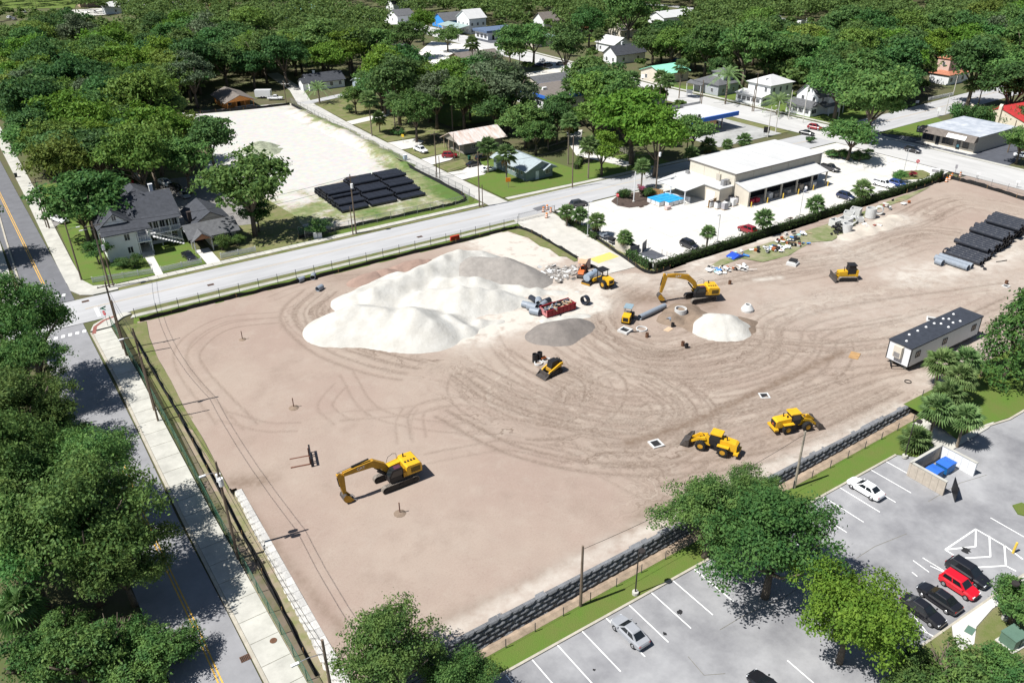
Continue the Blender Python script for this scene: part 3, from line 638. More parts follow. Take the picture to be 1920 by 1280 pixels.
# ------------------------------------------------------------------ heaps
def heap(name, label, cat, segs, slope, mat, step=0.4, rough=0.10, seed=1, parent=None, blend=5.0):
    """segs: (px0, py0, h0, px1, py1, h1): ridge lines of a heap, given where their crests stand"""
    S = []
    for a in segs:
        p, q_ = at(a[0], a[1], a[2]), at(a[3], a[4], a[5]); S.append((p.x, p.y, a[2], q_.x, q_.y, a[5]))
    hm = max(max(s[2], s[5]) for s in S); ex = hm / slope + 1.5
    x0 = min(min(s[0], s[3]) for s in S) - ex; x1 = max(max(s[0], s[3]) for s in S) + ex; y0 = min(min(s[1], s[4]) for s in S) - ex; y1 = max(max(s[1], s[4]) for s in S) + ex
    X, Y = np.meshgrid(np.arange(x0, x1, step), np.arange(y0, y1, step), indexing='ij'); acc = np.zeros(X.shape); q = random.Random(seed)
    nz = np.zeros(X.shape)
    for k in range(22):
        a = q.uniform(0, 6.28); s = q.uniform(.3, 3.0); nz += np.sin((X * math.cos(a) + Y * math.sin(a)) * s + q.uniform(0, 6)) / (1 + s)
    K = blend
    for ax, ay, ah, bx, by, bh in S:
        d = np.array([bx - ax, by - ay]); L2 = d @ d + 1e-6; t = np.clip(((X - ax) * d[0] + (Y - ay) * d[1]) / L2, 0, 1)
        D = np.sqrt((X - ax - t * d[0]) ** 2 + (Y - ay - t * d[1]) ** 2 + 0.35) - 0.59
        h = ah + (bh - ah) * t - slope * D * (1 + 0.03 * nz)
        acc += np.exp(np.clip(K * h, -60, 60))
    H = np.log(acc + 1e-12) / K + nz * rough
    keep = H > -0.15
    n, k = X.shape; I = np.arange(n * k).reshape(n, k); F = np.stack([I[:-1, :-1], I[1:, :-1], I[1:, 1:], I[:-1, 1:]], -1).reshape(-1, 4)
    F = F[keep.ravel()[F].any(1)]; used = np.unique(F); mp = np.full(n * k, -1); mp[used] = np.arange(len(used))
    V = np.stack([X, Y, np.maximum(H, -0.25)], -1).reshape(-1, 3)[used]
    o = mk(name, fastmesh(name, V, mp[F], mat, True), parent)
    return tag(o, label, cat) if label else o
m_gravel = M('grey_gravel', (0.255, 0.235, 0.215), 0.95, var=0.14, scale=1.2, bump=0.5, bscale=7, detail=8)
m_dgravel = M('dark_gravel', (0.185, 0.165, 0.15), 0.95, var=0.14, scale=1.2, bump=0.5, bscale=7, detail=8)
m_pink = M('pink_dirt', (0.265, 0.185, 0.15), 0.95, var=0.18, scale=0.8, bump=0.5, bscale=5, detail=8)
m_brown = M('brown_dirt', (0.2, 0.15, 0.112), 0.95, var=0.2, scale=0.8, bump=0.6, bscale=5, detail=8)
heap('sand_pile', 'huge white sand pile in the middle of the building site', 'sand pile',
     [(632, 585, 3.0, 668, 572, 3.6), (668, 572, 3.6, 722, 578, 3.5), (770, 576, 3.9, 778, 580, 3.8), (778, 580, 3.8, 806, 600, 2.6), (700, 540, 2.6, 800, 498, 3.2), (800, 498, 3.2, 862, 468, 3.4), (862, 468, 3.4, 900, 470, 2.8), (790, 545, 2.4, 860, 540, 2.9), (860, 540, 2.9, 935, 548, 1.9), (935, 548, 1.9, 985, 560, 0.7), (660, 548, 1.8, 740, 512, 2.2), (830, 520, 2.6, 900, 520, 2.4), (930, 530, 1.2, 1000, 540, 0.7), (900, 600, 0.7, 940, 600, 0.3), (1000, 545, 0.4, 1080, 545, 0.25), (838, 590, 1.8, 870, 610, 1.0), (1020, 600, .3, 1095, 590, .28)], 0.60, m_whitesand, 0.25, 0.10, 4, None, 3.4)
heap('gravel_pile', 'tall grey gravel pile against the far side of the white sand', 'gravel pile', [(885, 484, 3.2, 945, 484, 3.5), (945, 484, 3.5, 985, 502, 2.4), (985, 502, 2.4, 1015, 520, .8)], 0.6, m_gravel, 0.35, 0.07, 5)
heap('gravel_pile', 'low dark grey gravel heap in front of the red dumpster', 'gravel pile', [(1012, 622, 1.0, 1042, 606, 1.8), (1042, 606, 1.8, 1078, 598, 1.4)], 0.55, m_dgravel, 0.3, 0.06, 6)
heap('dirt_mound', 'pinkish dirt mound beside the far fence, left of the white sand', 'dirt mound', [(668, 520, 1.0, 698, 510, 1.3)], 0.6, m_pink, 0.3, 0.08, 7)
heap('dirt_mound', 'pinkish dirt mound at the far fence, touching the white sand', 'dirt mound', [(712, 507, 1.2, 726, 504, 1.3)], 0.6, m_pink, 0.3, 0.08, 8)
heap('dirt_mound', 'long pink dirt bank along the far fence behind the white sand', 'dirt mound', [(745, 500, .8, 800, 487, .9)], 0.55, m_pink, 0.3, 0.1, 9)
heap('sand_pile', 'small bright white sand cone near the digging excavator', 'sand pile', [(1352, 586, 2.5, 1360, 588, 2.3), (1340, 598, 1.2, 1375, 598, 1.1)], 0.62, m_whitesand, 0.25, 0.12, 10)
heap('dirt_mound', 'brown dirt skirt around the small white sand cone', 'dirt mound', [(1318, 592, 1.3, 1335, 602, 1.1), (1335, 602, 1.1, 1370, 606, 1.0), (1370, 606, 1.0, 1388, 598, .9)], 0.42, m_brown, 0.3, 0.1, 11)
heap('dirt_mound', 'dug out dirt around the open concrete manhole barrel', 'dirt mound', [(1262, 590, .9, 1285, 572, 1.3), (1285, 572, 1.3, 1300, 580, 1.0)], 0.5, m_brown, 0.3, 0.1, 12)
heap('dirt_mound', 'weedy sand heap in the pale lot behind the trees', 'dirt mound', [(484, 268, 1.8, 492, 274, 1.5)], 0.35, M('weedy_sand', (0.26, 0.28, 0.2), 0.95, var=0.4, scale=1.5), 0.5, 0.15, 13)
heap('sand_bank', 'long low sand bank along the side street fence', 'sand bank', [(555, 205, 1.0, 640, 243, 1.1), (640, 243, 1.1, 720, 285, 1.0), (720, 285, 1.0, 760, 308, .5)], 0.34, m_lot, 0.6, 0.1, 14)
heap('sand_bank', 'low sand ridge along the hedge by the concrete manholes', 'sand bank', [(1590, 440, .5, 1640, 420, .6), (1640, 420, .6, 1680, 405, .4)], 0.35, M('pale_site_sand', (0.45, 0.4, 0.34), 0.95, var=.12, scale=.6, bump=.3, bscale=5), 0.35, 0.06, 15)
# ------------------------------------------------------------------ trees, palms, hedges
NR = np.random.default_rng(5)
m_bark = M('bark', (0.13, 0.105, 0.08), 0.9, var=0.3, scale=4, bump=0.6)
m_palmbark = M('palm_bark', (0.20, 0.165, 0.125), 0.9, var=0.25, scale=5, bump=0.6)
LEAF = dict(oak=leafmat('oak_leaves', (0.048, 0.108, 0.03), (0.142, 0.218, 0.056), 0.025, 0.25, .36),
            dark=leafmat('dark_leaves', (0.036, 0.084, 0.027), (0.105, 0.175, 0.048), 0.02, 0.25, .35),
            bright=leafmat('bright_leaves', (0.07, 0.14, 0.018), (0.15, 0.225, 0.03), 0.015, 0.12, 0.35),
            olive=leafmat('olive_leaves', (0.075, 0.125, 0.024), (0.17, 0.215, 0.042), 0.02, 0.18),
            grey=leafmat('grey_green_leaves', (0.085, 0.11, 0.055), (0.13, 0.15, 0.08), 0.02, 0.2),
            magnolia=leafmat('magnolia_leaves', (0.024, 0.065, 0.016), (0.07, 0.125, 0.026), 0.01, 0.1, 0.12),
            juniper=leafmat('juniper_leaves', (0.05, 0.105, 0.03), (0.125, 0.185, 0.045), 0.015, 0.15),
            palm=leafmat('palm_fronds', (0.11, 0.175, 0.055), (0.21, 0.27, 0.105), 0.015, 0.15, 0.25),
            hedge=leafmat('hedge_leaves', (0.022, 0.045, 0.011), (0.045, 0.075, 0.016), 0.01, 0.1, 0.15),
            flower=leafmat('crimson_flowers', (0.35, 0.02, 0.05), (0.16, 0.05, 0.04), 0.01, 0.1),
            pinkf=leafmat('pink_flowers', (0.5, 0.08, 0.2), (0.1, 0.12, 0.04), 0.01, 0.1))
def leafquads(P, N, size, asp=0.55, jit=0.8):
    """P (n,3) points, N outward normals -> quads"""
    n = len(P); N = N + NR.normal(0, jit, (n, 3)); N /= np.linalg.norm(N, axis=1, keepdims=True) + 1e-9
    a = np.cross(N, NR.normal(0, 1, (n, 3))); a /= np.linalg.norm(a, axis=1, keepdims=True) + 1e-9; b = np.cross(N, a)
    s = (size * NR.uniform(0.6, 1.35, n))[:, None] / 2
    V = np.stack([P - a * s, P - b * s * asp, P + a * s, P + b * s * asp], 1)
    return V.reshape(-1, 3), np.arange(4 * n).reshape(n, 4)
def crownpts(seed, rad, ch, lobes, sub, per, low=-0.35, clump=0.42, lr=(.28, .46), rr=(.45, .9)):
    r = np.random.default_rng(seed); P = []; N = []
    for i in range(lobes):
        d = r.normal(0, 1, 3); d /= np.linalg.norm(d); d[2] = abs(d[2]) * (1.0 if r.random() > .28 else -0.5)
        if d[2] < low: d[2] = low
        rr_ = r.uniform(*rr); c = d * rr_ * np.array(rad); lr_ = r.uniform(*lr) * min(rad[0], rad[1])
        for k in range(sub):
            e = r.normal(0, 1, 3); e /= np.linalg.norm(e)
            if e[2] < -.3: e[2] *= -.6
            q = c + e * lr_ * np.array([1, 1, .72]) * r.uniform(.75, 1.08)
            pts = q + r.normal(0, 1, (per, 3)) * np.array([clump, clump, clump * .5])
            P.append(pts); N.append(np.tile(e * .6 + d * .4 + np.array([0, 0, .45]), (per, 1)))
    P = np.concatenate(P); N = np.concatenate(N); P[:, 2] += ch
    keep = P[:, 2] > 0.6
    return P[keep], N[keep]
def crownmesh(name, seed, rad, ch, lobes, sub, per, leaf, mat, **k):
    P, N = crownpts(seed, rad, ch, lobes, sub, per, **k)
    V, F = leafquads(P, N, leaf)
    return fastmesh(name, V, F, mat)
def trunkmesh(name, seed, h, r, spread, nl=6, mat=None):
    q = random.Random(seed); b = B()
    fork = Vector((q.uniform(-.3, .3), q.uniform(-.3, .3), h * q.uniform(.24, .34)))
    b.cyl((0, 0, -0.3), fork, r * 1.25, r * .85, 9)
    for i in range(nl):
        w = i * 6.283 / nl + q.uniform(-.3, .3); rr = spread * q.uniform(.45, .8)
        p1 = fork + Vector((math.cos(w) * rr * .45, math.sin(w) * rr * .45, h * q.uniform(.14, .26)))
        p2 = fork + Vector((math.cos(w) * rr, math.sin(w) * rr, h * q.uniform(.26, .52)))
        b.cyl(fork, p1, r * .6, r * .4, 6); b.cyl(p1, p2, r * .4, r * .16, 5)
        for j in range(2):
            p3 = p1 + Vector((math.cos(w + q.uniform(-1, 1)) * rr * .45, math.sin(w + q.uniform(-1, 1)) * rr * .45, h * q.uniform(.12, .3))); b.cyl(p1, p3, r * .25, r * .08, 5)
    b.cyl(fork, (fork.x * .6, fork.y * .6, h * .82), r * .6, r * .15, 6)
    return b.mesh(name, mat or m_bark, True)
CR = {}
def kinds():
    # kind: list of (crown mesh, trunk mesh); nominal crown radius 5, height about 10
    def add(k, leafk, seeds, rad, ch, lobes, sub, per, leaf, **kw):
        CR[k] = [(crownmesh('crown', s, rad, ch, lobes, sub, per, leaf, LEAF[leafk], **kw), trunkmesh('trunk', s, ch + rad[2], .3, rad[0])) for s in seeds]
    add('oakhi', 'oak', (1, 2, 3), (5.5, 5.5, 3.6), 6.0, 32, 22, 34, .27, low=-.5, clump=.36, lr=(.2, .36), rr=(.4, 1.0))
    add('oakhi2', 'bright', (4,), (5.2, 5.2, 3.8), 5.6, 32, 22, 34, .28, low=-.5, clump=.36, lr=(.2, .36), rr=(.4, 1.0))
    add('oak', 'oak', (11, 12, 13), (5, 5, 3.3), 6.4, 24, 14, 18, .55)
    add('dark', 'dark', (21, 22, 23), (4.8, 4.8, 3.8), 6.6, 24, 14, 18, .55)
    add('olive', 'olive', (31, 32), (5, 5, 3.0), 6.8, 24, 14, 18, .5)
    add('bright', 'bright', (41, 42), (5, 5, 3.8), 6.2, 34, 10, 22, .55, clump=.5)
    add('grey', 'grey', (51,), (4.5, 4.5, 4.2), 6.6, 20, 13, 18, .5)
    add('juniper', 'juniper', (61, 62), (2.6, 2.6, 2.2), 2.6, 18, 18, 26, .24, clump=.26)
    add('bush', 'dark', (71, 72), (2.4, 2.4, 1.5), 1.5, 14, 14, 16, .3, clump=.3)
    add('bushg', 'oak', (73,), (2.4, 2.4, 1.5), 1.5, 14, 14, 16, .3, clump=.3)
    add('redbush', 'flower', (75,), (1.2, 1.2, .8), .9, 10, 10, 14, .2, clump=.18)
    add('pinkbush', 'pinkf', (76,), (1.2, 1.2, 1.6), 1.8, 10, 10, 14, .22, clump=.2)
    P = []; N = []
    r = np.random.default_rng(81)
    for i in range(240):                                             # magnolia: a broad cone of big leaves
        z = r.uniform(.8, 11.5); w = r.uniform(0, 6.28); rr = 3.6 * (1 - (z / 12.5) ** 1.6) * r.uniform(.75, 1.05) + .3
        c = np.array([rr * math.cos(w), rr * math.sin(w), z]); P.append(c + r.normal(0, 1, (32, 3)) * np.array([.5, .5, .3])); N.append(np.tile(np.array([math.cos(w), math.sin(w), .8]), (32, 1)))
    V, F = leafquads(np.concatenate(P), np.concatenate(N), .42, .5)
    CR['magnolia'] = [(fastmesh('crown', V, F, LEAF['magnolia']), trunkmesh('trunk', 81, 9, .25, 2))]
kinds()
TREES = []
def tree(kind, loc, scale, label, name='broadleaf_tree', group=None, cat='tree', rz=None, sz=None):
    v = CR[kind][rnd.randrange(len(CR[kind]))]; s = scale * (1.22 if kind in ('oak', 'dark', 'olive', 'bright', 'grey') else 1.0)
    e = thing(name, label, cat, loc, rnd.uniform(0, 6.28) if rz is None else rz, group)
    e.scale = (s * rnd.uniform(.94, 1.06), s * rnd.uniform(.94, 1.06), (sz or s) * rnd.uniform(.84, 1.2))
    mk('trunk', v[1], e); mk('crown', v[0], e)
    TREES.append((loc[0], loc[1], 4.4 * s)); return e
CHT = dict(oak=7.8, dark=8.0, olive=8.3, bright=7.6, grey=8.0, oakhi=6.0, oakhi2=5.6, juniper=2.6, bush=1.5, bushg=1.5, redbush=.9, pinkbush=1.8, magnolia=5.5)
def treepx(kind, px, py, hc, scale, label, fn=None, **k):
    hc = CHT[kind] * k.get('sz', scale)
    p = atf(px, py, fn, hc) if fn else at(px, py, hc); z = fn(p.x, p.y) if fn else 0.0
    return tree(kind, (p.x, p.y, z), scale, label, **k)
# nearest trees along the left street
for kd, px, py, hc, s, lb in (('oakhi', 55, 628, 6, 1.15, 'large dark oak overhanging the crossroads, at the left edge'),
                              ('oakhi', 30, 760, 6, 1.12, 'oak at the left edge, shading the street below the crossroads'),
                              ('oakhi', 105, 800, 5, .70, 'narrow oak reaching over the shaded street at mid left'),
                              ('oakhi', -30, 880, 6, 1.1, 'dark oak cut by the left edge of the picture'),
                              ('oakhi', 200, 885, 5, .95, 'oak at the kerb whose shadow falls on the sidewalk'),
                              ('oakhi', 150, 985, 6, 1.30, 'broad spreading oak over the street, largest at lower left'),
                              ('oakhi', 60, 1030, 5, 1.0, 'oak behind the grey picket fence at lower left'),
                              ('oakhi', 60, 690, 5, .9, 'oak between the two large ones at the left edge'), ('oakhi', 110, 900, 5.5, .9, 'oak filling the gap in the left row of trees'), ('oakhi', 20, 960, 5, 1.0, 'oak at the left edge above the grey fence'),
                              ('oakhi', 235, 1040, 5, .85, 'oak at the kerb next to the yellow centre line')):
    treepx(kd, px - 12, py, 6, s, lb, zstreet, name='oak_tree', sz=s * 1.25)
for px, py, s, lb in ((285, 1222, 1.0, 'dense juniper at the kerb near the bottom edge'), (335, 1205, .75, 'dark juniper beside the yellow line at lower left'), (215, 1205, 1.0, 'juniper behind the picket fence at lower left'), (150, 1245, 1.25, 'broad juniper at the bottom edge, left of the street'), (60, 1250, 1.1, 'juniper in the bottom left corner'), (120, 1165, .8, 'small juniper at the end of the picket fence'), (250, 1275, 1.0, 'juniper cut by the bottom edge beside the street')):
    treepx('juniper', px, py, 2.6 * s, s, lb, zstreet, name='juniper_tree')
treepx('oakhi', 735, 1238, 5.2, .86, 'green oak at the corner of the retaining wall, bottom centre', zpark, name='oak_tree')
treepx('oakhi', 850, 1268, 4.0, .62, 'small oak cut by the bottom edge beside the grass strip', zpark, name='oak_tree')
treepx('oakhi', 1330, 965, 6.2, .95, 'left half of the oak pair over the car park kerb', zpark, name='oak_tree')
treepx('oakhi', 1455, 1010, 6.6, 1.25, 'largest oak of the car park, behind the silver car', zpark, name='oak_tree')
treepx('oakhi', 1405, 925, 5.5, .7, 'smaller oak rising over the retaining wall near the loaders', zpark, name='oak_tree')
treepx('oakhi2', 1594, 1165, 5.2, .92, 'yellow green oak standing in the middle of the car park', zpark, name='oak_tree')
for px, py, s, lb in ((1700, 1265, .95, 'juniper bush at the bottom edge below the black cars'), (1790, 1262, 1.15, 'broad juniper bush at the bottom edge by the path'), (1885, 1262, 1.0, 'juniper bush in the bottom right corner'), (1908, 1133, .9, 'round shrub beside the lamp post at the right edge')):
    treepx('juniper', px, py, 2.0 * s, s, lb, zpark, name='juniper_bush', cat='bush')
treepx('magnolia', 1905, 640, 6, 1.05, 'dark glossy magnolia at the right edge behind the palms', name='magnolia_tree')
# house corner and storage lot trees
for kd, px, py, hc, s, lb in (('oak', 462, 350, 6.2, 1.3, 'tall leaning oak between the grey roofed houses and the pipes'), ('olive', 255, 300, 7, 1.2, 'olive green oak above the back yard cars'), ('oak', 155, 355, 6, 1.35, 'big oak on the left of the white house'), ('olive', 115, 305, 7, 1.15, 'yellowish oak beside the upper street'), ('oak', 148, 385, 5, 1.0, 'oak pressed against the white house gable'), ('olive', 330, 245, 7, 1.0, 'yellow green tree at the left edge of the pale lot'), ('dark', 395, 268, 6.5, .95, 'dark tree standing at the edge of the pale sandy lot'), ('oak', 345, 300, 6, 1.0, 'green tree behind the back yard cars'), ('oak', 480, 400, 3.5, .5, 'small tree at the street end of the second house')):
    treepx(kd, px, py, hc, s, lb)
treepx('bushg', 415, 458, 1, .8, 'clipped green shrub at the garage of the second house', name='shrub', cat='bush')
treepx('bushg', 445, 450, 1, .7, 'green shrub under the leaning oak', name='shrub', cat='bush')
treepx('bush', 250, 490, .8, .7, 'dark flowering hedge bush at the foot of the white house', name='shrub', cat='bush')
treepx('bush', 225, 492, .8, .6, 'dark bush at the corner of the white house', name='shrub', cat='bush')
treepx('oak', 178, 465, 2.5, .42, 'small tree behind the utility pole left of the white house')
treepx('bush', 595, 430, .8, .9, 'dark low bush in the shadow beside the storage lot fence', name='shrub', cat='bush')
# north of the main road
for kd, px, py, hc, s, lb in (('bright', 1190, 215, 6, 1.6, 'large bright green tree, biggest of the clump behind the driveway'), ('bright', 1232, 262, 5.5, 1.15, 'bright green tree nearest the road beside the gas station'), ('olive', 1118, 208, 6, 1.1, 'olive tinted tree at the left of the bright green clump'), ('bright', 1130, 285, 2.6, .75, 'round bright bush tree behind the grey cottage'), ('oak', 985, 222, 5, 1.0, 'green oak behind the rusty roofed house'), ('grey', 950, 165, 7, 1.5, 'tall grey mossy tree in front of the blue trimmed building'), ('oak', 905, 130, 6, 1.25, 'oak crown left of the mossy tree'), ('oak', 778, 215, 5, .95, 'grey green tree hiding the rusty house, by the white pickup'), ('dark', 745, 165, 7, 1.35, 'tall dark tree beside the side street'), ('dark', 930, 200, 6, 1.0, 'dark shaded tree behind the mossy tree'), ('oak', 880, 180, 5, .9, 'tree at the green lawn behind the rusty house'), ('oak', 1600, 243, 4.8, .98, 'large rounded tree standing on the traffic corner island'), ('dark', 1045, 222, 5.5, .85, 'dark tree behind the grey cottage'), ('dark', 1050, 195, 4.5, .7, 'dark pointed tree in front of the blue trim'), ('oak', 1005, 250, 4, .7, 'low tree between the grey cottage and rusty house'), ('bright', 820, 150, 5, 1.1, 'bright tree behind the tall palm'), ('dark', 770, 130, 6, 1.1, 'dark tree behind the side street houses'), ('oak', 700, 145, 5, 1.0, 'tree behind the palms on the side street'), ('oak', 665, 185, 3, .6, 'thin tree on the dry lawn by the side street'), ('bush', 745, 245, 1.2, .8, 'round green bush at the drive by the side street'), ('bush', 655, 205, 1, .7, 'low bush on the dry lawn near the street'), ('oak', 1575, 160, 6, 1.3, 'oak overhanging the gabled white house'), ('oak', 1640, 185, 6, 1.5, 'large oak at the street corner behind the avenue'), ('dark', 1692, 150, 6, 1.05, 'dark tree behind the picket fence on the cross street'), ('oak', 1400, 100, 7, 1.5, 'broad oak behind the white hip roofed house'), ('dark', 1352, 126, 5, .85, 'dark tree between the grey house and the white house'), ('bright', 1745, 96, 6, 1.0, 'bright tree beside the pink tower house'), ('oak', 1917, 266, 4, .7, 'tree at the right edge beside the store lot'), ('dark', 1830, 130, 6, 1.4, 'dark tree over the end of the cross street'), ('dark', 1905, 150, 6, 1.4, 'dark tree at the right edge above the red roof'), ('oak', 1100, 145, 6, 1.4, 'big shade tree over the parked cars behind the blue trim'), ('oak', 1160, 165, 5, 1.1, 'oak between the shade tree and the mint roof'), ('oak', 700, 72, 6, 1.5, 'big oak above the pale half hidden house'), ('oak', 765, 62, 6, 1.3, 'oak left of the white gravel yard'), ('oak', 838, 62, 5, 1.0, 'oak at the edge of the white gravel yard'), ('bright', 792, 52, 5, 1.0, 'bright tree below the blue house'), ('oak', 1000, 78, 5, 1.2, 'oak in front of the slate green roof'), ('dark', 1062, 96, 5, 1.2, 'dark oak left of the white gabled house'), ('oak', 1105, 48, 5, 1.2, 'oak above the far lawn'), ('oak', 1180, 30, 6, 1.7, 'large oak near the top edge, left of the white open building'), ('oak', 600, 75, 7, 1.6, 'large tree above the white ranch house'), ('dark', 532, 108, 8, 1.25, 'very tall dark tree behind the orange house'), ('bright', 615, 105, 6, 1.2, 'bright green tree behind the white ranch house')):
    treepx(kd, px, py, hc, s, lb)
for px, py, s, lb, kd in ((1700, 330, .5, 'crimson flowering bush on the planted corner island', 'redbush'), (1710, 326, .8, 'crimson bush beside the entrance sign', 'redbush'), (1688, 332, .8, 'yellow green clump on the corner island', 'bushg'), (1560, 288, .7, 'low brown green hedge bush on the island by the road', 'bush'), (1580, 290, .7, 'second low bush on the traffic island', 'bushg'), (1612, 294, .8, 'low spreading bush on the yard island', 'bush'), (1627, 283, .5, 'round bush under the island tree', 'bush'), (1520, 262, .5, 'small bush behind the white warehouse', 'bush'), (1172, 364, .6, 'dark conical bush on the mulch island', 'bush'), (1165, 366, .4, 'bush beside the stop sign on the island', 'bush'), (1213, 362, .6, 'dark shrub on the mulch island by the blue pallets', 'bush'), (1225, 360, .5, 'shrub behind the blue pallets', 'bush'), (1200, 358, .8, 'pink flowering shrub on the mulch island', 'pinkbush')):
    treepx(kd, px, py, .8, s, lb, name='shrub', cat='bush')
for i in range(7):
    p = Vector((231 + i * 1.6, 122.5 - i * 2.5, 0)); tree('bush', p, 1.3 + .15 * (i % 2), 'tall dark hedge tree behind the strip store', 'hedge_tree', 'hedge trees between the store and the red roof', 'tree', sz=2.2)
# ---- palms
def frond(b, o, w, el, L, seg=11, droop=.5, fan=1.5, rise=0.0):
    """a fan leaf: petiole and radiating blades"""
    d = Vector((math.cos(w) * math.cos(el), math.sin(w) * math.cos(el), math.sin(el))); side = Vector((-math.sin(w), math.cos(w), 0)); up = side.cross(d) * -1
    if up.z < 0: up = -up
    base = Vector(o) + d * L * .42
    b.add([Vector(o) - side * .03, Vector(o) + side * .03, base + side * .03, base - side * .03], [(0, 1, 2, 3)])
    for k in range(seg):
        a = (k / (seg - 1) - .5) * 2 * fan; ll = L * .62 * (1 - .25 * abs(a) / fan)
        dd = d * math.cos(a) + side * math.sin(a); mid = base + dd * ll * .55 + up * .05; tip = base + dd * ll - Vector((0, 0, droop * ll * .45)); p = dd.cross(up).normalized() * .085
        b.add([base, mid + p, tip, mid - p], [(0, 1, 2), (0, 2, 3)])
def palmcrown(seed, n, L, dead=5):
    q = random.Random(seed); b = B(); bd = B()
    for i in range(n):
        t = i / n; el = R(82) - t * R(118) + q.uniform(-.15, .15); frond(b, (0, 0, 0), i * 2.399 + q.uniform(-.2, .2), el, L * q.uniform(.85, 1.1), droop=.25 + .5 * t)
    for i in range(dead): frond(bd, (0, 0, -.25), i * 1.3 + q.uniform(-.3, .3), R(-58) + q.uniform(-.2, .2), L * .75, 7, .6)
    return b.mesh('fronds', LEAF['palm']), bd.mesh('dead_fronds', M('dead_frond', (0.27, 0.18, 0.08), .9, var=.3))
PC = [palmcrown(s, 34, 1.75) for s in (1, 2, 3)]
def feathercrown(seed):
    q = random.Random(seed); b = B()
    for i in range(30):
        w = i * 2.399; el = R(75) - i / 30 * R(85); L = 3.2; d0 = Vector((math.cos(w), math.sin(w), 0)); side = Vector((-math.sin(w), math.cos(w), 0)); pts = []
        for k in range(8):
            t = k / 7; pts.append(d0 * (L * t * math.cos(el) + .1) + Vector((0, 0, L * t * math.sin(el) - 1.6 * t * t)))
        for k in range(7):
            a, c = pts[k], pts[k + 1]; ww = .42 * (1 - abs(k / 7 - .4)); m_ = (a + c) / 2
            for sgn in (-1, 1):
                for j in (0, .5):
                    e = a.lerp(c, j); b.add([e, e + (c - a) * .35, e + side * sgn * ww + (c - a) * .5 - Vector((0, 0, .22))], [(0, 1, 2)])
    return b.mesh('fronds', LEAF['palm'])
FC = feathercrown(4)
PT = {}
def palm(x, y, z, h, label, s=1.0, feather=False, lean=(0, 0), trunks=1, group=None):
    e = thing('date_palm' if feather else 'fan_palm', label, 'palm', (x, y, z), 0, group)
    b = B(); r = .17 if not feather else .26; top = Vector((lean[0], lean[1], h)); n = 7
    for i in range(n):
        a = i / n; c = (i + 1) / n; b.cyl((lean[0] * a * a, lean[1] * a * a, h * a - (.2 if i == 0 else 0)), (lean[0] * c * c, lean[1] * c * c, h * c), r * (1.15 - .25 * a), r * (1.12 - .25 * c), 8)
    if h > .9: b.obj('trunk', m_palmbark, e)
    if feather: o = mk('fronds', FC, e, top); o.scale = (s,) * 3; o.rotation_euler = (0, 0, rnd.uniform(0, 6))
    else:
        c = PC[rnd.randrange(3)]
        rz = rnd.uniform(0, 6)
        for me in c:
            o = mk(me.name.split('.')[0], me, e, top); o.scale = (s,) * 3; o.rotation_euler = (0, 0, rz)
    return e
def palmpx(px, py, h, label, s=1.0, fn=None, **k):
    s *= 1.0 if fn else 1.28
    p = atf(px, py, fn, h) if fn else at(px, py, h); return palm(p.x, p.y, fn(p.x, p.y) if fn else 0.0, h, label, s, **k)
for px, py, h, s, lb in ((1766, 678, 5.2, 1.35, 'fan palm nearest the office trailer, left of its cluster'), (1813, 675, 5.6, 1.2, 'fan palm at the back right of the cluster by the trailer'), (1803, 706, 5.0, 1.25, 'fan palm in the middle of the cluster by the trailer'), (1779, 738, 5.0, 1.25, 'fan palm above the dumpster enclosure, centre of the near group'), (1758, 765, 4.8, 1.35, 'fan palm with twin bare trunk over the concrete apron'), (1811, 782, 4.4, 1.25, 'fan palm over the dark palm shadow on the car park')):
    palmpx(px, py, h, lb, s, zpark)
palmpx(1717, 822, 1.6, 'trunkless fan palm beside the dumpster enclosure', 1.25, zpark)
palmpx(32, 1140, 2.6, 'fan palm at the left edge above the picket fence', 1.5, zstreet)
palmpx(282, 1195, 1.6, 'feathery palm over the kerb at lower left', .75, zstreet, feather=True)
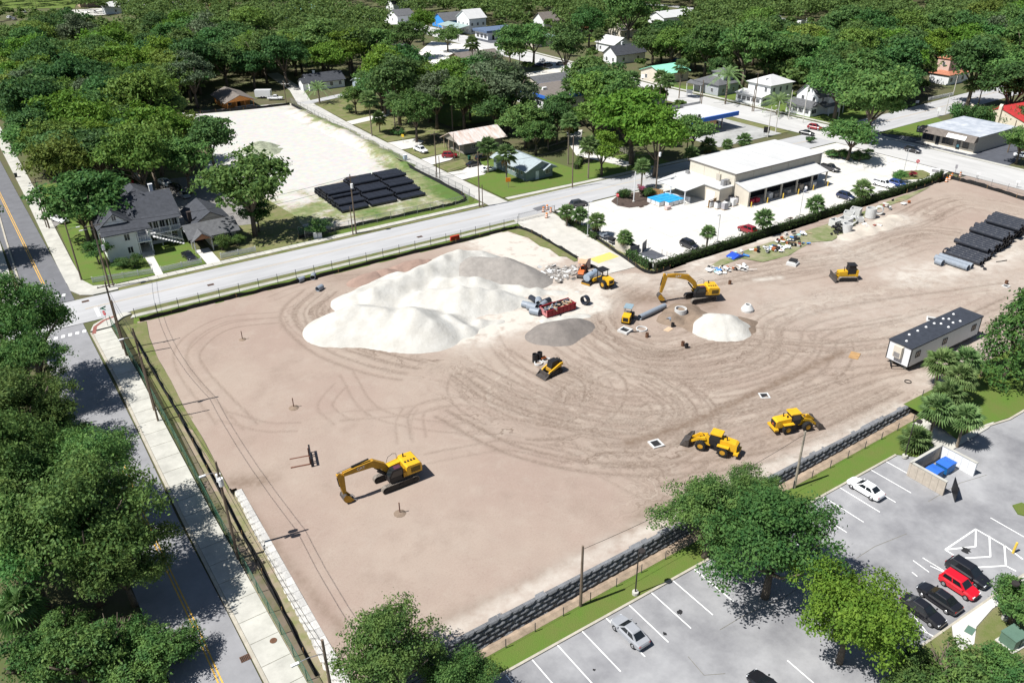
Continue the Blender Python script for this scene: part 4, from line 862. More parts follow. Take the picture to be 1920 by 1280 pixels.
for px, py, h, s, lb in ((1063, 397, 3.0, .85, 'small fan palm at the yard fence, farthest of four'), (1088, 402, 3.0, .85, 'small fan palm at the yard fence, second from the road'), (1119, 414, 3.2, .9, 'fan palm behind the white lamp pole at the lane fence'), (1172, 445, 3.0, .8, 'small fan palm at the grey dumpster gate'), (1328, 435, 3.6, .75, 'fan palm in the hedge next to the black car'), (1433, 409, 3.4, 1.0, 'fan palm in the hedge beside the red car'), (1530, 382, 2.8, 1.0, 'fan palm in the hedge right of the yard lamp'), (1618, 355, 2.8, 1.15, 'bushy fan palm in the hedge beside the navy car'), (1205, 312, 5.2, 1.0, 'fan palm at the road beside the flag pole'), (1328, 272, 1.8, 1.1, 'low fan palm behind the warehouse, largest of the row'), (1364, 271, 1.2, .8, 'low fan palm behind the warehouse, smallest of the row'), (1396, 262, 1.6, 1.0, 'low fan palm behind the far end of the warehouse'), (1297, 288, 4.0, 1.0, 'shaggy fan palm at the rear corner of the warehouse'),
                         (1105, 272, 8.0, 1.2, 'tall fan palm on the lawn near the road'), (1067, 228, 10.5, 1.2, 'very tall thin palm behind the grey cottage lawn'), (949, 290, 6.5, 1.3, 'fan palm in front of the grey cottage'), (914, 274, 6.5, 1.25, 'fan palm beside the cottage driveway'), (845, 163, 12, 1.5, 'tallest fan palm behind the rusty roof'), (691, 187, 10, 1.35, 'tall double trunk palm beside the side street'), (737, 192, 9, 1.4, 'fan palm by the gravel drive on the side street'), (710, 222, 4, 1.1, 'short palm on the dry lawn'), (683, 150, 9, 1.5, 'pale crowned palm above the side street houses'), (715, 130, 9, 1.4, 'brown tinged palm above the side street houses'), (885, 82, 11, 1.5, 'tall palm in front of the brown ranch house'), (974, 60, 13, 1.5, 'very tall palm before the green roofed building'), (1000, 222, 6, 1.3, 'palm left of the blue trimmed building'), (1066, 160, 9, 1.2, 'palm in front of the flat brown roof'), (1028, 248, 4.5, 1.3, 'low palm in front of the white driveway'), (1240, 145, 9, 1.3, 'palm beside the avenue, left of the ivy trunk palm'), (1252, 152, 9, 1.3, 'ivy covered palm beside the avenue'), (1278, 125, 10, 1.3, 'palm in front of the mint roof'), (1145, 170, 5, 1.5, 'broad palm left of the mint roof'), (1225, 70, 11, 1.5, 'tall palm in the trees above the mint roof'), (1185, 150, 5, 1.6, 'palm beside the grey hip roof'), (1825, 158, 7, 1.4, 'fan palm beside the cross street, left of two'), (1845, 155, 7.5, 1.4, 'fan palm beside the cross street, right of two'), (1122, 65, 9, 1.4, 'palm above the white gabled house'), (1290, 95, 6, 1.6, 'broad palm behind the grey house')):
    palmpx(px, py, h, lb, s)
palmpx(1366, 140, 9, 'feathery queen palm between the two storey houses', 1.5, feather=True)
palmpx(1460, 190, 4, 'feathery date palm beside the gabled house', 1.4, feather=True)
palmpx(596, 165, 5, 'feathery palm in front of the white ranch house', 1.2, feather=True)
# ---- hedges
def hedge(name, label, pts, w, h, per_m=150, leaf=.24, mat='hedge', gaps=()):
    P = []; N = []
    for (x0, y0), (x1, y1) in zip(pts, pts[1:]):
        L = math.hypot(x1 - x0, y1 - y0); n = int(L * per_m); t = NR.uniform(0, 1, n); s = NR.uniform(-.5, .5, n); zz = NR.uniform(.05, 1, n)
        face = NR.integers(0, 3, n); s = np.where(face == 0, -.5, np.where(face == 1, .5, s)); zz = np.where(face == 2, 1, zz)
        bump = 1 + .12 * np.sin(t * L * 1.7) + .08 * np.sin(t * L * 4.1)
        nx, ny = -(y1 - y0) / L, (x1 - x0) / L
        P.append(np.stack([x0 + (x1 - x0) * t + nx * s * w * bump, y0 + (y1 - y0) * t + ny * s * w * bump, zz * h * bump], -1) + NR.normal(0, .07, (n, 3)))
        N.append(np.stack([nx * np.sign(s) * (face < 2), ny * np.sign(s) * (face < 2), np.where(face == 2, 1., .35)], -1))
    V, F = leafquads(np.concatenate(P), np.concatenate(N), leaf); e = thing(name, label, 'hedge')
    mk('foliage', fastmesh('foliage', V, F, LEAF[mat]), e); b = B()
    for (x0, y0), (x1, y1) in zip(pts, pts[1:]):
        a = math.atan2(y1 - y0, x1 - x0); L = math.hypot(x1 - x0, y1 - y0); b.cbox(((x0 + x1) / 2, (y0 + y1) / 2, h * .42), (L, w * .7, h * .84), a)
    b.obj('stems', M('hedge_stems', (0.02, 0.025, 0.012), .95), e); return e
hedge('hedge', 'long clipped dark hedge between the concrete yard and the sand', [(92.6, 95.9), (120, 96.3), (150, 96.7), (178, 96.8), (184, 98.5)], 1.1, 1.5)
hedge('hedge', 'short leafy hedge beside the kayaks at the lane corner', [(92.2, 96.6), (92.7, 103.5)], 1.0, 1.5, 160, .28, 'dark')
hedge('hedge', 'dark hedge row at the lane fence behind the small palms', [(93.3, 113), (95.0, 127)], .9, 1.0)
hedge('hedge', 'low hedge along the pavement behind the cottage lawn', [(118, 152), (124, 158)], 1.2, 1.2, 120, .3, 'oak')
# ---- the wood: auto fill with trees that hide nothing the photograph shows
def wproj_(p): return (p - Vector((0, 0, CAM_H))).dot(_f)
KEEP = [(852, 10, 920, 55), (795, 18, 845, 40), (885, 42, 955, 66), (795, 72, 925, 120), (1003, 26, 1035, 38), (1040, 62, 1110, 80), (1125, 70, 1195, 110), (1210, 115, 1290, 150), (1285, 118, 1335, 175), (1380, 132, 1480, 200), (1480, 142, 1570, 220), (1650, 165, 1880, 260), (1725, 215, 1890, 300), (1855, 185, 1920, 230), (1748, 118, 1792, 165), (555, 132, 668, 165), (402, 160, 560, 205), (1002, 130, 1075, 205), (1005, 112, 1060, 130), (-20, -20, 130, 14), (135, 6, 222, 32), (-20, 25, 40, 45), (1170, 0, 1300, 14), (1470, 32, 1535, 52), (1225, 22, 1270, 38), (360, 205, 560, 330), (0, 330, 100, 520), (190, 340, 340, 430), (1390, 175, 1560, 235), (1200, 150, 1400, 215), (735, 25, 760, 42), (840, 235, 925, 280), (1720, 0, 1730, 10), (735, 90, 760, 112)]
KD = [wproj_(at((k[0] + k[2]) / 2, max(k[3], 3))) for k in KEEP]
EXC = [(-9, 10, 30, 300), (10, 190, 30, 142), (5, 40, 140, 186), (44, 94, 140, 272), (86, 100, 130, 290), (99, 140, 143, 172), (98, 118, 176, 192), (97, 122, 268, 292), (128, 190, 120, 145), (155, 190, 145, 180), (146, 180, 200, 262), (118, 132, 212, 232), (184, 210, 20, 470), (203, 222, 150, 232), (203, 236, 90, 131), (200, 345, 127, 150), (150, 200, 284, 352), (213, 243, 252, 288), (203, 228, 305, 402), (244, 268, 348, 372), (62, 84, 260, 292), (190, 260, 40, 110), (12, 300, -50, 100), (275, 305, 148, 172)]
def wproj(x, y, z):
    d = Vector((x, y, z - CAM_H)); c = d.dot(_f)
    if c < 1: return None
    return 960 + FPX * d.dot(C_RIGHT) / c, 640 - FPX * d.dot(C_UP) / c, c
def fill():
    q = random.Random(23); cand = []
    y = 100.0
    while y < 1400:
        st = 7.6 if y < 420 else 10.5 if y < 700 else 14
        x = -420.0
        while x < 900:
            X = x + q.uniform(-.42, .42) * st; Y = y + q.uniform(-.42, .42) * st; x += st
            s = q.uniform(.82, 1.35); r = wproj(X, Y, 6.5 * s)
            if not r or not (-90 < r[0] < 2010 and -70 < r[1] < 1290): continue
            if any(a < X < b and c < Y < d for a, b, c, d in EXC): continue
            R_ = 4.6 * s * FPX / r[2]; bad = False
            for (x0, y0, x1, y1), D in zip(KEEP, KD):
                if r[2] < D - 3 and r[0] + R_ > x0 and r[0] - R_ < x1 and r[1] + R_ * .75 > y0 and r[1] - R_ * .85 < y1: bad = True; break
            if bad:
                if q.random() < .15: continue
                s *= .42; r = wproj(X, Y, 5.5 * s); R_ = 4.4 * s * FPX / r[2]
                if any(r[2] < D - 3 and r[0] + R_ > x0 and r[0] - R_ < x1 and r[1] + R_ * .75 > y0 and r[1] - R_ * .85 < y1 for (x0, y0, x1, y1), D in zip(KEEP, KD)): continue
            if any((X - a) ** 2 + (Y - b) ** 2 < (.62 * (c + 4.6 * s)) ** 2 for a, b, c in TREES[:110]): continue
            cand.append((R_, X, Y, s))
        y += st
    cand.sort(reverse=True)
    where = lambda X, Y: ('in the dense wood left of the pale lot', 'trees of the left wood') if X < 60 else ('in the wood behind the side street houses', 'trees behind the side street') if X < 200 else ('in the wood right of the avenue', 'trees of the right wood')
    names = dict(oak='green broadleaf tree', dark='dark green broadleaf tree', olive='olive green broadleaf tree', bright='bright green broadleaf tree', grey='greyish mossy tree')
    for R_, X, Y, s in cand[:250]:
        k = q.choices(['oak', 'dark', 'olive', 'bright', 'grey'], [4, 3.4, 1.8, 1.6, .7])[0]; w = where(X, Y)
        tree(k, (X, Y, 0), s, names[k] + ' ' + w[0], 'broadleaf_tree', w[1] + ', ' + k)
    P = []; N = []
    base = [crownpts(90 + i, (5, 5, 3.6), 6.4, 14, 6, 3, clump=.6) for i in range(5)]
    for R_, X, Y, s in cand[250:]:
        p, n = base[q.randrange(5)]; k = 1 if Y < 700 else 2
        a = q.uniform(0, 6.28); ca, sa = math.cos(a), math.sin(a); p = p[::k]; n = n[::k]
        P.append(np.stack([p[:, 0] * ca - p[:, 1] * sa, p[:, 0] * sa + p[:, 1] * ca, p[:, 2]], -1) * s + np.array([X, Y, 0])); N.append(n)
    P = np.concatenate(P); N = np.concatenate(N); V, F = leafquads(P, N, 1.25, .7)
    o = mk('far_wood', fastmesh('far_wood', V, F, LEAF['oak'])); tag(o, 'far wood that closes the picture behind the houses', 'wood', kind='stuff')
    print('trees', len(cand), 'far quads', len(F))
fill()
# ------------------------------------------------------------------ buildings
m_wallw = M('white_siding', (0.70, 0.71, 0.72), 0.7, var=0.06, scale=0.6)
m_wallcream = M('cream_wall', (0.55, 0.50, 0.42), 0.8, var=0.07, scale=0.5)
m_wallbeige = M('beige_metal_wall', (0.42, 0.39, 0.335), 0.7, var=0.06, scale=0.4)
m_glass = M('dark_window_glass', (0.02, 0.025, 0.032), 0.12, var=0.2, spec=0.6)
m_frame = M('white_frame', (0.7, 0.7, 0.7), 0.6, var=0.05)
m_dgrey = M('dark_shingle', (0.05, 0.054, 0.064), 0.9, var=0.22, scale=1.5, bump=0.3, bscale=10, detail=8)
m_grey = M('grey_shingle', (0.105, 0.107, 0.113), 0.9, var=0.22, scale=1.5, bump=0.3, bscale=10, detail=8)
m_lgrey = M('pale_blue_grey_shingle', (0.29, 0.335, 0.35), 0.9, var=0.14, scale=1.5, bump=0.2, bscale=10, detail=8)
m_brownr = M('brown_shingle', (0.155, 0.135, 0.12), 0.9, var=0.2, scale=1.2, bump=0.3, bscale=10, detail=8)
m_tan = M('tan_wall', (0.42, 0.30, 0.22), 0.8, var=0.08)
m_peach = M('peach_wall', (0.55, 0.34, 0.18), 0.8, var=0.1, scale=0.8)
m_whiteroof = M('white_roof_sheet', (0.53, 0.53, 0.525), 0.6, scale=0.5, detail=9, c2=(0.46, 0.46, 0.455), streak=(1.6, .3, 1))
m_blue = M('blue_fascia', (0.03, 0.13, 0.50), 0.6, var=0.08)
m_dark = M('dark_interior', (0.02, 0.02, 0.022), 0.9, var=0.2)
m_wood = M('bare_wood', (0.36, 0.22, 0.10), 0.85, var=0.22, scale=2, streak=(1, 1, 6))
m_rustroof = M('rusty_white_metal_roof', (0.60, 0.585, 0.57), 0.6, scale=0.6, c2=(0.44, 0.33, 0.27), detail=9, streak=(1.8, .35, 1))
def win(e, side, u, z, w, h, base=(0, 0), fm=None, gm=None, mull=1, parent=None):
    """a window: frame part with its pane; side W looks to -x, S looks to -y; base = wall plane coordinate"""
    b = B(); g = B(); t = .07
    def put(bb, u0, u1, z0, z1, d0, d1):
        if side == 'S': bb.box(u0, u1, base - d1, base - d0, z0, z1)
        else: bb.box(base - d1, base - d0, u0, u1, z0, z1)
    put(b, u, u + w, z, z + t, .005, .06); put(b, u, u + w, z + h - t, z + h, .005, .06); put(b, u, u + t, z + t, z + h - t, .005, .055); put(b, u + w - t, u + w, z + t, z + h - t, .005, .055)
    for i in range(mull):
        c = u + w * (i + 1) / (mull + 1); put(b, c - .03, c + .03, z + t, z + h - t, .008, .05)
    put(g, u + t, u + w - t, z + t, z + h - t, .006, .03)
    o = b.obj('window', fm or m_frame, e); g.obj('pane', gm or m_glass, o); return o
def door(e, side, u, w, h, base, mat=None, z=0.0):
    b = B(); k = B()
    if side == 'S': b.box(u, u + w, base - .05, base - .004, z, z + h); k.cyl((u + w * .85, base - .05, z + 1), (u + w * .85, base - .1, z + 1), .04, .04, 6)
    else: b.box(base - .05, base - .004, u, u + w, z, z + h); k.cyl((base - .05, u + w * .85, z + 1), (base - .1, u + w * .85, z + 1), .04, .04, 6)
    o = b.obj('door', mat or m_dark, e); k.obj('handle', m_steel, o); return o
def gable(e, x0, x1, y0, y1, h, rise, ax, rm, wm, over=.45, th=.14, name='roof', seam=0):
    b = B(); gs = []
    if ax == 'x':
        ym = (y0 + y1) / 2; sl = rise / (ym - y0); a, c = x0 - over, x1 + over; ye0, ye1 = y0 - over, y1 + over; ze = h - sl * over
        for s, ye in ((0, ye0), (1, ye1)): b.add([(a, ye, ze), (c, ye, ze), (c, ym, h + rise), (a, ym, h + rise), (a, ye, ze + th), (c, ye, ze + th), (c, ym, h + rise + th), (a, ym, h + rise + th)], [(0, 1, 2, 3), (4, 5, 6, 7), (0, 1, 5, 4), (0, 3, 7, 4), (1, 2, 6, 5)])
        for x, d in ((x0, 1), (x1, -1)): gs.append(B().add([(x, y0, h), (x, y1, h), (x, ym, h + rise - .01), (x + .1 * d, y0, h), (x + .1 * d, y1, h), (x + .1 * d, ym, h + rise - .01)], [(0, 1, 2), (3, 5, 4), (0, 2, 5, 3), (1, 4, 5, 2), (0, 3, 4, 1)]))
    else:
        xm = (x0 + x1) / 2; sl = rise / (xm - x0); a, c = y0 - over, y1 + over; xe0, xe1 = x0 - over, x1 + over; ze = h - sl * over
        for s, xe in ((0, xe0), (1, xe1)): b.add([(xe, a, ze), (xe, c, ze), (xm, c, h + rise), (xm, a, h + rise), (xe, a, ze + th), (xe, c, ze + th), (xm, c, h + rise + th), (xm, a, h + rise + th)], [(0, 1, 2, 3), (4, 5, 6, 7), (0, 1, 5, 4), (0, 3, 7, 4), (1, 2, 6, 5)])
        for y, d in ((y0, 1), (y1, -1)): gs.append(B().add([(x0, y, h), (x1, y, h), (xm, y, h + rise - .01), (x0, y + .1 * d, h), (x1, y + .1 * d, h), (xm, y + .1 * d, h + rise - .01)], [(0, 1, 2), (3, 5, 4), (0, 2, 5, 3), (1, 4, 5, 2), (0, 3, 4, 1)]))
    o = b.obj(name, rm, e); [g.obj('gable_wall', wm, e) for g in gs]
    if seam:
        s = B(); n = int((c - a) / seam)
        for i in range(1, n):
            t = a + i * seam
            if ax == 'x':
                for ye in (ye0, ye1): s.add([(t - .03, ye, ze + th), (t + .03, ye, ze + th), (t + .03, ym, h + rise + th), (t - .03, ym, h + rise + th), (t, ye, ze + th + .05), (t, ym, h + rise + th + .05)], [(0, 4, 5, 3), (1, 2, 5, 4)])
        s.obj('seams', rm, o)
    return o
def hip(e, x0, x1, y0, y1, h, rise, rm, over=.45, name='roof', flat=0.0):
    a0, a1, b0, b1 = x0 - over, x1 + over, y0 - over, y1 + over; k = min(a1 - a0, b1 - b0) / 2 - flat; b = B()
    V = [(a0, b0, h), (a1, b0, h), (a1, b1, h), (a0, b1, h), (a0, b0, h + .16), (a1, b0, h + .16), (a1, b1, h + .16), (a0, b1, h + .16), (a0 + k, b0 + k, h + rise), (a1 - k, b0 + k, h + rise), (a1 - k, b1 - k, h + rise), (a0 + k, b1 - k, h + rise)]
    b.add(V, [(0, 3, 2, 1), (0, 1, 5, 4), (1, 2, 6, 5), (2, 3, 7, 6), (3, 0, 4, 7), (4, 5, 9, 8), (5, 6, 10, 9), (6, 7, 11, 10), (7, 4, 8, 11), (8, 9, 10, 11)])
    return b.obj(name, rm, e)
def shed(e, x0, x1, y0, y1, zlo, zhi, low, rm, name='porch_roof', th=.12):
    """mono pitch roof, low side given as W or S"""
    z = {'W': (zlo, zhi, zhi, zlo), 'S': (zlo, zlo, zhi, zhi)}[low]; c = [(x0, y0), (x1, y0), (x1, y1), (x0, y1)]
    return B().add([(p[0], p[1], k) for p, k in zip(c, z)] + [(p[0], p[1], k + th) for p, k in zip(c, z)], [(0, 3, 2, 1), (4, 5, 6, 7), (0, 1, 5, 4), (1, 2, 6, 5), (2, 3, 7, 6), (3, 0, 4, 7)]).obj(name, rm, e)
def walls(e, x0, x1, y0, y1, h, wm, name='wall', z0=0.0): return B().box(x0, x1, y0, y1, z0, h).obj(name, wm, e)
def posts(e, pts, h, mat=None, r=.08, z0=0.0):
    for x, y in pts: B().box(x - r, x + r, y - r, y + r, z0, h).obj('post', mat or m_frame, e)
def rail(e, p, q, z, mat=None, h=.95, step=.4):
    b = B(); a = math.atan2(q[1] - p[1], q[0] - p[0]); L = math.hypot(q[0] - p[0], q[1] - p[1]); b.cbox(((p[0] + q[0]) / 2, (p[1] + q[1]) / 2, z + h), (L, .08, .08), a)
    n = max(2, int(L / step))
    for i in range(n + 1): b.cbox((p[0] + (q[0] - p[0]) * i / n, p[1] + (q[1] - p[1]) * i / n, z + h / 2), (.05, .05, h), a)
    return b.obj('railing', mat or m_frame, e)
def chimney(roof_, x, y, z0, z1, mat=None): return B().box(x - .35, x + .35, y - .3, y + .3, z0, z1).box(x - .42, x + .42, y - .37, y + .37, z1, z1 + .15).obj('chimney', mat or m_wallw, roof_)
def house(name, label, cat='house'): return thing(name, label, cat)
# --- white corner house (two storeys, front gable, stairs)
e = house('white_house', 'white two storey house with dark roofs at the street corner')
walls(e, 13.0, 18.4, 155.6, 166, 5.2, m_wallw); walls(e, 18.4, 27.0, 160.4, 173, 5.2, m_wallw, 'wing_wall')
B().add([(12.4, 154.9, 5.1), (21.2, 154.9, 5.1), (20.6, 157.4, 6.3), (13.0, 157.4, 6.3), (12.4, 154.9, 5.25), (21.2, 154.9, 5.25), (20.6, 157.4, 6.45), (13.0, 157.4, 6.45)], [(0, 3, 2, 1), (4, 5, 6, 7), (0, 1, 5, 4), (1, 2, 6, 5), (3, 0, 4, 7)]).obj('skirt_roof', m_dgrey, e)
gable(e, 12.7, 18.4, 157.4, 168, 6.0, 2.3, 'y', m_dgrey, m_wallw, .35); walls(e, 12.75, 18.35, 157.45, 167.9, 6.0, m_wallw, 'attic_wall', 5.2)
r_ = gable(e, 17.0, 27.2, 160.2, 173, 5.2, 3.2, 'x', m_dgrey, m_wallw, .5, name='wing_roof')
hip(e, 19, 26, 172.5, 183, 4.6, 2.6, m_dgrey, name='rear_roof'); walls(e, 19, 26, 173, 183, 4.6, m_wallw, 'rear_wall')
chimney(r_, 25.0, 171.0, 6.0, 8.6); chimney(r_, 17.2, 171, 6, 8.0)
win(e, 'S', 15.2, 7.0, .8, 1.0, 157.4); win(e, 'S', 16.3, 3.5, 1.0, 1.3, 155.6); win(e, 'S', 16.4, 1.0, 1.0, 1.3, 155.6)
for k in range(2): win(e, 'W', 157.5 + k * 4, 3.4, 1.0, 1.3, 13.0)
B().box(18.4, 20.9, 155.6, 160.4, 2.55, 2.75).obj('balcony_floor', m_frame, e); B().box(18.4, 20.9, 155.6, 160.4, 0.02, .6).obj('porch_floor', m_walk, e)
posts(e, [(18.6, 155.8), (20.7, 155.8), (20.7, 158)], 5.1, z0=.6); rail(e, (18.6, 155.8), (20.7, 155.8), 2.75); rail(e, (20.7, 155.8), (20.7, 160), 2.75); door(e, 'S', 19.0, 1.2, 2.0, 160.4, z=.6)
for i in range(4): B().box(18.5, 20.6, 154.3 + i * .32, 155.58, .02 + i * .14, .15 + i * .14).obj('step', m_walk, e)
B().box(21.0, 27.0, 158.6, 160.4, 2.55, 2.75).obj('gallery_floor', m_frame, e); posts(e, [(21.2, 158.8), (23.1, 158.8), (25, 158.8), (26.8, 158.8)], 5.2); rail(e, (21.0, 158.7), (26.9, 158.7), 2.75)
for i in range(5): win(e, 'S', 21.2 + i * 1.15, 3.1, 1.0, 1.6, 160.4)
for i in range(3): win(e, 'S', 21.4 + i * 1.9, .7, 1.2, 1.4, 160.4)
st = B()
for i in range(11): st.box(21.4 + i * .48, 21.9 + i * .48, 157.2, 158.3, 2.55 - i * .24 - .06, 2.55 - i * .24)
so = st.obj('staircase', m_frame, e); b = B()
for y in (157.15, 158.35): b.cyl((21.4, y, 3.5), (26.7, y, .95), .05, .05, 6); [b.cyl((21.4 + i * .66, y, 2.5 - i * .32), (21.4 + i * .66, y, 3.5 - i * .32), .03, .03, 4) for i in range(9)]
b.obj('stair_rail', m_frame, so)
shed(e, 20.6, 27.3, 158.2, 160.9, 5.15, 5.6, 'S', m_dgrey, 'gallery_roof')
# --- second house with carport
e = house('grey_roof_house', 'low house with dark roof and carport beside the white corner house')
walls(e, 30.6, 35.6, 152.6, 157.4, 2.7, m_wallcream); walls(e, 29.4, 36, 157.4, 168, 2.9, m_wallcream, 'rear_wall')
gable(e, 26.9, 35.8, 151.6, 158.2, 2.8, 1.6, 'x', m_grey, m_wallw, .4); r_ = gable(e, 29.2, 36.2, 158.4, 168, 2.95, 2.0, 'y', m_dgrey, m_wallcream, .4, name='rear_roof')
gable(e, 27.2, 30.6, 150.6, 153.6, 2.6, 1.15, 'y', m_grey, M('rust_stain', (0.3, 0.14, 0.08)), .3, name='carport_roof'); chimney(r_, 29.2, 160.4, 0, 5.0, M('dark_brick', (0.06, 0.045, 0.04)))
posts(e, [(27.3, 150.8), (30.5, 150.8), (27.3, 153.4)], 2.6); B().box(27.4, 30.5, 157.0, 157.2, 0, 2.6).obj('carport_wall', m_dark, e)
for i in range(2): win(e, 'S', 31.3 + i * 2.2, .9, 1.3, 1.2, 152.6, mull=2)
# --- grey cottage north of the road
m_teal = M('teal_grey_wall', (0.165, 0.215, 0.21), .8, var=.08)
e = house('grey_cottage', 'blue grey cottage with pale roof on the green lawn')
walls(e, 102.8, 110.3, 151.2, 165.5, 2.6, m_teal); gable(e, 102.6, 110.5, 150.8, 165.7, 2.6, 1.7, 'y', m_lgrey, m_teal, .5); gable(e, 107.0, 110.6, 149.9, 152.0, 2.4, .9, 'y', m_lgrey, m_teal, .25, name='porch_roof')
win(e, 'S', 108.2, .9, 1.3, 1.2, 151.2, mull=2); door(e, 'S', 105.4, .9, 2.0, 151.2, M('pale_door', (.6, .65, .68)))
for i in range(4): win(e, 'W', 152.6 + i * 1.8, 1.1, .9, 1.0, 102.8)
# --- rusty metal roof house
e = house('rusty_roof_house', 'old house under a rusty white metal roof by the side street')
walls(e, 102.6, 114.5, 179.6, 187.4, 3.0, M('weathered_wall', (.26, .24, .21), .85, var=.2)); gable(e, 101.0, 114.8, 179.0, 188, 3.0, 2.0, 'x', m_rustroof, M('weathered_wall', (.26, .24, .21)), .5, seam=.9)
posts(e, [(101.2, 179.4), (101.2, 182.4), (101.2, 185), (101.2, 187.6)], 3.0, M('peach_post', (.5, .38, .28))); win(e, 'W', 181, 1, 1, 1.2, 102.6); door(e, 'W', 184, 1, 2, 102.6); win(e, 'S', 105, 1, 1.1, 1.2, 179.6); win(e, 'S', 110, 1, 1.1, 1.2, 179.6)
# --- flat blue trimmed building and its grey neighbour
e = house('flat_roof_building', 'flat brown roofed building with a bright blue fascia', 'building')
walls(e, 148.2, 166, 204.6, 223.5, 3.6, m_wallw); B().box(147.4, 166.4, 203.8, 224, 3.6, 4.5).obj('fascia', m_blue, e); B().box(147.7, 166.1, 204.1, 223.7, 4.5, 4.56).obj('roof', m_brownr, e)
for x, y in ((152, 214), (158, 210)): B().box(x, x + 1.6, y, y + 1.1, 4.56, 5.3).obj('roof_unit', m_frame, e)
door(e, 'W', 207, 1.2, 2.2, 148.2); win(e, 'W', 209.5, 1, 2, 1.4, 148.2); win(e, 'S', 151, 1, 2, 1.4, 204.6); win(e, 'S', 156, 1, 2, 1.4, 204.6)
e = house('grey_gable_building', 'pale building with grey gable roof behind the blue trimmed one', 'building')
walls(e, 159, 174, 225.4, 237, 3.6, m_wallcream); gable(e, 159, 174, 225.4, 237, 3.6, 1.7, 'x', m_grey, m_wallcream, .5); win(e, 'W', 229, 1, 1.2, 1.2, 159); win(e, 'S', 168, 1, 1.2, 1.2, 225.4)
# --- far houses
def simple(name, label, x0, x1, y0, y1, h, rise, ax, rm, wm, nw=(2, 2), kind='gable', two=False, ch=None, cat='house'):
    e = house(name, label, cat); walls(e, x0, x1, y0, y1, h, wm)
    r = gable(e, x0, x1, y0, y1, h, rise, ax, rm, wm, .5) if kind == 'gable' else hip(e, x0, x1, y0, y1, h, rise, rm)
    for lv in range(2 if two else 1):
        for i in range(nw[0]): win(e, 'W', y0 + (y1 - y0) * (i + .5) / nw[0] - .55, .9 + lv * 2.8, 1.1, 1.4, x0)
        for i in range(nw[1]): win(e, 'S', x0 + (x1 - x0) * (i + .5) / nw[1] - .55, .9 + lv * 2.8, 1.1, 1.4, y0)
    if ch: chimney(r, *ch)
    return e
simple('ranch_house', 'brown roofed ranch house beside the white gravel yard', 164, 182, 286.5, 296, 3.0, 1.7, 'x', m_brownr, m_tan, (1, 5))
e = simple('white_house', 'tall white house with white metal roof far up the avenue', 211.5, 221, 360, 372, 7.2, 3.4, 'x', m_whiteroof, m_wallw, (3, 3), two=True)
shed(e, 205, 211.5, 360, 381, 3.0, 4.0, 'W', M('green_grey_metal', (.25, .32, .31))); posts(e, [(205.4, 360.5 + i * 4) for i in range(6)], 3.0); walls(e, 208, 211.4, 373, 381, 3.0, m_wallw, 'porch_wall')
simple('blue_house', 'bright blue gabled house far up the avenue', 212, 224, 386, 399, 3.6, 3.0, 'x', m_grey, M('bright_blue_wall', (.04, .24, .62), .7, var=.06), (2, 2))
e = house('navy_roof_building', 'low white building with dark navy roof far up the avenue', 'building'); walls(e, 208.6, 226, 338.5, 350, 3.2, m_wallw); B().box(207.6, 226.6, 337.8, 350.6, 3.2, 4.2).obj('roof', M('navy_roof', (.10, .14, .22), .6, var=.15), e); [win(e, 'W', 339.5 + i * 3.4, .6, 2.2, 1.8, 208.6) for i in range(3)]; door(e, 'S', 211, 1.2, 2.2, 338.5)
simple('green_roof_building', 'far building with slate green hip roof behind the trees', 214, 226, 308, 330, 3.6, 2.4, 'x', M('slate_green_roof', (.14, .2, .19), .8, var=.15), m_wallcream, (3, 2), 'hip', cat='building')
simple('white_cottage', 'small white cottage with steep brown gable far in the trees', 251, 260, 353, 363, 3.6, 3.6, 'x', m_brownr, m_wallw, (2, 1))
simple('white_gable_house', 'white gabled house with dark roof and two chimneys among palms', 216, 231, 254.5, 262.5, 3.6, 2.8, 'x', m_dgrey, m_wallw, (2, 2), ch=(222, 258.5, 5, 7.4))
simple('pale_roof_house', 'house with pale roof behind the white gabled house', 231, 241, 274, 286, 3.6, 2.4, 'y', m_whiteroof, m_wallw, (2, 2))
simple('mint_roof_house', 'house with a mint green metal roof beside the avenue', 204.5, 217, 215.5, 227, 3.4, 1.9, 'x', M('mint_roof', (.25, .62, .45), .5, var=.08), m_wallcream, (2, 2))
e = simple('grey_house', 'grey two storey house with hip roof beside the mint roof', 205.5, 215, 190, 201, 3.4, 2.4, 'x', m_grey, M('grey_siding', (.33, .35, .37), .8), (2, 2), 'hip'); walls(e, 209, 213.5, 191.5, 196.5, 6.6, M('grey_siding', (.33, .35, .37)), 'tower_wall', 3.6); hip(e, 209, 213.5, 191.5, 196.5, 6.6, 1.4, m_grey, .4, 'tower_roof'); win(e, 'W', 193, 5.0, 1.2, 1.3, 209); win(e, 'S', 210.5, 5, 1.2, 1.3, 191.5); shed(e, 203.6, 205.5, 196, 203, 2.6, 3.4, 'W', m_grey); posts(e, [(203.8, 196.3), (203.8, 199.5), (203.8, 202.7)], 2.6)
e = house('white_house', 'white two storey house with white hip roof and sun porch'); walls(e, 208.8, 219, 171.5, 180.5, 5.9, m_wallw); r_ = hip(e, 208.8, 219, 171.5, 180.5, 5.9, 2.3, m_whiteroof, .6)
for i in range(2): win(e, 'W', 172.8 + i * 4, 3.7, 1.0, 1.5, 208.8)
for i in range(3): win(e, 'S', 210 + i * 3, 3.7, 1.0, 1.5, 171.5); win(e, 'S', 210 + i * 3, .9, 1.0, 1.5, 171.5)
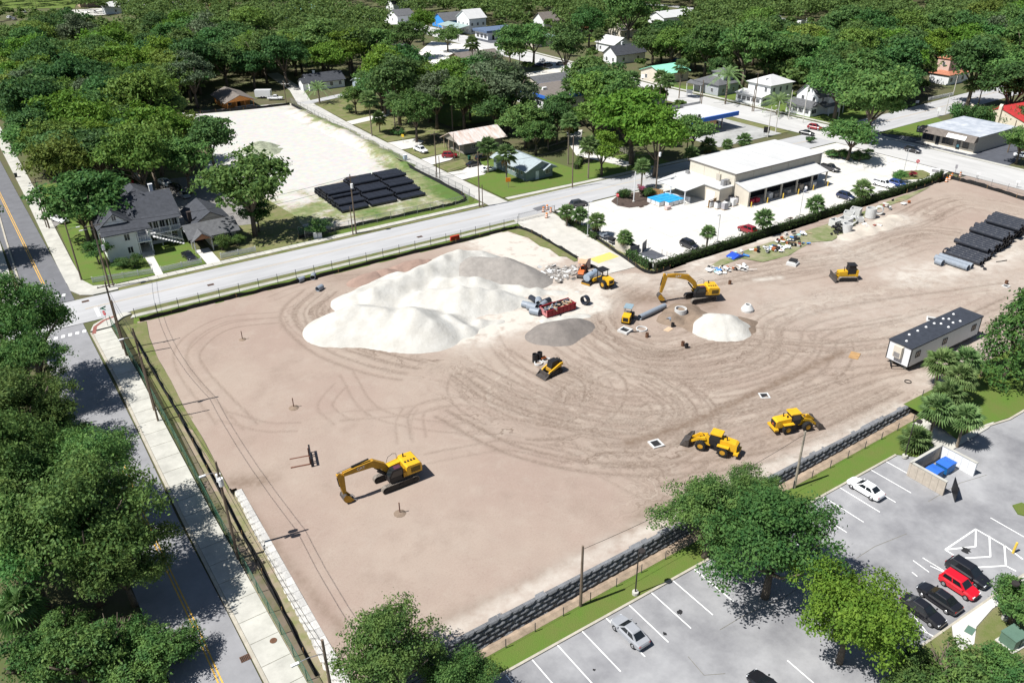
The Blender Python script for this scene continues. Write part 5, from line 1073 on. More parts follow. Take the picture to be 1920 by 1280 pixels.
B().box(210.0, 211.6, 174.8, 177, 6.2, 7.6).obj('dormer', m_frame, r_); shed(e, 204.9, 209, 171.2, 182.4, 2.7, 3.5, 'W', m_whiteroof); walls(e, 205.3, 208.8, 171.6, 182, 2.65, m_wallw, 'porch_wall'); [win(e, 'W', 172.2 + i * 1.9, .9, 1.5, 1.3, 205.3, mull=2) for i in range(5)]; win(e, 'S', 206, .9, 1.6, 1.3, 171.6); rail(e, (204.4, 171.4), (204.4, 176), 0)
e = house('gabled_house', 'white gabled house with dark shingle roof and wrap porch'); walls(e, 209.4, 219.5, 154, 161.8, 5.6, m_wallw); r_ = gable(e, 209.4, 219.5, 154, 161.8, 5.6, 3.6, 'x', m_grey, m_wallw, .55); gable(e, 213, 218.5, 152.6, 158, 5.6, 3.0, 'y', m_grey, m_wallw, .4, name='cross_roof'); walls(e, 213, 218.5, 152.8, 154, 5.6, m_wallw, 'cross_wall'); chimney(r_, 213, 159.5, 8, 10.4)
for i in range(2): win(e, 'W', 155 + i * 4, 3.6, 1.0, 1.5, 209.4)
win(e, 'W', 157.4, 6.6, .7, 1.2, 209.4); win(e, 'S', 211, 3.6, 1.0, 1.5, 154); shed(e, 205.6, 209.6, 153, 163, 2.7, 3.9, 'W', m_grey); shed(e, 209.4, 219, 151.2, 154, 2.7, 3.6, 'S', m_grey, 'side_porch_roof'); walls(e, 206.2, 209.4, 153.6, 162.6, 2.7, m_wallw, 'porch_wall'); [win(e, 'W', 154.2 + i * 2.1, .8, 1.7, 1.4, 206.2, mull=2) for i in range(4)]; win(e, 'S', 206.6, .8, 2.2, 1.4, 153.6, mull=2); posts(e, [(212, 151.5), (215, 151.5), (218.6, 151.5)], 2.7)
e = house('grey_hip_building', 'low grey hip roofed building behind the gas station', 'building'); walls(e, 176.5, 183.5, 191.5, 205, 2.8, M('grey_siding', (.33, .35, .37))); r_ = hip(e, 176.5, 183.5, 191.5, 205, 2.8, 1.8, m_brownr); chimney(r_, 177.8, 200, 3, 5.2); win(e, 'W', 194, .9, 1.2, 1.2, 176.5); win(e, 'W', 200, .9, 1.2, 1.2, 176.5)
e = house('orange_house', 'orange house with brown roof at the far end of the pale lot'); mo = M('orange_wall', (.58, .24, .07), .8, var=.1); walls(e, 66.5, 75, 270, 281, 2.6, mo); gable(e, 66.2, 75.4, 265.6, 281.5, 2.6, 1.8, 'y', m_brownr, mo, .5); posts(e, [(66.7, 266), (69.5, 266), (72.3, 266), (75, 266)], 2.6, mo); rail(e, (69, 266), (75.2, 266), 0); win(e, 'S', 68, .9, 1.1, 1.2, 270); door(e, 'S', 71, 1, 2, 270); win(e, 'W', 272, .9, 1.1, 1.2, 66.5); win(e, 'W', 277, .9, 1.1, 1.2, 66.5)
e = simple('white_ranch_house', 'white ranch house with dark roof at the top of the side street', 99, 112, 279.5, 287, 2.8, 2.2, 'x', m_dgrey, m_wallw, (1, 4), ch=(102.5, 283.5, 4, 5.8)); walls(e, 97.2, 99, 281, 285, 2.6, m_wallw, 'wing_wall'); gable(e, 97.2, 99.4, 281, 285, 2.6, 1.2, 'x', m_dgrey, m_wallw, .3, name='wing_roof')
simple('garden_shed', 'small blue grey shed right of the white ranch house', 113.5, 119, 270, 276, 2.5, 1.2, 'x', m_lgrey, M('blue_grey_wall', (.3, .36, .42)), (1, 1), cat='shed')
# pink tower house, red roofed building
e = house('pink_house', 'pink house with a square tower behind the cross street'); mp_ = M('pink_stucco', (.55, .40, .34), .85, var=.08); walls(e, 281, 293, 156, 163, 3.2, m_wallw); hip(e, 281, 293, 156, 163, 3.2, 1.6, M('terracotta', (.36, .15, .09), .8, var=.2)); walls(e, 283, 287.5, 158, 162.5, 8, mp_, 'tower_wall', 3.2); hip(e, 283, 287.5, 158, 162.5, 8, 1.3, M('terracotta', (.36, .15, .09)), .3, 'tower_roof'); win(e, 'W', 159.6, 5.6, 1, 1.4, 283); [win(e, 'S', 282 + i * 3.4, .9, 1.4, 1.4, 156) for i in range(3)]
m_red = M('red_tile', (.42, .035, .035), .7, var=.18, scale=1.2); m_stucco = M('cream_stucco', (.62, .55, .44), .85, var=.08)
e = house('red_roof_building', 'cream building with bright red roofs at the right edge', 'building'); walls(e, 234, 258, 106, 121, 3.6, m_stucco); gable(e, 234, 258, 106, 121, 3.6, 2.6, 'x', m_red, m_stucco, .2); walls(e, 241, 250, 103, 107.5, 5.4, m_stucco, 'upper_wall', 3.6); gable(e, 241, 252, 103, 110, 5.4, 1.6, 'x', m_red, m_stucco, .4, name='upper_roof'); [win(e, 'S', 242 + i * 2.2, 4.0, 1.2, 1.0, 103) for i in range(3)]
for i, y in enumerate((105.6, 113.4, 121.2)): B().prism([(233.4, 0), (234.2, 0), (234.2, 5.4 + (1.4 if i == 1 else 0)), (233.8, 6.0 + (1.4 if i == 1 else 0)), (233.4, 5.4 + (1.4 if i == 1 else 0))], y - .4, y + .4).obj('parapet', m_stucco, e)
# top of the picture: small far buildings
for lb, px, py, w, d, h, rm, wm in (('far house with a dark roof at the top edge', 738, 8, 16, 12, 4, m_dgrey, m_wallw), ('far white gabled house with grey roof near the top edge', 745, 30, 10, 12, 4, m_grey, m_wallw), ('far house with grey roof at the top left', 330, 14, 12, 10, 4, m_grey, m_wallcream), ('far building with teal roof at the top', 528, 22, 20, 10, 4, M('teal_roof', (.2, .42, .42)), m_wallw), ('far white open building at the top right', 1245, 34, 22, 12, 4, m_whiteroof, m_wallw), ('far red shed in the trees at the top left', 398, 14, 8, 8, 4, M('red_shed', (.4, .05, .05)), M('red_shed', (.4, .05, .05))), ('far low white building beside the car park at the top left', 195, 14, 24, 9, 4, m_whiteroof, m_wallw), ('far orange dirt roofed pavilion behind the far car park', 148, 2, 16, 12, 4, M('orange_clay', (.6, .25, .1)), m_tan), ('far pavilion with a rust red roof by the far lawn', 1093, 52, 14, 9, 3, M('rust_roof', (.34, .12, .06)), m_dark), ('far house with pale pyramid roof in the trees', 1165, 58, 11, 10, 3.4, M('pale_brown_roof', (.4, .35, .3)), m_wallcream), ('pale house half hidden in the trees above the gravel yard', 740, 100, 9, 12, 3.4, m_grey, m_wallcream)):
    p = at(px, py, h); simple('far_house', lb, p.x, p.x + w, p.y, p.y + d, h, 2.4, 'x', rm, wm, (1, 2), cat='building')
# --- warehouse
e = house('warehouse', 'long beige metal warehouse with flat white roof and open lean-to', 'warehouse')
B().box(131.0, 158.9, 113.6, 127.0, 0, 6.1).obj('wall', m_wallbeige, e)
for i in range(5): B().box(131.06 + i * 5.58, 131.06 + (i + 1) * 5.58 - .1, 113.52, 113.6, 3.9, 6.05).obj('panel', m_wallbeige, e)
for i in range(3): B().box(130.92, 131.0, 113.7 + i * 4.45, 113.7 + (i + 1) * 4.45 - .06, 0, 6.05).obj('panel', M('cream_metal_wall', (.56, .52, .44), .7, var=.05), e)
rf = B().box(130.7, 159.2, 113.2, 127.4, 6.1, 6.28).obj('roof', m_brownr, e)
nx = 9
for i in range(nx): B().box(130.74 + i * 3.158, 130.74 + (i + 1) * 3.158 - .05, 113.25, 127.35, 6.28, 6.32).obj('roof_sheet', m_whiteroof, rf)
B().cyl((158.7, 113.3, 0), (158.7, 113.3, 6), .12, .12, 6).obj('downpipe', m_frame, e)
q = [(131.0, 109.3, 3.3), (156.8, 109.3, 3.3), (156.8, 113.5, 4.3), (131.0, 113.5, 4.3)]
B().add(q + [(x, y, z + .12) for x, y, z in q], [(0, 3, 2, 1), (4, 5, 6, 7), (0, 1, 5, 4), (1, 2, 6, 5), (2, 3, 7, 6), (3, 0, 4, 7)]).obj('lean_to_roof', m_whiteroof, e)
for i in range(6): B().box(131.3 + i * 5.03, 131.6 + i * 5.03, 109.5, 109.8, 0, 3.3).obj('post', m_wallbeige, e)
B().add([(131.1, 109.5, 0), (131.1, 113.5, 0), (131.1, 113.5, 4.2), (131.1, 109.5, 3.25), (131.25, 109.5, 0), (131.25, 113.5, 0), (131.25, 113.5, 4.2), (131.25, 109.5, 3.25)], [(0, 1, 2, 3), (7, 6, 5, 4), (0, 3, 7, 4), (1, 5, 6, 2), (3, 2, 6, 7)]).obj('end_wall', m_wallcream, e)
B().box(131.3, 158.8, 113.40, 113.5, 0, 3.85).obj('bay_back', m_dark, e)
B().box(127.0, 130.9, 113.9, 127.2, 0, 3.5).obj('annex_wall', m_wallcream, e); B().box(126.7, 130.9, 113.6, 127.5, 3.5, 3.7).obj('annex_roof', m_whiteroof, e)
B().box(126.95, 127.0, 115.2, 117.6, 0, 2.6).obj('roller_door', m_frame, e)
for x in (128.7, 129.7): B().box(x, x + .8, 114.6, 115.5, 3.7, 4.9).obj('roof_unit', m_steel, e)
B().box(128.6, 129.3, 125.2, 126, 3.7, 4.3).obj('roof_unit', m_steel, e); B().box(130.55, 130.9, 117.5, 118.6, 2.9 + .8, 5.2).obj('meter_box', m_wallbeige, e)
shed(e, 121.2, 126.8, 118.2, 127.6, 2.9, 3.45, 'W', m_whiteroof, 'canopy_roof'); posts(e, [(121.4, 118.4), (121.4, 122.8), (121.4, 127.3)], 2.9)
# --- gas station
e = house('gas_station', 'peach gas station with flat canopy and blue fascia', 'gas station')
walls(e, 161.8, 171.5, 158, 170.5, 3.9, m_peach); B().box(161.3, 172.2, 157.4, 171.2, 3.9, 4.2).obj('roof', m_whiteroof, e); B().box(172.2, 179.0, 157.6, 172, 3.95, 4.3).obj('canopy', m_whiteroof, e)
B().box(161.2, 179.2, 157.0, 157.38, 3.7, 4.85).obj('fascia', m_blue, e); B().box(161.2, 179.2, 172.02, 172.3, 3.9, 4.9).obj('parapet', m_steel, e)
posts(e, [(176, 160), (176, 169)], 3.95, m_steel, .15); B().box(162.2, 171.4, 157.9, 157.99, 0, .9).obj('dado', m_brownr, e); door(e, 'S', 168.6, 1.2, 2.2, 158.0, m_glass); win(e, 'S', 170, .9, 1.2, 1.3, 158.0); win(e, 'S', 166.8, .9, 1.4, 1.3, 158.0)
for x in (165.5, 167.2): B().cyl((x, 160.5, 4.2), (x, 160.5, 4.9), .35, .35, 8).obj('roof_fan', m_dark, e)
for y in (161.5, 167.5):
    t = thing('fuel_pump', 'fuel pump under the gas station canopy, ' + ('nearer one' if y < 164 else 'farther one'), 'fuel pump', (176, y, 0)); B().box(-.45, .45, -.6, .6, 0, .15).obj('plinth', m_walk, t); B().box(-.25, .25, -.45, .45, .15, 1.7).obj('cabinet', m_frame, t); B().box(-.27, .27, -.3, .3, 1.1, 1.5).obj('screen', m_dark, t)
# --- strip store
e = house('strip_store', 'beige strip store with brown mansard front and pale flat roof', 'store')
walls(e, 208, 226.6, 104.6, 119, 3.9, M('beige_block', (.40, .37, .33), .85, var=.07)); B().box(207.7, 226.7, 104.4, 119.2, 3.9, 4.1).obj('roof', M('patched_white_roof', (.50, .52, .55), .7, scale=.35, c2=(.28, .31, .36), detail=9), e)
B().prism([(206.3, 2.9), (208.0, 2.9), (208.0, 4.3), (207.2, 4.3)], 104.2, 119.4).obj('mansard', m_brownr, e); B().add([(206.25, 106.6, 3.05), (206.25, 111.6, 3.05), (206.95, 111.6, 3.95), (206.95, 106.6, 3.95), (206.2, 106.6, 3.1), (206.2, 111.6, 3.1), (206.9, 111.6, 4.0), (206.9, 106.6, 4.0)], [(4, 5, 6, 7), (0, 1, 5, 4), (1, 2, 6, 5), (2, 3, 7, 6), (3, 0, 4, 7)]).obj('signboard', m_white, e)
B().box(207.93, 208.0, 104.7, 118.9, 0, .9).obj('dado', m_wallcream, e)
for u in (116, 110.6): win(e, 'W', u - .3, .8, 3.0, 1.8, 207.93, M('brown_frame', (.12, .09, .07)), mull=2)
win(e, 'W', 106.2, .8, 1.6, 1.8, 207.93, M('brown_frame', (.12, .09, .07)))
for u in (114.0, 108.4): door(e, 'W', u, 1.0, 2.3, 207.93, m_glass)
B().box(207.84, 207.875, 108.6, 109.2, .7, 1.4).obj('door_poster', M('cyan_poster', (.2, .5, .6)), e)
# --- office trailer
e = thing('office_trailer', 'white office trailer with a black roof on the sand site', 'trailer', (97.6, 50.2, 0))
mt = M('trailer_siding', (.62, .63, .65), .5, var=.05, streak=(6, .3, .3), scale=1)
B().box(0, 17.2, 0, 3.4, .75, 3.55).obj('body', mt, e)
B().prism([(-.12, 3.55), (17.32, 3.55), (17.32, 3.72), (-.12, 3.72)], -.12, 3.52).obj('roof', M('black_roof_membrane', (.035, .04, .052), .7, var=.2), e)
for x in (.35, 16.85): B().box(x - .05, x + .05, -.02, 3.42, .5, .75).obj('end_beam', m_black, e)
for x, y in ((1.2, 1.7), (3.2, 2.6), (5.2, 2.6), (7.2, 2.6), (9.2, 2.6), (9.9, 2.0), (11.6, 2.7), (12.2, 2.2), (9.8, .8), (11.6, 1.2), (12.9, .9), (14.2, 2.7)): B().cyl((x, y, 3.72), (x, y, 3.86), .2, .12, 6).obj('roof_vent', m_frame, e)
for x in (1.2, 7.6, 14.9): win(e, 'S', x, 1.85, 1.1, .95, 0, m_dark)
B().box(-.55, -.01, 1.1, 2.3, 1.7, 3.4).obj('air_conditioner', m_wallcream, e); B().box(-.57, -.55, 1.25, 2.15, 1.8, 2.5).obj('grille', m_steel, e)
for x in (.02, 17.18):
    for y in (.02, 3.38): B().box(x - .06, x + .06, y - .06, y + .06, .75, 3.55).obj('corner_trim', m_dark, e)
b = B(); b.box(0, 17, .6, .8, .45, .75); b.box(0, 17, 2.6, 2.8, .45, .75); b.add([(0, .7, .5), (0, .85, .5), (-1.3, 1.75, .5), (-1.3, 1.65, .5), (0, .7, .62), (0, .85, .62), (-1.3, 1.75, .62), (-1.3, 1.65, .62)], [(0, 1, 2, 3), (4, 5, 6, 7), (0, 1, 5, 4), (1, 2, 6, 5), (2, 3, 7, 6), (3, 0, 4, 7)]); b.add([(0, 2.7, .5), (0, 2.55, .5), (-1.3, 1.65, .5), (-1.3, 1.75, .5), (0, 2.7, .62), (0, 2.55, .62), (-1.3, 1.65, .62), (-1.3, 1.75, .62)], [(0, 1, 2, 3), (4, 5, 6, 7), (0, 1, 5, 4), (1, 2, 6, 5), (2, 3, 7, 6), (3, 0, 4, 7)]); b.obj('chassis', m_black, e)
for x in (9.2, 10.2):
    for y in (.35, 3.05): B().cyl((x, y - .12, .38), (x, y + .12, .38), .38, .38, 12).obj('wheel', m_black, e)
for x in (.6, 5, 14, 16.6):
    for y in (.7, 2.7): B().box(x - .2, x + .2, y - .2, y + .2, 0, .45).obj('support_block', m_walk, e)
# ------------------------------------------------------------------ cars
m_tyre = M('tyre', (0.015, 0.015, 0.016), .8, var=.2)
m_rim = M('alloy_rim', (.45, .45, .46), .35, .8, var=.1)
m_carglass = M('car_glass', (0.012, 0.015, 0.018), .06, var=.1, spec=.7)
m_hl = M('headlight', (.7, .72, .75), .15, var=.05); m_tl = M('tail_light', (.35, .01, .01), .3, var=.05); m_trim = M('black_trim', (.018, .018, .02), .5, var=.1)
def paint(n, c): return M('paint_' + n, c, .28, .0, var=.03, spec=.5, coat=.6, obj=True)
PAINT = dict(silver=paint('silver', (.30, .31, .33)), white=paint('white', (.78, .79, .80)), black=paint('black', (.012, .012, .015)), red=paint('red', (.55, .008, .02)), darkred=paint('darkred', (.22, .008, .015)), navy=paint('navy', (.012, .02, .06)), grey=paint('grey', (.045, .045, .05)), blue=paint('blue', (.02, .05, .2)))
CARS = {
    'sedan': dict(sec=[(-2.36, .70, .48, .80), (-2.25, .82, .32, .96), (-1.7, .90, .26, 1.03), (-.8, .91, .24, 1.0), (.8, .91, .24, .98), (1.5, .89, .26, .92), (2.1, .80, .30, .78), (2.36, .62, .42, .66)], cab=((-1.85, 1.15, .80), (-1.0, .25, .60), .96, 1.46), wx=(-1.42, 1.42), wr=.33),
    'suv': dict(sec=[(-2.32, .76, .5, .95), (-2.25, .86, .36, 1.1), (-1.6, .93, .30, 1.13), (0, .94, .28, 1.1), (.9, .93, .28, 1.08), (1.6, .91, .32, 1.02), (2.15, .82, .36, .88), (2.34, .66, .48, .74)], cab=((-2.22, 1.2, .83), (-1.75, .35, .66), 1.08, 1.72), wx=(-1.4, 1.42), wr=.37),
    'hatch': dict(sec=[(-2.02, .74, .45, .9), (-1.96, .84, .32, 1.05), (-1.4, .89, .26, 1.08), (0, .9, .25, 1.05), (.8, .89, .25, 1.03), (1.4, .87, .28, .97), (1.88, .8, .32, .85), (2.02, .66, .42, .72)], cab=((-1.97, 1.05, .80), (-1.7, .35, .67), 1.03, 1.62), wx=(-1.25, 1.27), wr=.33),
    'pickup': dict(sec=[(-2.85, .84, .5, 1.0), (-2.78, .92, .42, 1.1), (-1.0, .95, .38, 1.1), (.2, .95, .36, 1.12), (1.2, .95, .36, 1.14), (2.0, .93, .4, 1.1), (2.7, .86, .44, 1.0), (2.88, .74, .52, .86)], cab=((-.75, 1.35, .84), (-.5, .65, .68), 1.1, 1.82), wx=(-1.75, 1.75), wr=.4)}
CARPROTO = {}
def ring(x, hw, zb, zt):
    k = .16
    return [(x, -hw, zb + k * .6), (x, -hw * .9, zb), (x, hw * .9, zb), (x, hw, zb + k * .6), (x, hw, zt - k), (x, hw * .86, zt), (x, -hw * .86, zt), (x, -hw, zt - k)]
def car(kind, col, loc, rz, label, name=None, group=None):
    key = (kind, col)
    nm = name or {'sedan': 'sedan_car', 'suv': 'suv_car', 'hatch': 'hatchback_car', 'pickup': 'pickup_truck'}[kind]
    if key in CARPROTO:
        o = dup(CARPROTO[key], loc, rz, label); o['group'] = group or ''
        if not group: del o['group']
        return o
    c = CARS[kind]; e = thing(nm, label, 'pickup' if kind == 'pickup' else 'car', loc, rz, group); p = PAINT[col]
    b = B()
    if kind == 'pickup':
        b.loft([ring(*s) for s in c['sec']]); body = b.obj('body', p, e)
        B().box(-2.66, -.86, -.74, .74, 1.085, 1.13).obj('bed', m_trim, e)
        bb = B(); bb.box(-2.76, -.8, -.88, -.76, 1.08, 1.32); bb.box(-2.76, -.8, .76, .88, 1.08, 1.32); bb.box(-2.80, -2.70, -.75, .75, 1.08, 1.32); bb.obj('bed_rail', p, e)
    else: b.loft([ring(*s) for s in c['sec']]); body = b.obj('body', p, e)
    (bx0, bx1, bw), (tx0, tx1, tw), z0, z1 = c['cab']; z0 -= .06
    lo_ = [(bx0, -bw, z0), (bx1, -bw, z0), (bx1, bw, z0), (bx0, bw, z0)]; hi_ = [(tx0, -tw, z1), (tx1, -tw, z1), (tx1, tw, z1), (tx0, tw, z1)]
    B().add(lo_ + hi_, [(0, 3, 2, 1), (0, 1, 5, 4), (1, 2, 6, 5), (2, 3, 7, 6), (3, 0, 4, 7), (4, 5, 6, 7)]).obj('cabin', p, e)
    B().add([(tx0 - .03, -tw - .01, z1), (tx1 + .05, -tw - .01, z1), (tx1 + .05, tw + .01, z1), (tx0 - .03, tw + .01, z1), (tx0 + .1, -tw + .1, z1 + .06), (tx1 - .1, -tw + .1, z1 + .06), (tx1 - .1, tw - .1, z1 + .06), (tx0 + .1, tw - .1, z1 + .06)], [(0, 3, 2, 1), (0, 1, 5, 4), (1, 2, 6, 5), (2, 3, 7, 6), (3, 0, 4, 7), (4, 5, 6, 7)]).obj('roof_panel', p, e)
    def pane(nm_, q, u0, u1, v0, v1, off):
        A, Bq, C, D = [Vector(x) for x in q]; n = (Bq - A).cross(D - A).normalized() * off
        f = lambda u, v: A.lerp(Bq, u).lerp(D.lerp(C, u), v) + n
        B().add([f(u0, v0), f(u1, v0), f(u1, v1), f(u0, v1)], [(0, 1, 2, 3)]).obj(nm_, m_carglass, e)
    pane('windshield', (lo_[1], lo_[2], hi_[2], hi_[1]), .06, .94, .12, .95, .012); pane('rear_window', (lo_[3], lo_[0], hi_[0], hi_[3]), .08, .92, .2, .93, .012)
    for q in ((lo_[0], lo_[1], hi_[1], hi_[0]), (lo_[2], lo_[3], hi_[3], hi_[2])):
        pane('side_window', q, .10, .48, .2, .92, .012); pane('side_window', q, .53, .90, .2, .92, .012)
    w0 = c['sec'][3][1]
    for x in c['wx']:
        for s in (-1, 1):
            w = B().cyl((x, s * (w0 - .2), c['wr']), (x, s * (w0 + .02), c['wr']), c['wr'], c['wr'], 14).obj('wheel', m_tyre, e); B().cyl((x, s * (w0 + .01), c['wr']), (x, s * (w0 + .035), c['wr']), c['wr'] * .62, c['wr'] * .55, 10).obj('rim', m_rim, w)
    xf = c['sec'][-2][0]; zf = c['sec'][-2][3]; xr = c['sec'][1][0]; zr = c['sec'][1][3]
    for s in (-1, 1):
        B().cbox((xf + .06, s * .56, zf - .12), (.16, .34, .13)).obj('headlight', m_hl, e); B().cbox((xr - .04, s * .62, zr - .18), (.1, .26, .16)).obj('tail_light', m_tl, e)
        B().cbox((bx1 - .25, s * (w0 + .06), z0 + .12), (.14, .16, .12)).obj('mirror', p, e)
    B().cbox((xf + .16, 0, zf - .3), (.1, .9, .16)).obj('grille', m_trim, e)
    e.scale = (.88,) * 3; CARPROTO[key] = e; return e
def carpx(kind, col, px, py, deg, label, fn=None, h=.6, **k):
    p = atf(px, py, fn, h) if fn else at(px, py, h); z = fn(p.x, p.y) if fn else .0
    return car(kind, col, (p.x, p.y, z + .015), R(deg), label, **k)
s_ = carpx('sedan', 'silver', 1181, 1182, 91, 'silver sedan parked nose in at the grass kerb', zpark)
carpx('sedan', 'white', 1623, 914, 91, 'white sedan parked nose in near the dumpster enclosure', zpark)
carpx('suv', 'black', 1815, 1073, -90, 'long black car parked beside the hatched lines', zpark)
carpx('hatch', 'red', 1799, 1096, -90, 'red boxy hatchback between two black cars', zpark)
carpx('sedan', 'black', 1761, 1119, 89, 'black sedan next to the red hatchback', zpark)
carpx('sedan', 'black', 1731, 1143, -90, 'black car half under the yellow green oak', zpark)
carpx('sedan', 'black', 1442, 1290, 90, 'black car cut by the bottom edge', zpark)
carpx('suv', 'grey', 1085, 382, -6, 'dark grey suv leaving the yard by the barrels')
carpx('suv', 'black', 1293, 459, -90, 'black car parked in the yard against the hedge')
carpx('suv', 'darkred', 1401, 430, 90, 'dark red suv parked against the hedge')
carpx('suv', 'navy', 1586, 368, -88, 'navy suv parked against the hedge beside a palm')
carpx('pickup', 'white', 1656, 345, -85, 'white pickup parked at the far end of the hedge')
carpx('suv', 'blue', 1683, 345, -85, 'blue car parked beside the white pickup')
carpx('pickup', 'grey', 1556, 315, -88, 'dark pickup at the end of the warehouse')
carpx('suv', 'black', 1712, 281, -88, 'black car driving on the avenue past the store')
carpx('sedan', 'black', 1513, 249, -75, 'black car waiting at the avenue corner')
carpx('suv', 'darkred', 1528, 239, -75, 'dark red car turning at the avenue corner')
carpx('pickup', 'white', 516, 184, -33, 'white pickup at the top corner of the pale lot')
carpx('pickup', 'white', 789, 281, -85, 'white pickup parked on the side street')
carpx('suv', 'darkred', 843, 291, -30, 'dark red van in front of the rusty roofed house')
carpx('sedan', 'black', 888, 307, 5, 'black sedan on the cottage lawn')
carpx('sedan', 'white', 916, 317, 3, 'white sedan with black roof in the cottage driveway')
carpx('suv', 'black', 905, 296, 4, 'black car behind the cottage palm')
carpx('sedan', 'black', 354, 479, -82, 'black car on the lawn between the two corner houses')
carpx('suv', 'white', 261, 333, -70, 'white suv in the back yard of the corner house')
carpx('sedan', 'red', 238, 339, -70, 'red car half hidden beside the white suv')
carpx('pickup', 'white', 310, 343, -80, 'white pickup in the shaded back yard')
carpx('pickup', 'black', 330, 352, -80, 'black pickup in the shaded back yard')
carpx('sedan', 'silver', 345, 365, -80, 'grey car deep in the shaded back yard')
carpx('pickup', 'white', 112, 411, -70, 'white pickup on the gravel drive by the upper street')
carpx('sedan', 'white', 1918, 291, -60, 'white car cut by the right edge beside the store lot')
for i, (px, py, c, k) in enumerate(((1012, 121, 'navy', 'sedan'), (1028, 122, 'grey', 'suv'), (1050, 119, 'black', 'sedan'), (1016, 113, 'white', 'sedan'), (880, 56, 'grey', 'suv'), (895, 61, 'black', 'sedan'), (18, 33, 'white', 'suv'), (27, 36, 'silver', 'suv'), (178, 22, 'white', 'suv'), (46, 22, 'white', 'pickup'), (1265, 112, 'blue', 'sedan'))):
    carpx(k, c, px, py, 10 * i, '%s car %s' % (c, ('parked at the left under the shade tree by the blue trimmed building', 'parked between two others under the shade tree', 'parked right of the others under the shade tree', 'behind the dark cars in the shade tree yard', 'on the far dark lot beside the tall white house', 'on the far dark lot before the navy roof', 'at the top left edge on the far street', 'beside another at the top left edge on the far street', 'in the far car park near the top edge', 'parked near the sports field at top left', 'beside the mint roofed house')[i]))
# box trailer
p = at(494, 178, 1); e = thing('box_trailer', 'white enclosed box trailer behind the white pickup', 'trailer', (p.x, p.y, 0), R(-33)); B().box(-2.6, 2.6, -1.1, 1.1, .5, 2.7).obj('box', PAINT['white'], e); B().box(2.6, 3.7, -.06, .06, .5, .62).obj('tongue', m_trim, e)
for x in (-.5, .4):
    for s in (-1, 1): B().cyl((x, s * 1.0, .36), (x, s * 1.2, .36), .36, .36, 12).obj('wheel', m_tyre, e)
# ------------------------------------------------------------------ machines
m_cat = M('machine_yellow', (.62, .35, .016), .42, var=.1, scale=1.2, obj=True, coat=.2)
m_catd = M('shaded_worn_yellow', (.42, .225, .022), .6, var=.22, scale=2, obj=True)  # darker copy of the yellow: shaded sides put into the colour, plus mottled wear
m_mach = M('machine_black', (.016, .016, .018), .5, var=.2, obj=True); m_track = M('steel_track', (.2, .175, .15), .7, .2, var=.3, scale=3, obj=True); m_mud = M('bucket_steel', (.09, .08, .075), .55, .4, var=.3, scale=3, obj=True)
m_chrome = M('chrome', (.75, .75, .75), .2, 1.0, var=.05)
def track(e, L, r, w, y, pads=True, mat=None):
    """crawler track: a rounded loop with shoes, wheels inside"""
    b = B(); n = 14; prof = [(-L / 2 + r - r * math.sin(i * math.pi / n), r - r * math.cos(i * math.pi / n)) for i in range(n + 1)]; prof = prof + [(L / 2 - r + r * math.sin(i * math.pi / n), r + r * math.cos(i * math.pi / n)) for i in range(n + 1)]
    b.prism(prof, y - w / 2 + .06, y + w / 2 - .06); o = b.obj('track', m_mach, e)
    s = B(); path = []
    for i in range(len(prof)):
        a, c = Vector((prof[i][0], 0, prof[i][1])), Vector((prof[(i + 1) % len(prof)][0], 0, prof[(i + 1) % len(prof)][1])); k = max(1, int((c - a).length / .2))
        for j in range(k): path.append((a.lerp(c, j / k), math.atan2(-(c - a).z, (c - a).x)))
    for q, a in path[::(1 if L > 3 else 2)]: s.cbox((q.x, y, q.z), (.15, w, .07), 0, a)
    so = s.obj('shoes', mat or m_track, o); so['kind'] = 'stuff'
    for i in range(3): B().cyl((-L / 2 + r + (L - 2 * r) * i / 2, y - w / 2 - .01, r), (-L / 2 + r + (L - 2 * r) * i / 2, y + w / 2 + .01, r), r * .55, r * .55, 12).obj('roller_wheel', m_mach, o)
def arm(e, name, pts, w, mat, hs):
    """boxed arm along pts in the x-z plane, depth hs at each point"""
    b = B(); up = []; dn = []
    for i, p in enumerate(pts):
        a = Vector(pts[max(i - 1, 0)]); c = Vector(pts[min(i + 1, len(pts) - 1)]); d = (c - a).normalized(); n = Vector((-d.y, d.x)); q = Vector(p); up.append(q + n * hs[i] / 2); dn.append(q - n * hs[i] / 2)
    b.prism([tuple(q) for q in up] + [tuple(q) for q in dn[::-1]], -w / 2, w / 2); return b.obj(name, mat, e)
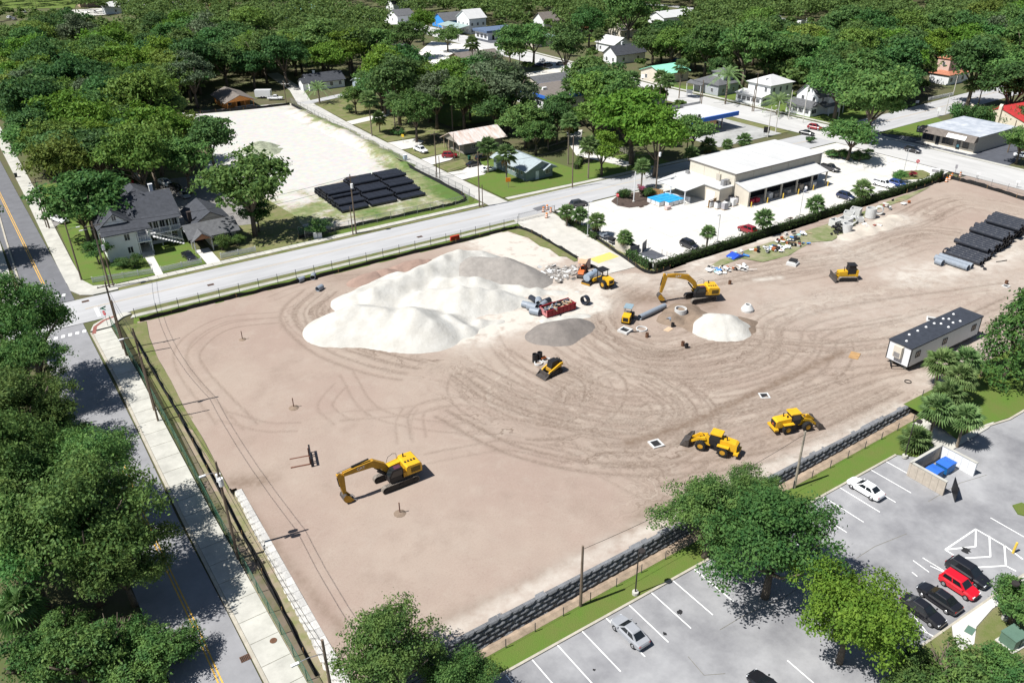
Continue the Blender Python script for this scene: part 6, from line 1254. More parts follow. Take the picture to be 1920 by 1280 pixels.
def excavator(label, loc, rz, trz, pose):
    e = thing('excavator', label, 'excavator', loc, rz); e.scale = (.88,) * 3; under = B()
    u = bpy.data.objects.new('undercarriage', None); COL.objects.link(u); u.parent = e; u.rotation_euler = (0, 0, trz - rz)
    under.cbox((0, 0, .75), (2.2, 1.9, .5)); under.cyl((0, 0, .9), (0, 0, 1.15), .75, .75, 16); under.obj('car_body', m_mach, u)
    for s in (-1, 1): track(u, 5.1, .5, .62, s * 1.3)
    B().prism([(-3.0, 1.35), (-2.7, 1.15), (1.3, 1.15), (1.4, 1.45), (-3.05, 1.45)], -1.42, 1.42).obj('turntable', m_mach, e)
    B().prism([(-3.15, 1.45), (-3.15, 2.55), (-2.95, 2.8), (-1.2, 2.85), (-1.0, 2.65), (-1.0, 1.45)], -1.42, 1.42).obj('engine_housing', m_cat, e)
    B().prism([(-1.0, 1.45), (-1.0, 2.5), (.9, 2.3), (1.25, 1.9), (1.25, 1.45)], -1.42, -.5).obj('side_housing', m_cat, e)
    B().prism([(-1.0, 1.45), (-1.0, 2.1), (-.3, 2.1), (-.3, 1.45)], .5, 1.42).obj('step_box', m_catd, e)
    for i in range(5): B().box(-2.9, -1.6, 1.421, 1.45, 1.7 + i * .16, 1.78 + i * .16).obj('louvre', m_mach, e)
    for i in range(4): B().box(-2.7 + i * .42, -2.45 + i * .42, .2, .55, 2.83, 2.88).obj('roof_slot', m_mach, e)
    cab = B().prism([(-.5, 1.45), (-.5, 2.9), (-.3, 3.05), (.95, 3.05), (1.45, 2.2), (1.45, 1.45)], .5, 1.42).obj('cab', m_mach, e)
    B().prism([(-.35, 2.0), (-.35, 2.85), (.85, 2.85), (1.25, 2.15), (1.25, 2.0)], 1.42, 1.43).obj('side_glass', m_carglass, cab); B().add([(.98, .58, 3.0), (.98, 1.34, 3.0), (1.47, 1.34, 2.2), (1.47, .58, 2.2)], [(0, 1, 2, 3)]).obj('front_glass', m_carglass, cab); B().box(-.3, .6, .62, 1.3, 3.05, 3.09).obj('roof_hatch', M('maroon_hatch', (.09, .03, .05), .4), cab)
    B().cyl((-1.6, -.8, 2.85), (-1.6, -.8, 3.35), .1, .1, 8).obj('exhaust', m_mach, e)
    b = B(); b.tube([(-.9, -1.35, 2.5), (-.9, -1.35, 3.3), (-.4, -1.35, 3.5), (.3, -1.35, 3.2), (.6, -1.35, 2.4)], .03, 5); b.obj('handrail', m_mach, e)
    boom, stick, bk = pose
    arm(e, 'boom', boom, .55, m_catd, [.55, .85, 1.0, .8, .5]); st = arm(e, 'stick', stick, .42, m_catd, [.35, .85, .7, .4])
    for s in (-.42, .42): c = B().cyl((.9, s, 1.5), (boom[2][0] * .75 + .3, s, boom[2][1] * .72), .13, .13, 8).obj('boom_cylinder', m_mach, e)
    t0, t1 = Vector((boom[3][0] - 1.6, 0, boom[3][1] + .75)), Vector((stick[0][0] + .05, 0, stick[0][1] + .15)); m_ = t0.lerp(t1, .55); B().cyl(t0, m_, .12, .12, 8).obj('stick_cylinder', m_mach, e); B().cyl(m_, t1, .06, .06, 6).obj('stick_rod', m_chrome, e)
    a0 = Vector((stick[1][0] + .45, 0, stick[1][1])); a1 = Vector((stick[3][0] + .4, 0, stick[3][1] + .45)); m_ = a0.lerp(a1, .6); B().cyl(a0, m_, .1, .1, 8).obj('bucket_cylinder', m_mach, e); B().cyl(m_, a1, .05, .05, 6).obj('bucket_rod', m_chrome, e)
    x, z = bk; B().prism([(x + .3, z + .75), (x + .62, z + .45), (x + .7, z + .05), (x + .45, z - .4), (x - .1, z - .62), (x - .75, z - .5), (x - .7, z - .38), (x - .1, z - .45), (x + .3, z - .2), (x + .5, z + .1), (x + .4, z + .4), (x + .1, z + .6)], -.65, .65).obj('bucket', m_mud, e)
    bo = bpy.data.objects.get('bucket')
    for s in (-.63, .63): B().prism([(x + .3, z + .72), (x + .62, z + .45), (x + .68, z + .05), (x + .43, z - .38), (x - .1, z - .58), (x - .72, z - .46), (x - .2, z + .3)], s - .03, s + .03).obj('bucket_cheek', m_catd, e)
    for i in range(5): B().prism([(x - .7, z - .5), (x - 1.0, z - .5), (x - .7, z - .4)], -.6 + i * .28, -.5 + i * .28).obj('tooth', m_steel, e)
    return e
POSE = ([(.7, 1.9), (1.6, 3.3), (3.0, 4.3), (5.0, 4.35), (6.9, 4.3)], [(7.6, 4.55), (7.2, 4.0), (7.15, 2.9), (7.0, 1.35)], (6.75, .75))
p = Vector((28.4, 68.3, 0)); excavator('yellow excavator alone on the flat sand, boom level', (28.4, 68.3, 0), R(180), R(180), POSE)
a = at(1312, 562); b_ = at(1243, 566); h2 = math.atan2(b_.y - a.y, b_.x - a.x)
excavator('yellow excavator digging beside the grey pipe', (a.x, a.y, .1), h2, h2 + R(12), ([(.7, 1.9), (1.5, 3.5), (2.8, 4.7), (4.8, 5.1), (6.6, 5.2)], [(7.2, 5.6), (7.0, 5.0), (7.3, 3.4), (7.6, 1.9)], (7.5, 1.0)))
def wheel(e, x, y, r, w, name='wheel', rimm=None):
    o = B().lathe([(r * .55, -w / 2), (r * .9, -w / 2), (r, -w * .35), (r, w * .35), (r * .9, w / 2), (r * .55, w / 2)], 18).obj(name, m_tyre, e); o.location = (x, y, r); o.rotation_euler = (R(90), 0, 0)
    B().cyl((0, 0, -w * .42), (0, 0, w * .42), r * .56, r * .56, 12).obj('rim', rimm or m_catd, o)
    l = B()
    for i in range(16): l.cbox((r * 1.0 * math.cos(i * .3927), r * 1.0 * math.sin(i * .3927), 0), (.07, .12, w * .9), i * .3927)
    lo2 = l.obj('lugs', m_tyre, o); lo2['kind'] = 'stuff'
def loader(label, loc, rz, art=0.0):
    e = thing('wheel_loader', label, 'wheel loader', loc, rz); e.scale = (.81,) * 3
    for y in (-1.05, 1.05): wheel(e, -1.65, y, .78, .6); wheel(e, 1.65, y, .78, .6)
    B().prism([(-3.5, 1.0), (-3.5, 2.05), (-3.2, 2.25), (-1.0, 2.45), (-1.0, 1.0)], -.72, .72).obj('engine_hood', m_cat, e)
    B().box(-3.62, -3.5, -.62, .62, 1.2, 2.0).obj('radiator_grille', m_mach, e); B().box(-3.85, -3.2, -1.15, 1.15, .75, 1.05).obj('counterweight', m_cat, e)
    for y in (-1, 1): B().box(-2.45, -.75, y * 1.05 - .3, y * 1.05 + .3, 1.62, 1.74).obj('fender', m_cat, e); B().cbox((-.6, y * .95, 1.1), (.5, .35, .9)).obj('step', m_mach, e)
    c = B().prism([(-1.05, 1.2), (-1.0, 3.0), (.45, 3.0), (.65, 2.2), (.55, 1.2)], -.72, .72).obj('cab', m_mach, e)
    B().prism([(-1.2, 3.0), (-1.15, 3.18), (.5, 3.18), (.6, 3.0)], -.82, .82).obj('cab_roof', m_cat, e)
    for y in (-.73, .73): B().prism([(-.85, 2.0), (-.85, 2.85), (.35, 2.85), (.5, 2.2), (.45, 2.0)], min(y, y * 1.01), max(y, y * 1.01)).obj('side_glass', m_carglass, c)
    B().cyl((-1.9, .25, 2.35), (-1.9, .25, 3.0), .08, .08, 8).obj('exhaust', m_mach, e); B().cyl((-1.5, -.3, 2.4), (-1.5, -.3, 2.75), .13, .13, 8).obj('air_intake', m_mach, e)
    B().prism([(.4, .8), (.4, 1.5), (1.3, 2.0), (2.0, 1.6), (2.3, .9)], -.5, .5).obj('front_frame', m_cat, e)
    for y in (-.62, .62): B().prism([(1.0, 1.75), (1.2, 2.1), (2.4, 1.75), (3.5, .75), (3.4, .5), (2.2, 1.3)], y - .09, y + .09).obj('lift_arm', m_cat, e)
    B().prism([(1.6, 2.0), (1.9, 2.35), (2.3, 2.2), (3.3, 1.3), (3.2, 1.15)], -.1, .1).obj('tilt_link', m_cat, e); B().cyl((.9, 0, 1.6), (2.0, 0, 2.2), .1, .1, 8).obj('tilt_cylinder', m_mach, e)
    b = B(); b.prism([(3.35, 1.35), (3.3, .6), (3.5, .15), (4.7, .05), (4.7, .12), (3.65, .28), (3.5, .65), (3.55, 1.3)], -1.4, 1.4); b.obj('bucket', m_mud, e)
    for y in (-1.4, 1.4): B().prism([(3.35, 1.3), (3.35, .2), (4.65, .08), (4.4, .35), (3.9, 1.1)], y - .04, y + .04).obj('bucket_side', m_mud, e)
    B().add([(-3.63, -.2, 1.4), (-3.63, .2, 1.4), (-3.63, 0, 1.75)], [(0, 1, 2)]).obj('slow_sign', M('orange_triangle', (.7, .12, .03)), e)
    return e
a = at(1337, 842); b_ = at(1290, 825); loader('yellow wheel loader with its bucket to the left, behind the oak', (a.x, a.y, .03), math.atan2(at(1292, 829).y - at(1370, 852).y, at(1292, 829).x - at(1370, 852).x))
a = at(1487, 803); loader('yellow wheel loader with its bucket raised to the right', (a.x, a.y, .03), math.atan2(at(1530, 800).y - at(1452, 812).y, at(1530, 800).x - at(1452, 812).x))
def dozer(label, loc, rz):
    e = thing('bulldozer', label, 'bulldozer', loc, rz)
    for y in (-.95, .95): track(e, 3.2, .42, .5, y, mat=m_track)
    B().prism([(-.2, .7), (-.2, 1.75), (1.5, 1.6), (1.55, .7)], -.55, .55).obj('engine_hood', m_cat, e); B().box(-1.4, -.2, -.65, .65, .7, 1.2).obj('deck', m_cat, e); B().box(-1.75, -1.4, -.7, .7, .8, 1.9).obj('fuel_tank', m_cat, e)
    B().prism([(-1.3, 1.2), (-1.2, 2.75), (-.1, 2.75), (.05, 1.75), (.05, 1.2)], -.62, .62).obj('cab', m_mach, e); B().box(-1.35, .0, -.72, .72, 2.75, 2.86).obj('cab_roof', m_mach, e); B().cyl((.6, .2, 1.68), (.6, .2, 2.5), .06, .06, 7).obj('exhaust', m_mach, e)
    B().prism([(2.25, .05), (2.05, .45), (2.15, 1.15), (2.25, 1.15), (2.18, .5), (2.35, .05)], -1.55, 1.55).obj('blade', m_mud, e)
    for y in (-.7, .7): B().cyl((1.0, y, .55), (2.1, y, .5), .09, .09, 7).obj('push_arm', m_catd, e)
    for y in (-.3, .3): B().cyl((1.4, y, 1.4), (2.1, y, .9), .06, .06, 7).obj('lift_cylinder', m_mach, e)
a = at(1585, 524); dozer('yellow bulldozer on the far sand, blade to the left', (a.x, a.y, .02), R(147))
def tracked_loader(label, loc, rz):
    e = thing('compact_track_loader', label, 'skid loader', loc, rz)
    for y in (-.72, .72): track(e, 2.3, .38, .4, y, mat=m_mach)
    B().prism([(-1.3, .6), (-1.3, 1.5), (-.7, 1.6), (.7, 1.0), (.75, .6)], -.5, .5).obj('body', m_catd, e); c = B().prism([(-.75, 1.0), (-.75, 2.05), (.35, 2.05), (.6, 1.0)], -.48, .48).obj('cab', m_mach, e)
    B().box(-1.4, -.75, -.55, .55, 1.2, 1.75).obj('engine_cover', m_mach, e); B().cyl((-1.1, .3, 1.75), (-1.1, .3, 2.15), .05, .05, 6).obj('exhaust', m_mach, e)
    for y in (-.72, .72): B().prism([(-1.35, 1.25), (-1.3, 1.6), (-.9, 1.6), (1.1, .85), (1.45, .45), (1.3, .35), (.95, .65)], y - .09, y + .09).obj('lift_arm', m_cat, e)
    B().prism([(1.35, .75), (1.35, .1), (2.2, .03), (2.2, .1), (1.5, .2), (1.48, .75)], -.95, .95).obj('bucket', m_mud, e)
    for y in (-.95, .95): B().prism([(1.36, .72), (1.36, .12), (2.18, .05)], y - .03, y + .03).obj('bucket_side', m_mud, e)
a = at(1035, 699); tracked_loader('compact track loader beside the stacked manhole rings', (a.x, a.y, .02), math.atan2(at(1012, 710).y - at(1052, 692).y, at(1012, 710).x - at(1052, 692).x))
def roller(label, loc, rz):
    e = thing('soil_roller', label, 'road roller', loc, rz)
    B().cyl((1.7, -1.05, .75), (1.7, 1.05, .75), .75, .75, 20).obj('drum', m_steel, e); f = B(); f.box(.8, 2.6, 1.08, 1.25, .55, .95); f.box(.8, 2.6, -1.25, -1.08, .55, .95); f.box(2.48, 2.65, -1.07, 1.07, .55, .95); f.box(.7, .9, -1.07, 1.07, .55, 1.1); f.obj('drum_frame', m_cat, e)
    for y in (-.85, .85): wheel(e, -1.4, y, .72, .5)
    B().prism([(-2.5, .8), (-2.5, 1.7), (-.9, 1.9), (-.9, .8)], -.62, .62).obj('engine_hood', m_cat, e); B().box(-2.52, -2.5, -.4, .4, 1.05, 1.5).obj('grille', m_mach, e); B().box(-.9, .5, -.65, .65, .85, 1.15).obj('deck', m_mach, e); B().box(-.7, -.2, -.25, .25, 1.15, 1.8).obj('seat', m_mach, e)
    for x, y in ((-.85, -.6), (-.85, .6), (.35, -.6), (.35, .6)): B().box(x - .05, x + .05, y - .05, y + .05, 1.15, 2.85).obj('canopy_post', m_mach, e)
    B().box(-1.1, .6, -.8, .8, 2.85, 2.97).obj('canopy', m_mach, e)
a = at(1127, 533); roller('yellow soil roller parked by the yellow ramp plate', (a.x, a.y, .02), math.atan2(at(1113, 522).y - at(1142, 536).y, at(1113, 522).x - at(1142, 536).x))
# small yellow machine with a grey canopy next to the pipe
a = at(1177, 601); e = thing('mini_roller', 'small yellow machine with a grey sun canopy by the pipe', 'compactor', (a.x, a.y, .02), R(35))
B().prism([(-1.6, .4), (-1.6, 1.35), (-.3, 1.5), (-.3, .4)], -.6, .6).obj('engine_hood', m_cat, e); B().box(-1.63, -1.6, -.4, .4, .6, 1.2).obj('grille', m_mach, e); B().box(-.3, .8, -.55, .55, .4, .9).obj('deck', m_mach, e); B().cyl((1.3, -.65, .5), (1.3, .65, .5), .5, .5, 16).obj('drum', m_mud, e); B().box(.8, 1.0, -.7, .7, .45, .8).obj('yoke', m_catd, e)
for y in (-.5, .5): B().cyl((-.2, y, .9), (-.1, y, 2.4), .05, .05, 6).obj('canopy_post', m_mach, e); wheel(e, -1.0, y * 1.15, .48, .3)
B().cbox((.1, 0, 2.45), (1.5, 1.3, .08), 0, -.08).obj('canopy', M('grey_blue_canopy', (.2, .27, .31), .5), e); B().box(-.25, .15, -.22, .22, .9, 1.4).obj('seat', m_mach, e)
# fuel tank trailer, orange machine and crate by the lane
a = at(1108, 528); e = thing('fuel_tank', 'grey fuel tank in a black frame beside the roller', 'tank', (a.x, a.y, 0), R(20)); B().cyl((-1.5, 0, 1.25), (1.5, 0, 1.25), .65, .65, 20).obj('tank', M('tank_blue_grey', (.35, .42, .50), .4, .3, var=.1), e); f = B(); f.box(-1.8, 1.8, -.8, .8, .25, .6); f.obj('tray', m_mach, e); B().box(-1.85, -1.7, -.85, .85, .1, .35).obj('skid', m_catd, e); B().box(1.7, 1.85, -.85, .85, .1, .35).obj('skid', m_catd, e); B().cyl((.2, 0, 1.85), (.2, 0, 2.1), .12, .12, 8).obj('filler_cap', m_steel, e)
for x in (-1, 1): B().box(x - .1, x + .1, -.66, .66, .6, .95).obj('saddle', m_mach, e)
a = at(1092, 517); e = thing('orange_roller', 'orange tandem roller with a tan canopy beside the rubble', 'road roller', (a.x, a.y, 0), R(40)); mo_ = M('machine_orange', (.55, .14, .04), .5, var=.15, obj=True)
for x in (-1.15, 1.15): B().cyl((x, -.7, .55), (x, .7, .55), .55, .55, 18).obj('drum', m_mud, e)
B().prism([(-1.7, 1.0), (-1.5, 1.35), (1.5, 1.35), (1.7, 1.0), (.6, .6), (-.6, .6)], -.5, .5).obj('body', mo_, e); B().box(-.4, .2, -.25, .25, 1.35, 1.8).obj('seat', m_mach, e)
for x, y in ((-.7, -.5), (-.7, .5), (.6, -.5), (.6, .5)): B().box(x - .04, x + .04, y - .04, y + .04, 1.35, 2.7).obj('canopy_post', m_mach, e)
B().box(-1.0, .9, -.7, .7, 2.7, 2.8).obj('canopy', M('tan_canopy', (.52, .34, .22), .6), e)
a = at(1095, 503); e = thing('tool_container', 'pale pink tool box behind the orange roller', 'container', (a.x, a.y, 0), R(0)); B().box(-.9, .9, -.7, .7, .1, 1.9).obj('box', M('pale_pink_box', (.6, .45, .38), .7, var=.1), e); B().box(-.95, .95, -.75, .75, 1.9, 2.0).obj('lid', M('pale_pink_box', (.6, .45, .38)), e); B().box(.9, .93, -.5, .5, .2, 1.8).obj('door', m_dark, e)
# pallet fork attachment lying on the sand
a = at(583, 862); e = thing('fork_attachment', 'black pallet fork attachment lying on the sand near the excavator', 'attachment', (a.x, a.y, 0), math.atan2(at(552, 868).y - a.y, at(552, 868).x - a.x))
f = B(); f.box(-.12, .08, -1.5, 1.5, 1.0, 1.2); f.box(-.12, .08, -1.5, 1.5, .08, .28)
for y in (-1.4, -.5, .5, 1.4): f.box(-.1, .06, y - .07, y + .07, .2, 1.1)
f.obj('carriage', m_mach, e)
for y in (-.85, .85): t = B(); t.box(.08, .2, y - .09, y + .09, .05, 1.15); t.box(.2, 2.4, y - .09, y + .09, .04, .11); t.obj('tine', M('rusty_tine', (.14, .06, .04), .6), e)
# ------------------------------------------------------------------ retaining walls, block by block
m_block = M('split_face_block', (.15, .155, .165), .95, var=.16, scale=2, bump=.7, bscale=5, rand=.18)
m_blockw = M('pale_split_block', (.44, .43, .41), .95, var=.12, scale=2, bump=.7, bscale=5, rand=.12)
def blockmesh(name, L, h, d, mat, seed):
    q = random.Random(seed); n = 5; vs = []; fs = []        # front face towards -y, rough and bulging
    for j in range(4):
        for i in range(n):
            edge = i in (0, n - 1) or j in (0, 3); vs.append((-L / 2 + L * i / (n - 1) + (0 if i in (0, n - 1) else q.uniform(-.05, .05)), (-.02 if edge else -.09 - q.uniform(0, .07)), h * (j / 3)))
    for j in range(3):
        for i in range(n - 1): a = j * n + i; fs.append((a, a + 1, a + n + 1, a + n))
    o = len(vs); vs += [(-L / 2, d, 0), (L / 2, d, 0), (L / 2, d, h), (-L / 2, d, h)]
    fs += [tuple(range(3 * n, 4 * n)) + (o + 2, o + 3), tuple(range(n))[::-1] + (o, o + 1), (o, 0, n, 2 * n, 3 * n, o + 3), (n - 1, o + 1, o + 2, 4 * n - 1, 3 * n - 1, 2 * n - 1)]
    b = B(); b.add(vs, fs); return b.mesh(name, mat)
BM = [blockmesh('block', 1.30, .44, .55, m_block, s) for s in range(4)]; BW = [blockmesh('block', 1.05, .44, .55, m_blockw, 10 + s) for s in range(4)]
e = thing('retaining_wall', 'long grey block retaining wall along the near edge of the sand', 'retaining wall', (0, 0, 0))
i = 0
x = 13.4
while x < 93.0:
    zb = zpark(x) + .1; k = 0; z = 0.02 + (0 if x < 77 else -.0)
    while z - .46 > zb - .4 and k < 7:
        z -= .46
        o = mk('block', BM[(i + k) % 4], e, (x + (.67 if k % 2 else 0), 44.98 - .09 * k, z)); k += 1
    i += 1; x += 1.34
B().box(13.2, 93.4, 45.5, 46.0, -3.2, -.05).obj('backfill', m_dgravel, e)
e = thing('retaining_wall', 'white block retaining wall stepping down beside the left fence', 'retaining wall', (0, 0, 0))
y = 46.2; i = 0
while y < 77:
    zb = zstreet(0, y) - .1; k = 0; z = .09
    while (z - .46 > zb - .5 or k == 0) and k < 6:
        z -= .46
        o = mk('block', BW[(i + k) % 4], e, (12.78 - .1 * k, y + (.53 if k % 2 else 0), z)); o.rotation_euler = (0, 0, R(-90)); k += 1
    i += 1; y += 1.08
pass
sheet('wall_foot_soil', [(10.2, 96), (12.4, 96), (13.6, 80), (13.6, 46), (10.6, 40), (9.9, 40)], M('pink_soil', (.3, .23, .19), .95, var=.25, scale=.7, c2=(.16, .17, .07), detail=8), .06, zstreet, 'structure', (95,))
# ------------------------------------------------------------------ fences
def mesh_mat(name, c, a): return M(name, c, .5, .3, var=.1, trans=a)
m_link = mesh_mat('chain_link', (.30, .31, .31), .80); m_green = mesh_mat('green_chain_link', (.05, .16, .10), .55)
POSTM = {}
def postmesh(h, r, mat):
    k = (round(h, 2), r, mat.name)
    if k not in POSTM: POSTM[k] = B().cyl((0, 0, -.3), (0, 0, h), r, r, 6).mesh('post', mat)
    return POSTM[k]
def chain_fence(label, pts, h=1.8, fn=None, mat=None, sp=3.0, pm=None, rail_=True):
    e = thing('chain_link_fence', label, 'fence'); fab = B(); rl = B(); pm = pm or m_steel
    for (x0, y0), (x1, y1) in zip(pts, pts[1:]):
        L = math.hypot(x1 - x0, y1 - y0); n = max(1, int(L / sp)); P = []
        for i in range(n + 1):
            t = i / n; x, y = x0 + (x1 - x0) * t, y0 + (y1 - y0) * t; z = fn(x, y) if fn else 0; P.append(Vector((x, y, z)))
            if i < n or (x1, y1) == tuple(pts[-1]): mk('post', postmesh(h, .045, pm), e, (x, y, z))
        for a, b in zip(P, P[1:]):
            fab.quad(a + Vector((0, 0, .05)), b + Vector((0, 0, .05)), b + Vector((0, 0, h - .02)), a + Vector((0, 0, h - .02)))
            if rail_: rl.cyl(a + Vector((0, 0, h)), b + Vector((0, 0, h)), .035, .035, 5, False)
    fab.obj('mesh_fabric', mat or m_link, e)
    if rail_: rl.obj('top_rail', pm, e)
    return e
m_silt = M('black_silt_fabric', (.012, .013, .014), .7, var=.3)
def silt(label, pts, h=.75, fn=None):
    e = thing('silt_fence', label, 'fence'); V = []; F = []; q = random.Random(len(pts)); b = B()
    P = curve([Vector((x, y, 0)) for x, y in pts], 10); d = 0
    rows = []
    for i, p in enumerate(P):
        a, c = P[max(i - 1, 0)], P[min(i + 1, len(P) - 1)]; t = (c - a).normalized(); n = Vector((-t.y, t.x, 0)); z = fn(p.x, p.y) if fn else 0; k = q.uniform(-.12, .12); hh = h * q.uniform(.8, 1.08)
        rows.append([p + n * .3 + Vector((0, 0, z + .11)), p + n * (.05) + Vector((0, 0, z + .13)), p + n * k * .5 + Vector((0, 0, z + hh * .5)), p + n * k + Vector((0, 0, z + hh)), p + n * (k - .02) + Vector((0, 0, z + hh)), p + n * (k * .5 - .03) + Vector((0, 0, z + hh * .5)), p - n * .03 + Vector((0, 0, z + .1))])
    m_ = len(rows[0]); vs = [v for r in rows for v in r]; fs = [(i * m_ + j, i * m_ + j + 1, (i + 1) * m_ + j + 1, (i + 1) * m_ + j) for i in range(len(rows) - 1) for j in range(m_ - 1)]
    b.add(vs, fs); b.obj('fabric', m_silt, e)
    for i in range(0, len(P), 4): z = fn(P[i].x, P[i].y) if fn else 0; mk('stake', postmesh(h + .25, .03, m_wood), e, (P[i].x, P[i].y, z))
    return e
fl = [(8.55, 128.4), (9.1, 110), (9.4, 95), (9.75, 76), (10.2, 62), (10.6, 50), (11.0, 36)]
chain_fence('green chain link fence along the left sidewalk', fl, 1.7, zstreet, m_green, 3.0, M('green_post', (.03, .09, .06), .5))
silt('black silt fence behind the green left fence', [(10.6, 124), (10.7, 110), (11.0, 95), (11.2, 80), (11.3, 64), (11.35, 50)], .7, lambda x, y: zstreet(x, y) + .02)
chain_fence('chain link fence on posts beside the main road', [(12.2, 128.9), (85.5, 128.9)], 1.8, None, None, 3.3, m_dgrey, False)
silt('black silt fence along the far edge of the sand', [(12.5, 127.2), (25, 127.3), (40, 127.1), (55, 127.4), (70, 127.1), (82, 127.3), (84.6, 125.5), (84.9, 118), (84.4, 108), (84.2, 100.2)])
chain_fence('chain link fence around the pipe storage lot', [(47, 146.2), (84, 146.2), (86.4, 149.5), (86.4, 200), (86.6, 264)], 1.8)
silt('black silt fence inside the storage lot fence', [(46, 147), (60, 146.8), (75, 146.7), (82.5, 147.0), (84.8, 149), (85.7, 154), (85.7, 180), (85.8, 220), (86.0, 262)])
silt('black silt fence at the far end of the pale lot', [(54, 268.5), (65, 265.5), (75, 263.5), (85.6, 262.5)], .9)
silt('black silt fence along the lane beside the concrete yard', [(95.5, 130), (94.9, 122), (93.2, 112), (91.6, 103), (90.6, 97), (91.4, 94.8), (95, 94.6)])
silt('black silt fence along the avenue end of the site', [tuple(at(x, y)[:2]) for x, y in ((1768, 336), (1790, 338), (1850, 354), (1920, 376), (2000, 400))], .9)
chain_fence('chain link fence along the avenue at the site', [tuple(at(x, y)[:2]) for x, y in ((1752, 335), (1800, 333), (1920, 366), (2000, 390))], 1.6, None, None, 3.2, m_steel, False)
silt('black fabric along the hedge foot', [tuple(at(x, y)[:2]) for x, y in ((1700, 362), (1740, 350), (1768, 336))], .7)
chain_fence('wire fence on wooden posts at the foot of the retaining wall', [(14, 43.35), (92.3, 43.35)], 1.15, lambda x, y: zpark(x) + .11, m_link, 3.2, m_dgrey, False)
chain_fence('wire fence between the sand and the grass bank', [(93.2, 45.1), (128, 45.4)], 1.3, lambda x, y: 0.0, m_link, 3.0, m_dgrey, False)
chain_fence('chain link fence by the transformer boxes near the small house', [tuple(at(x, y)[:2]) for x, y in ((560, 440), (612, 432))], 1.6, None, m_green)
def picket(label, p, q_, h=1.0, mat=None, fn=None, step=.17):
    e = thing('picket_fence', label, 'fence'); mat = mat or m_frame; a = math.atan2(q_[1] - p[1], q_[0] - p[0]); L = math.hypot(q_[0] - p[0], q_[1] - p[1]); b = B(); n = int(L / step); f = lambda t: (p[0] + (q_[0] - p[0]) * t, p[1] + (q_[1] - p[1]) * t)
    for i in range(n + 1): x, y = f(i / n); b.cbox((x, y, (fn(x, y) if fn else 0) + .1 + h / 2), (step * .58, .03, h), a)
    o = b.obj('pickets', mat, e); o['kind'] = 'stuff'
    for z in (.3, .8):
        r = B(); x0, y0 = f(0); x1, y1 = f(1); r.cyl((x0, y0, z + (fn(x0, y0) if fn else 0)), (x1, y1, z + (fn(x1, y1) if fn else 0)), .045, .045, 4); r.obj('rail', mat, e)
    k = max(2, int(L / 2.4))
    for i in range(k + 1): x, y = f(i / k); B().cbox((x, y, (fn(x, y) if fn else 0) + .6), (.11, .11, 1.2), a).obj('post', mat, e)
picket('white picket fence at the street corner lawn', (8.8, 147.6), (18.5, 145.75)); picket('white picket fence between the path and the driveway', (19.9, 145.5), (26.9, 145.5)); picket('white picket fence right of the driveway', (30.5, 145.7), (36.9, 145.4))
a, b_ = ats(8, 1222), ats(122, 1182); picket('weathered grey picket fence at the lower left', (a.x, a.y), (b_.x, b_.y), 1.1, M('weathered_wood', (.22, .21, .17), .9, var=.2), zstreet, .22)
a, b_ = ats(0, 960), ats(70, 930); picket('grey picket fence deep in the shade at the left edge', (a.x, a.y), (b_.x, b_.y), 1.1, M('weathered_wood', (.22, .21, .17)), zstreet, .22)
a, b_ = at(1740, 190), at(1786, 180); picket('white picket fence along the cross street', (a.x, a.y), (b_.x, b_.y), 1.1)
a, b_ = at(1125, 268), at(1190, 296); picket('grey board fence under the bright green trees', (a.x, a.y), (b_.x, b_.y), 1.5, M('weathered_wood', (.22, .21, .17)), None, .25)
# ------------------------------------------------------------------ poles, lamps, wires
def poleh(base, top, z):
    lo, hi = .5, 30
    for i in range(40):
        m_ = (lo + hi) / 2; r = wproj(base.x, base.y, z + m_)
        if r[1] > top[1]: lo = m_
        else: hi = m_
    return (lo + hi) / 2
m_pole = M('pole_wood', (.15, .115, .085), .9, var=.25, scale=3, streak=(3, 3, .3)); m_cpole = M('concrete_pole', (.5, .48, .44), .8, var=.08)
def upole(label, bx, by, tx, ty, fn=None, arm=1, trafo=0, lamp=0, mat=None, r=.16, ang=0.0, h=None, name='utility_pole'):
    b = atf(bx, by, fn) if fn else at(bx, by); z = b.z if fn else 0.0; h = h or poleh(b, (tx, ty), z); e = thing(name, label, 'pole', (b.x, b.y, z), ang)
    B().cyl((0, 0, -.3), (0, 0, h), r, r * .68, 8).obj('shaft', mat or m_pole, e)
    if arm:
        B().box(-1.2, 1.2, -.06, .06, h - .75, h - .63).obj('crossarm', m_pole, e)
        for x in (-1.05, -.35, .35, 1.05): B().cyl((x, 0, h - .63), (x, 0, h - .42), .05, .03, 6).obj('insulator', m_steel, e)
    for k in range(trafo): B().cyl((.0, -.42 + .84 * k, h - 2.6), (0, -.42 + .84 * k, h - 1.75), .26, .26, 10).obj('transformer', m_frame, e)
    if lamp:
        s = 1 if lamp > 0 else -1; l = abs(lamp); B().tube([(0, 0, h - 1.4), (s * l * .6, 0, h - 1.1), (s * l, 0, h - 1.1)], .035, 5).obj('lamp_arm', m_steel, e); B().cbox((s * (l + .25), 0, h - 1.12), (.6, .22, .12)).obj('lamp_head', m_frame, e)
    return e
upole('tall utility pole at the white house corner', 206, 540, 171.5, 416, lamp=-1.6); upole('thinner pole beside the corner utility pole', 213, 537, 192, 440, arm=0, trafo=1, r=.12)
upole('utility pole with street light on the upper street', 153.3, 526, 122, 418, arm=0, lamp=1.5); upole('utility pole with transformer by the upper street drive', 93, 429, 67.5, 336, trafo=1, lamp=-1.0); upole('leaning short pole beside the upper street drive', 88, 427, 72, 372, arm=0, r=.12)
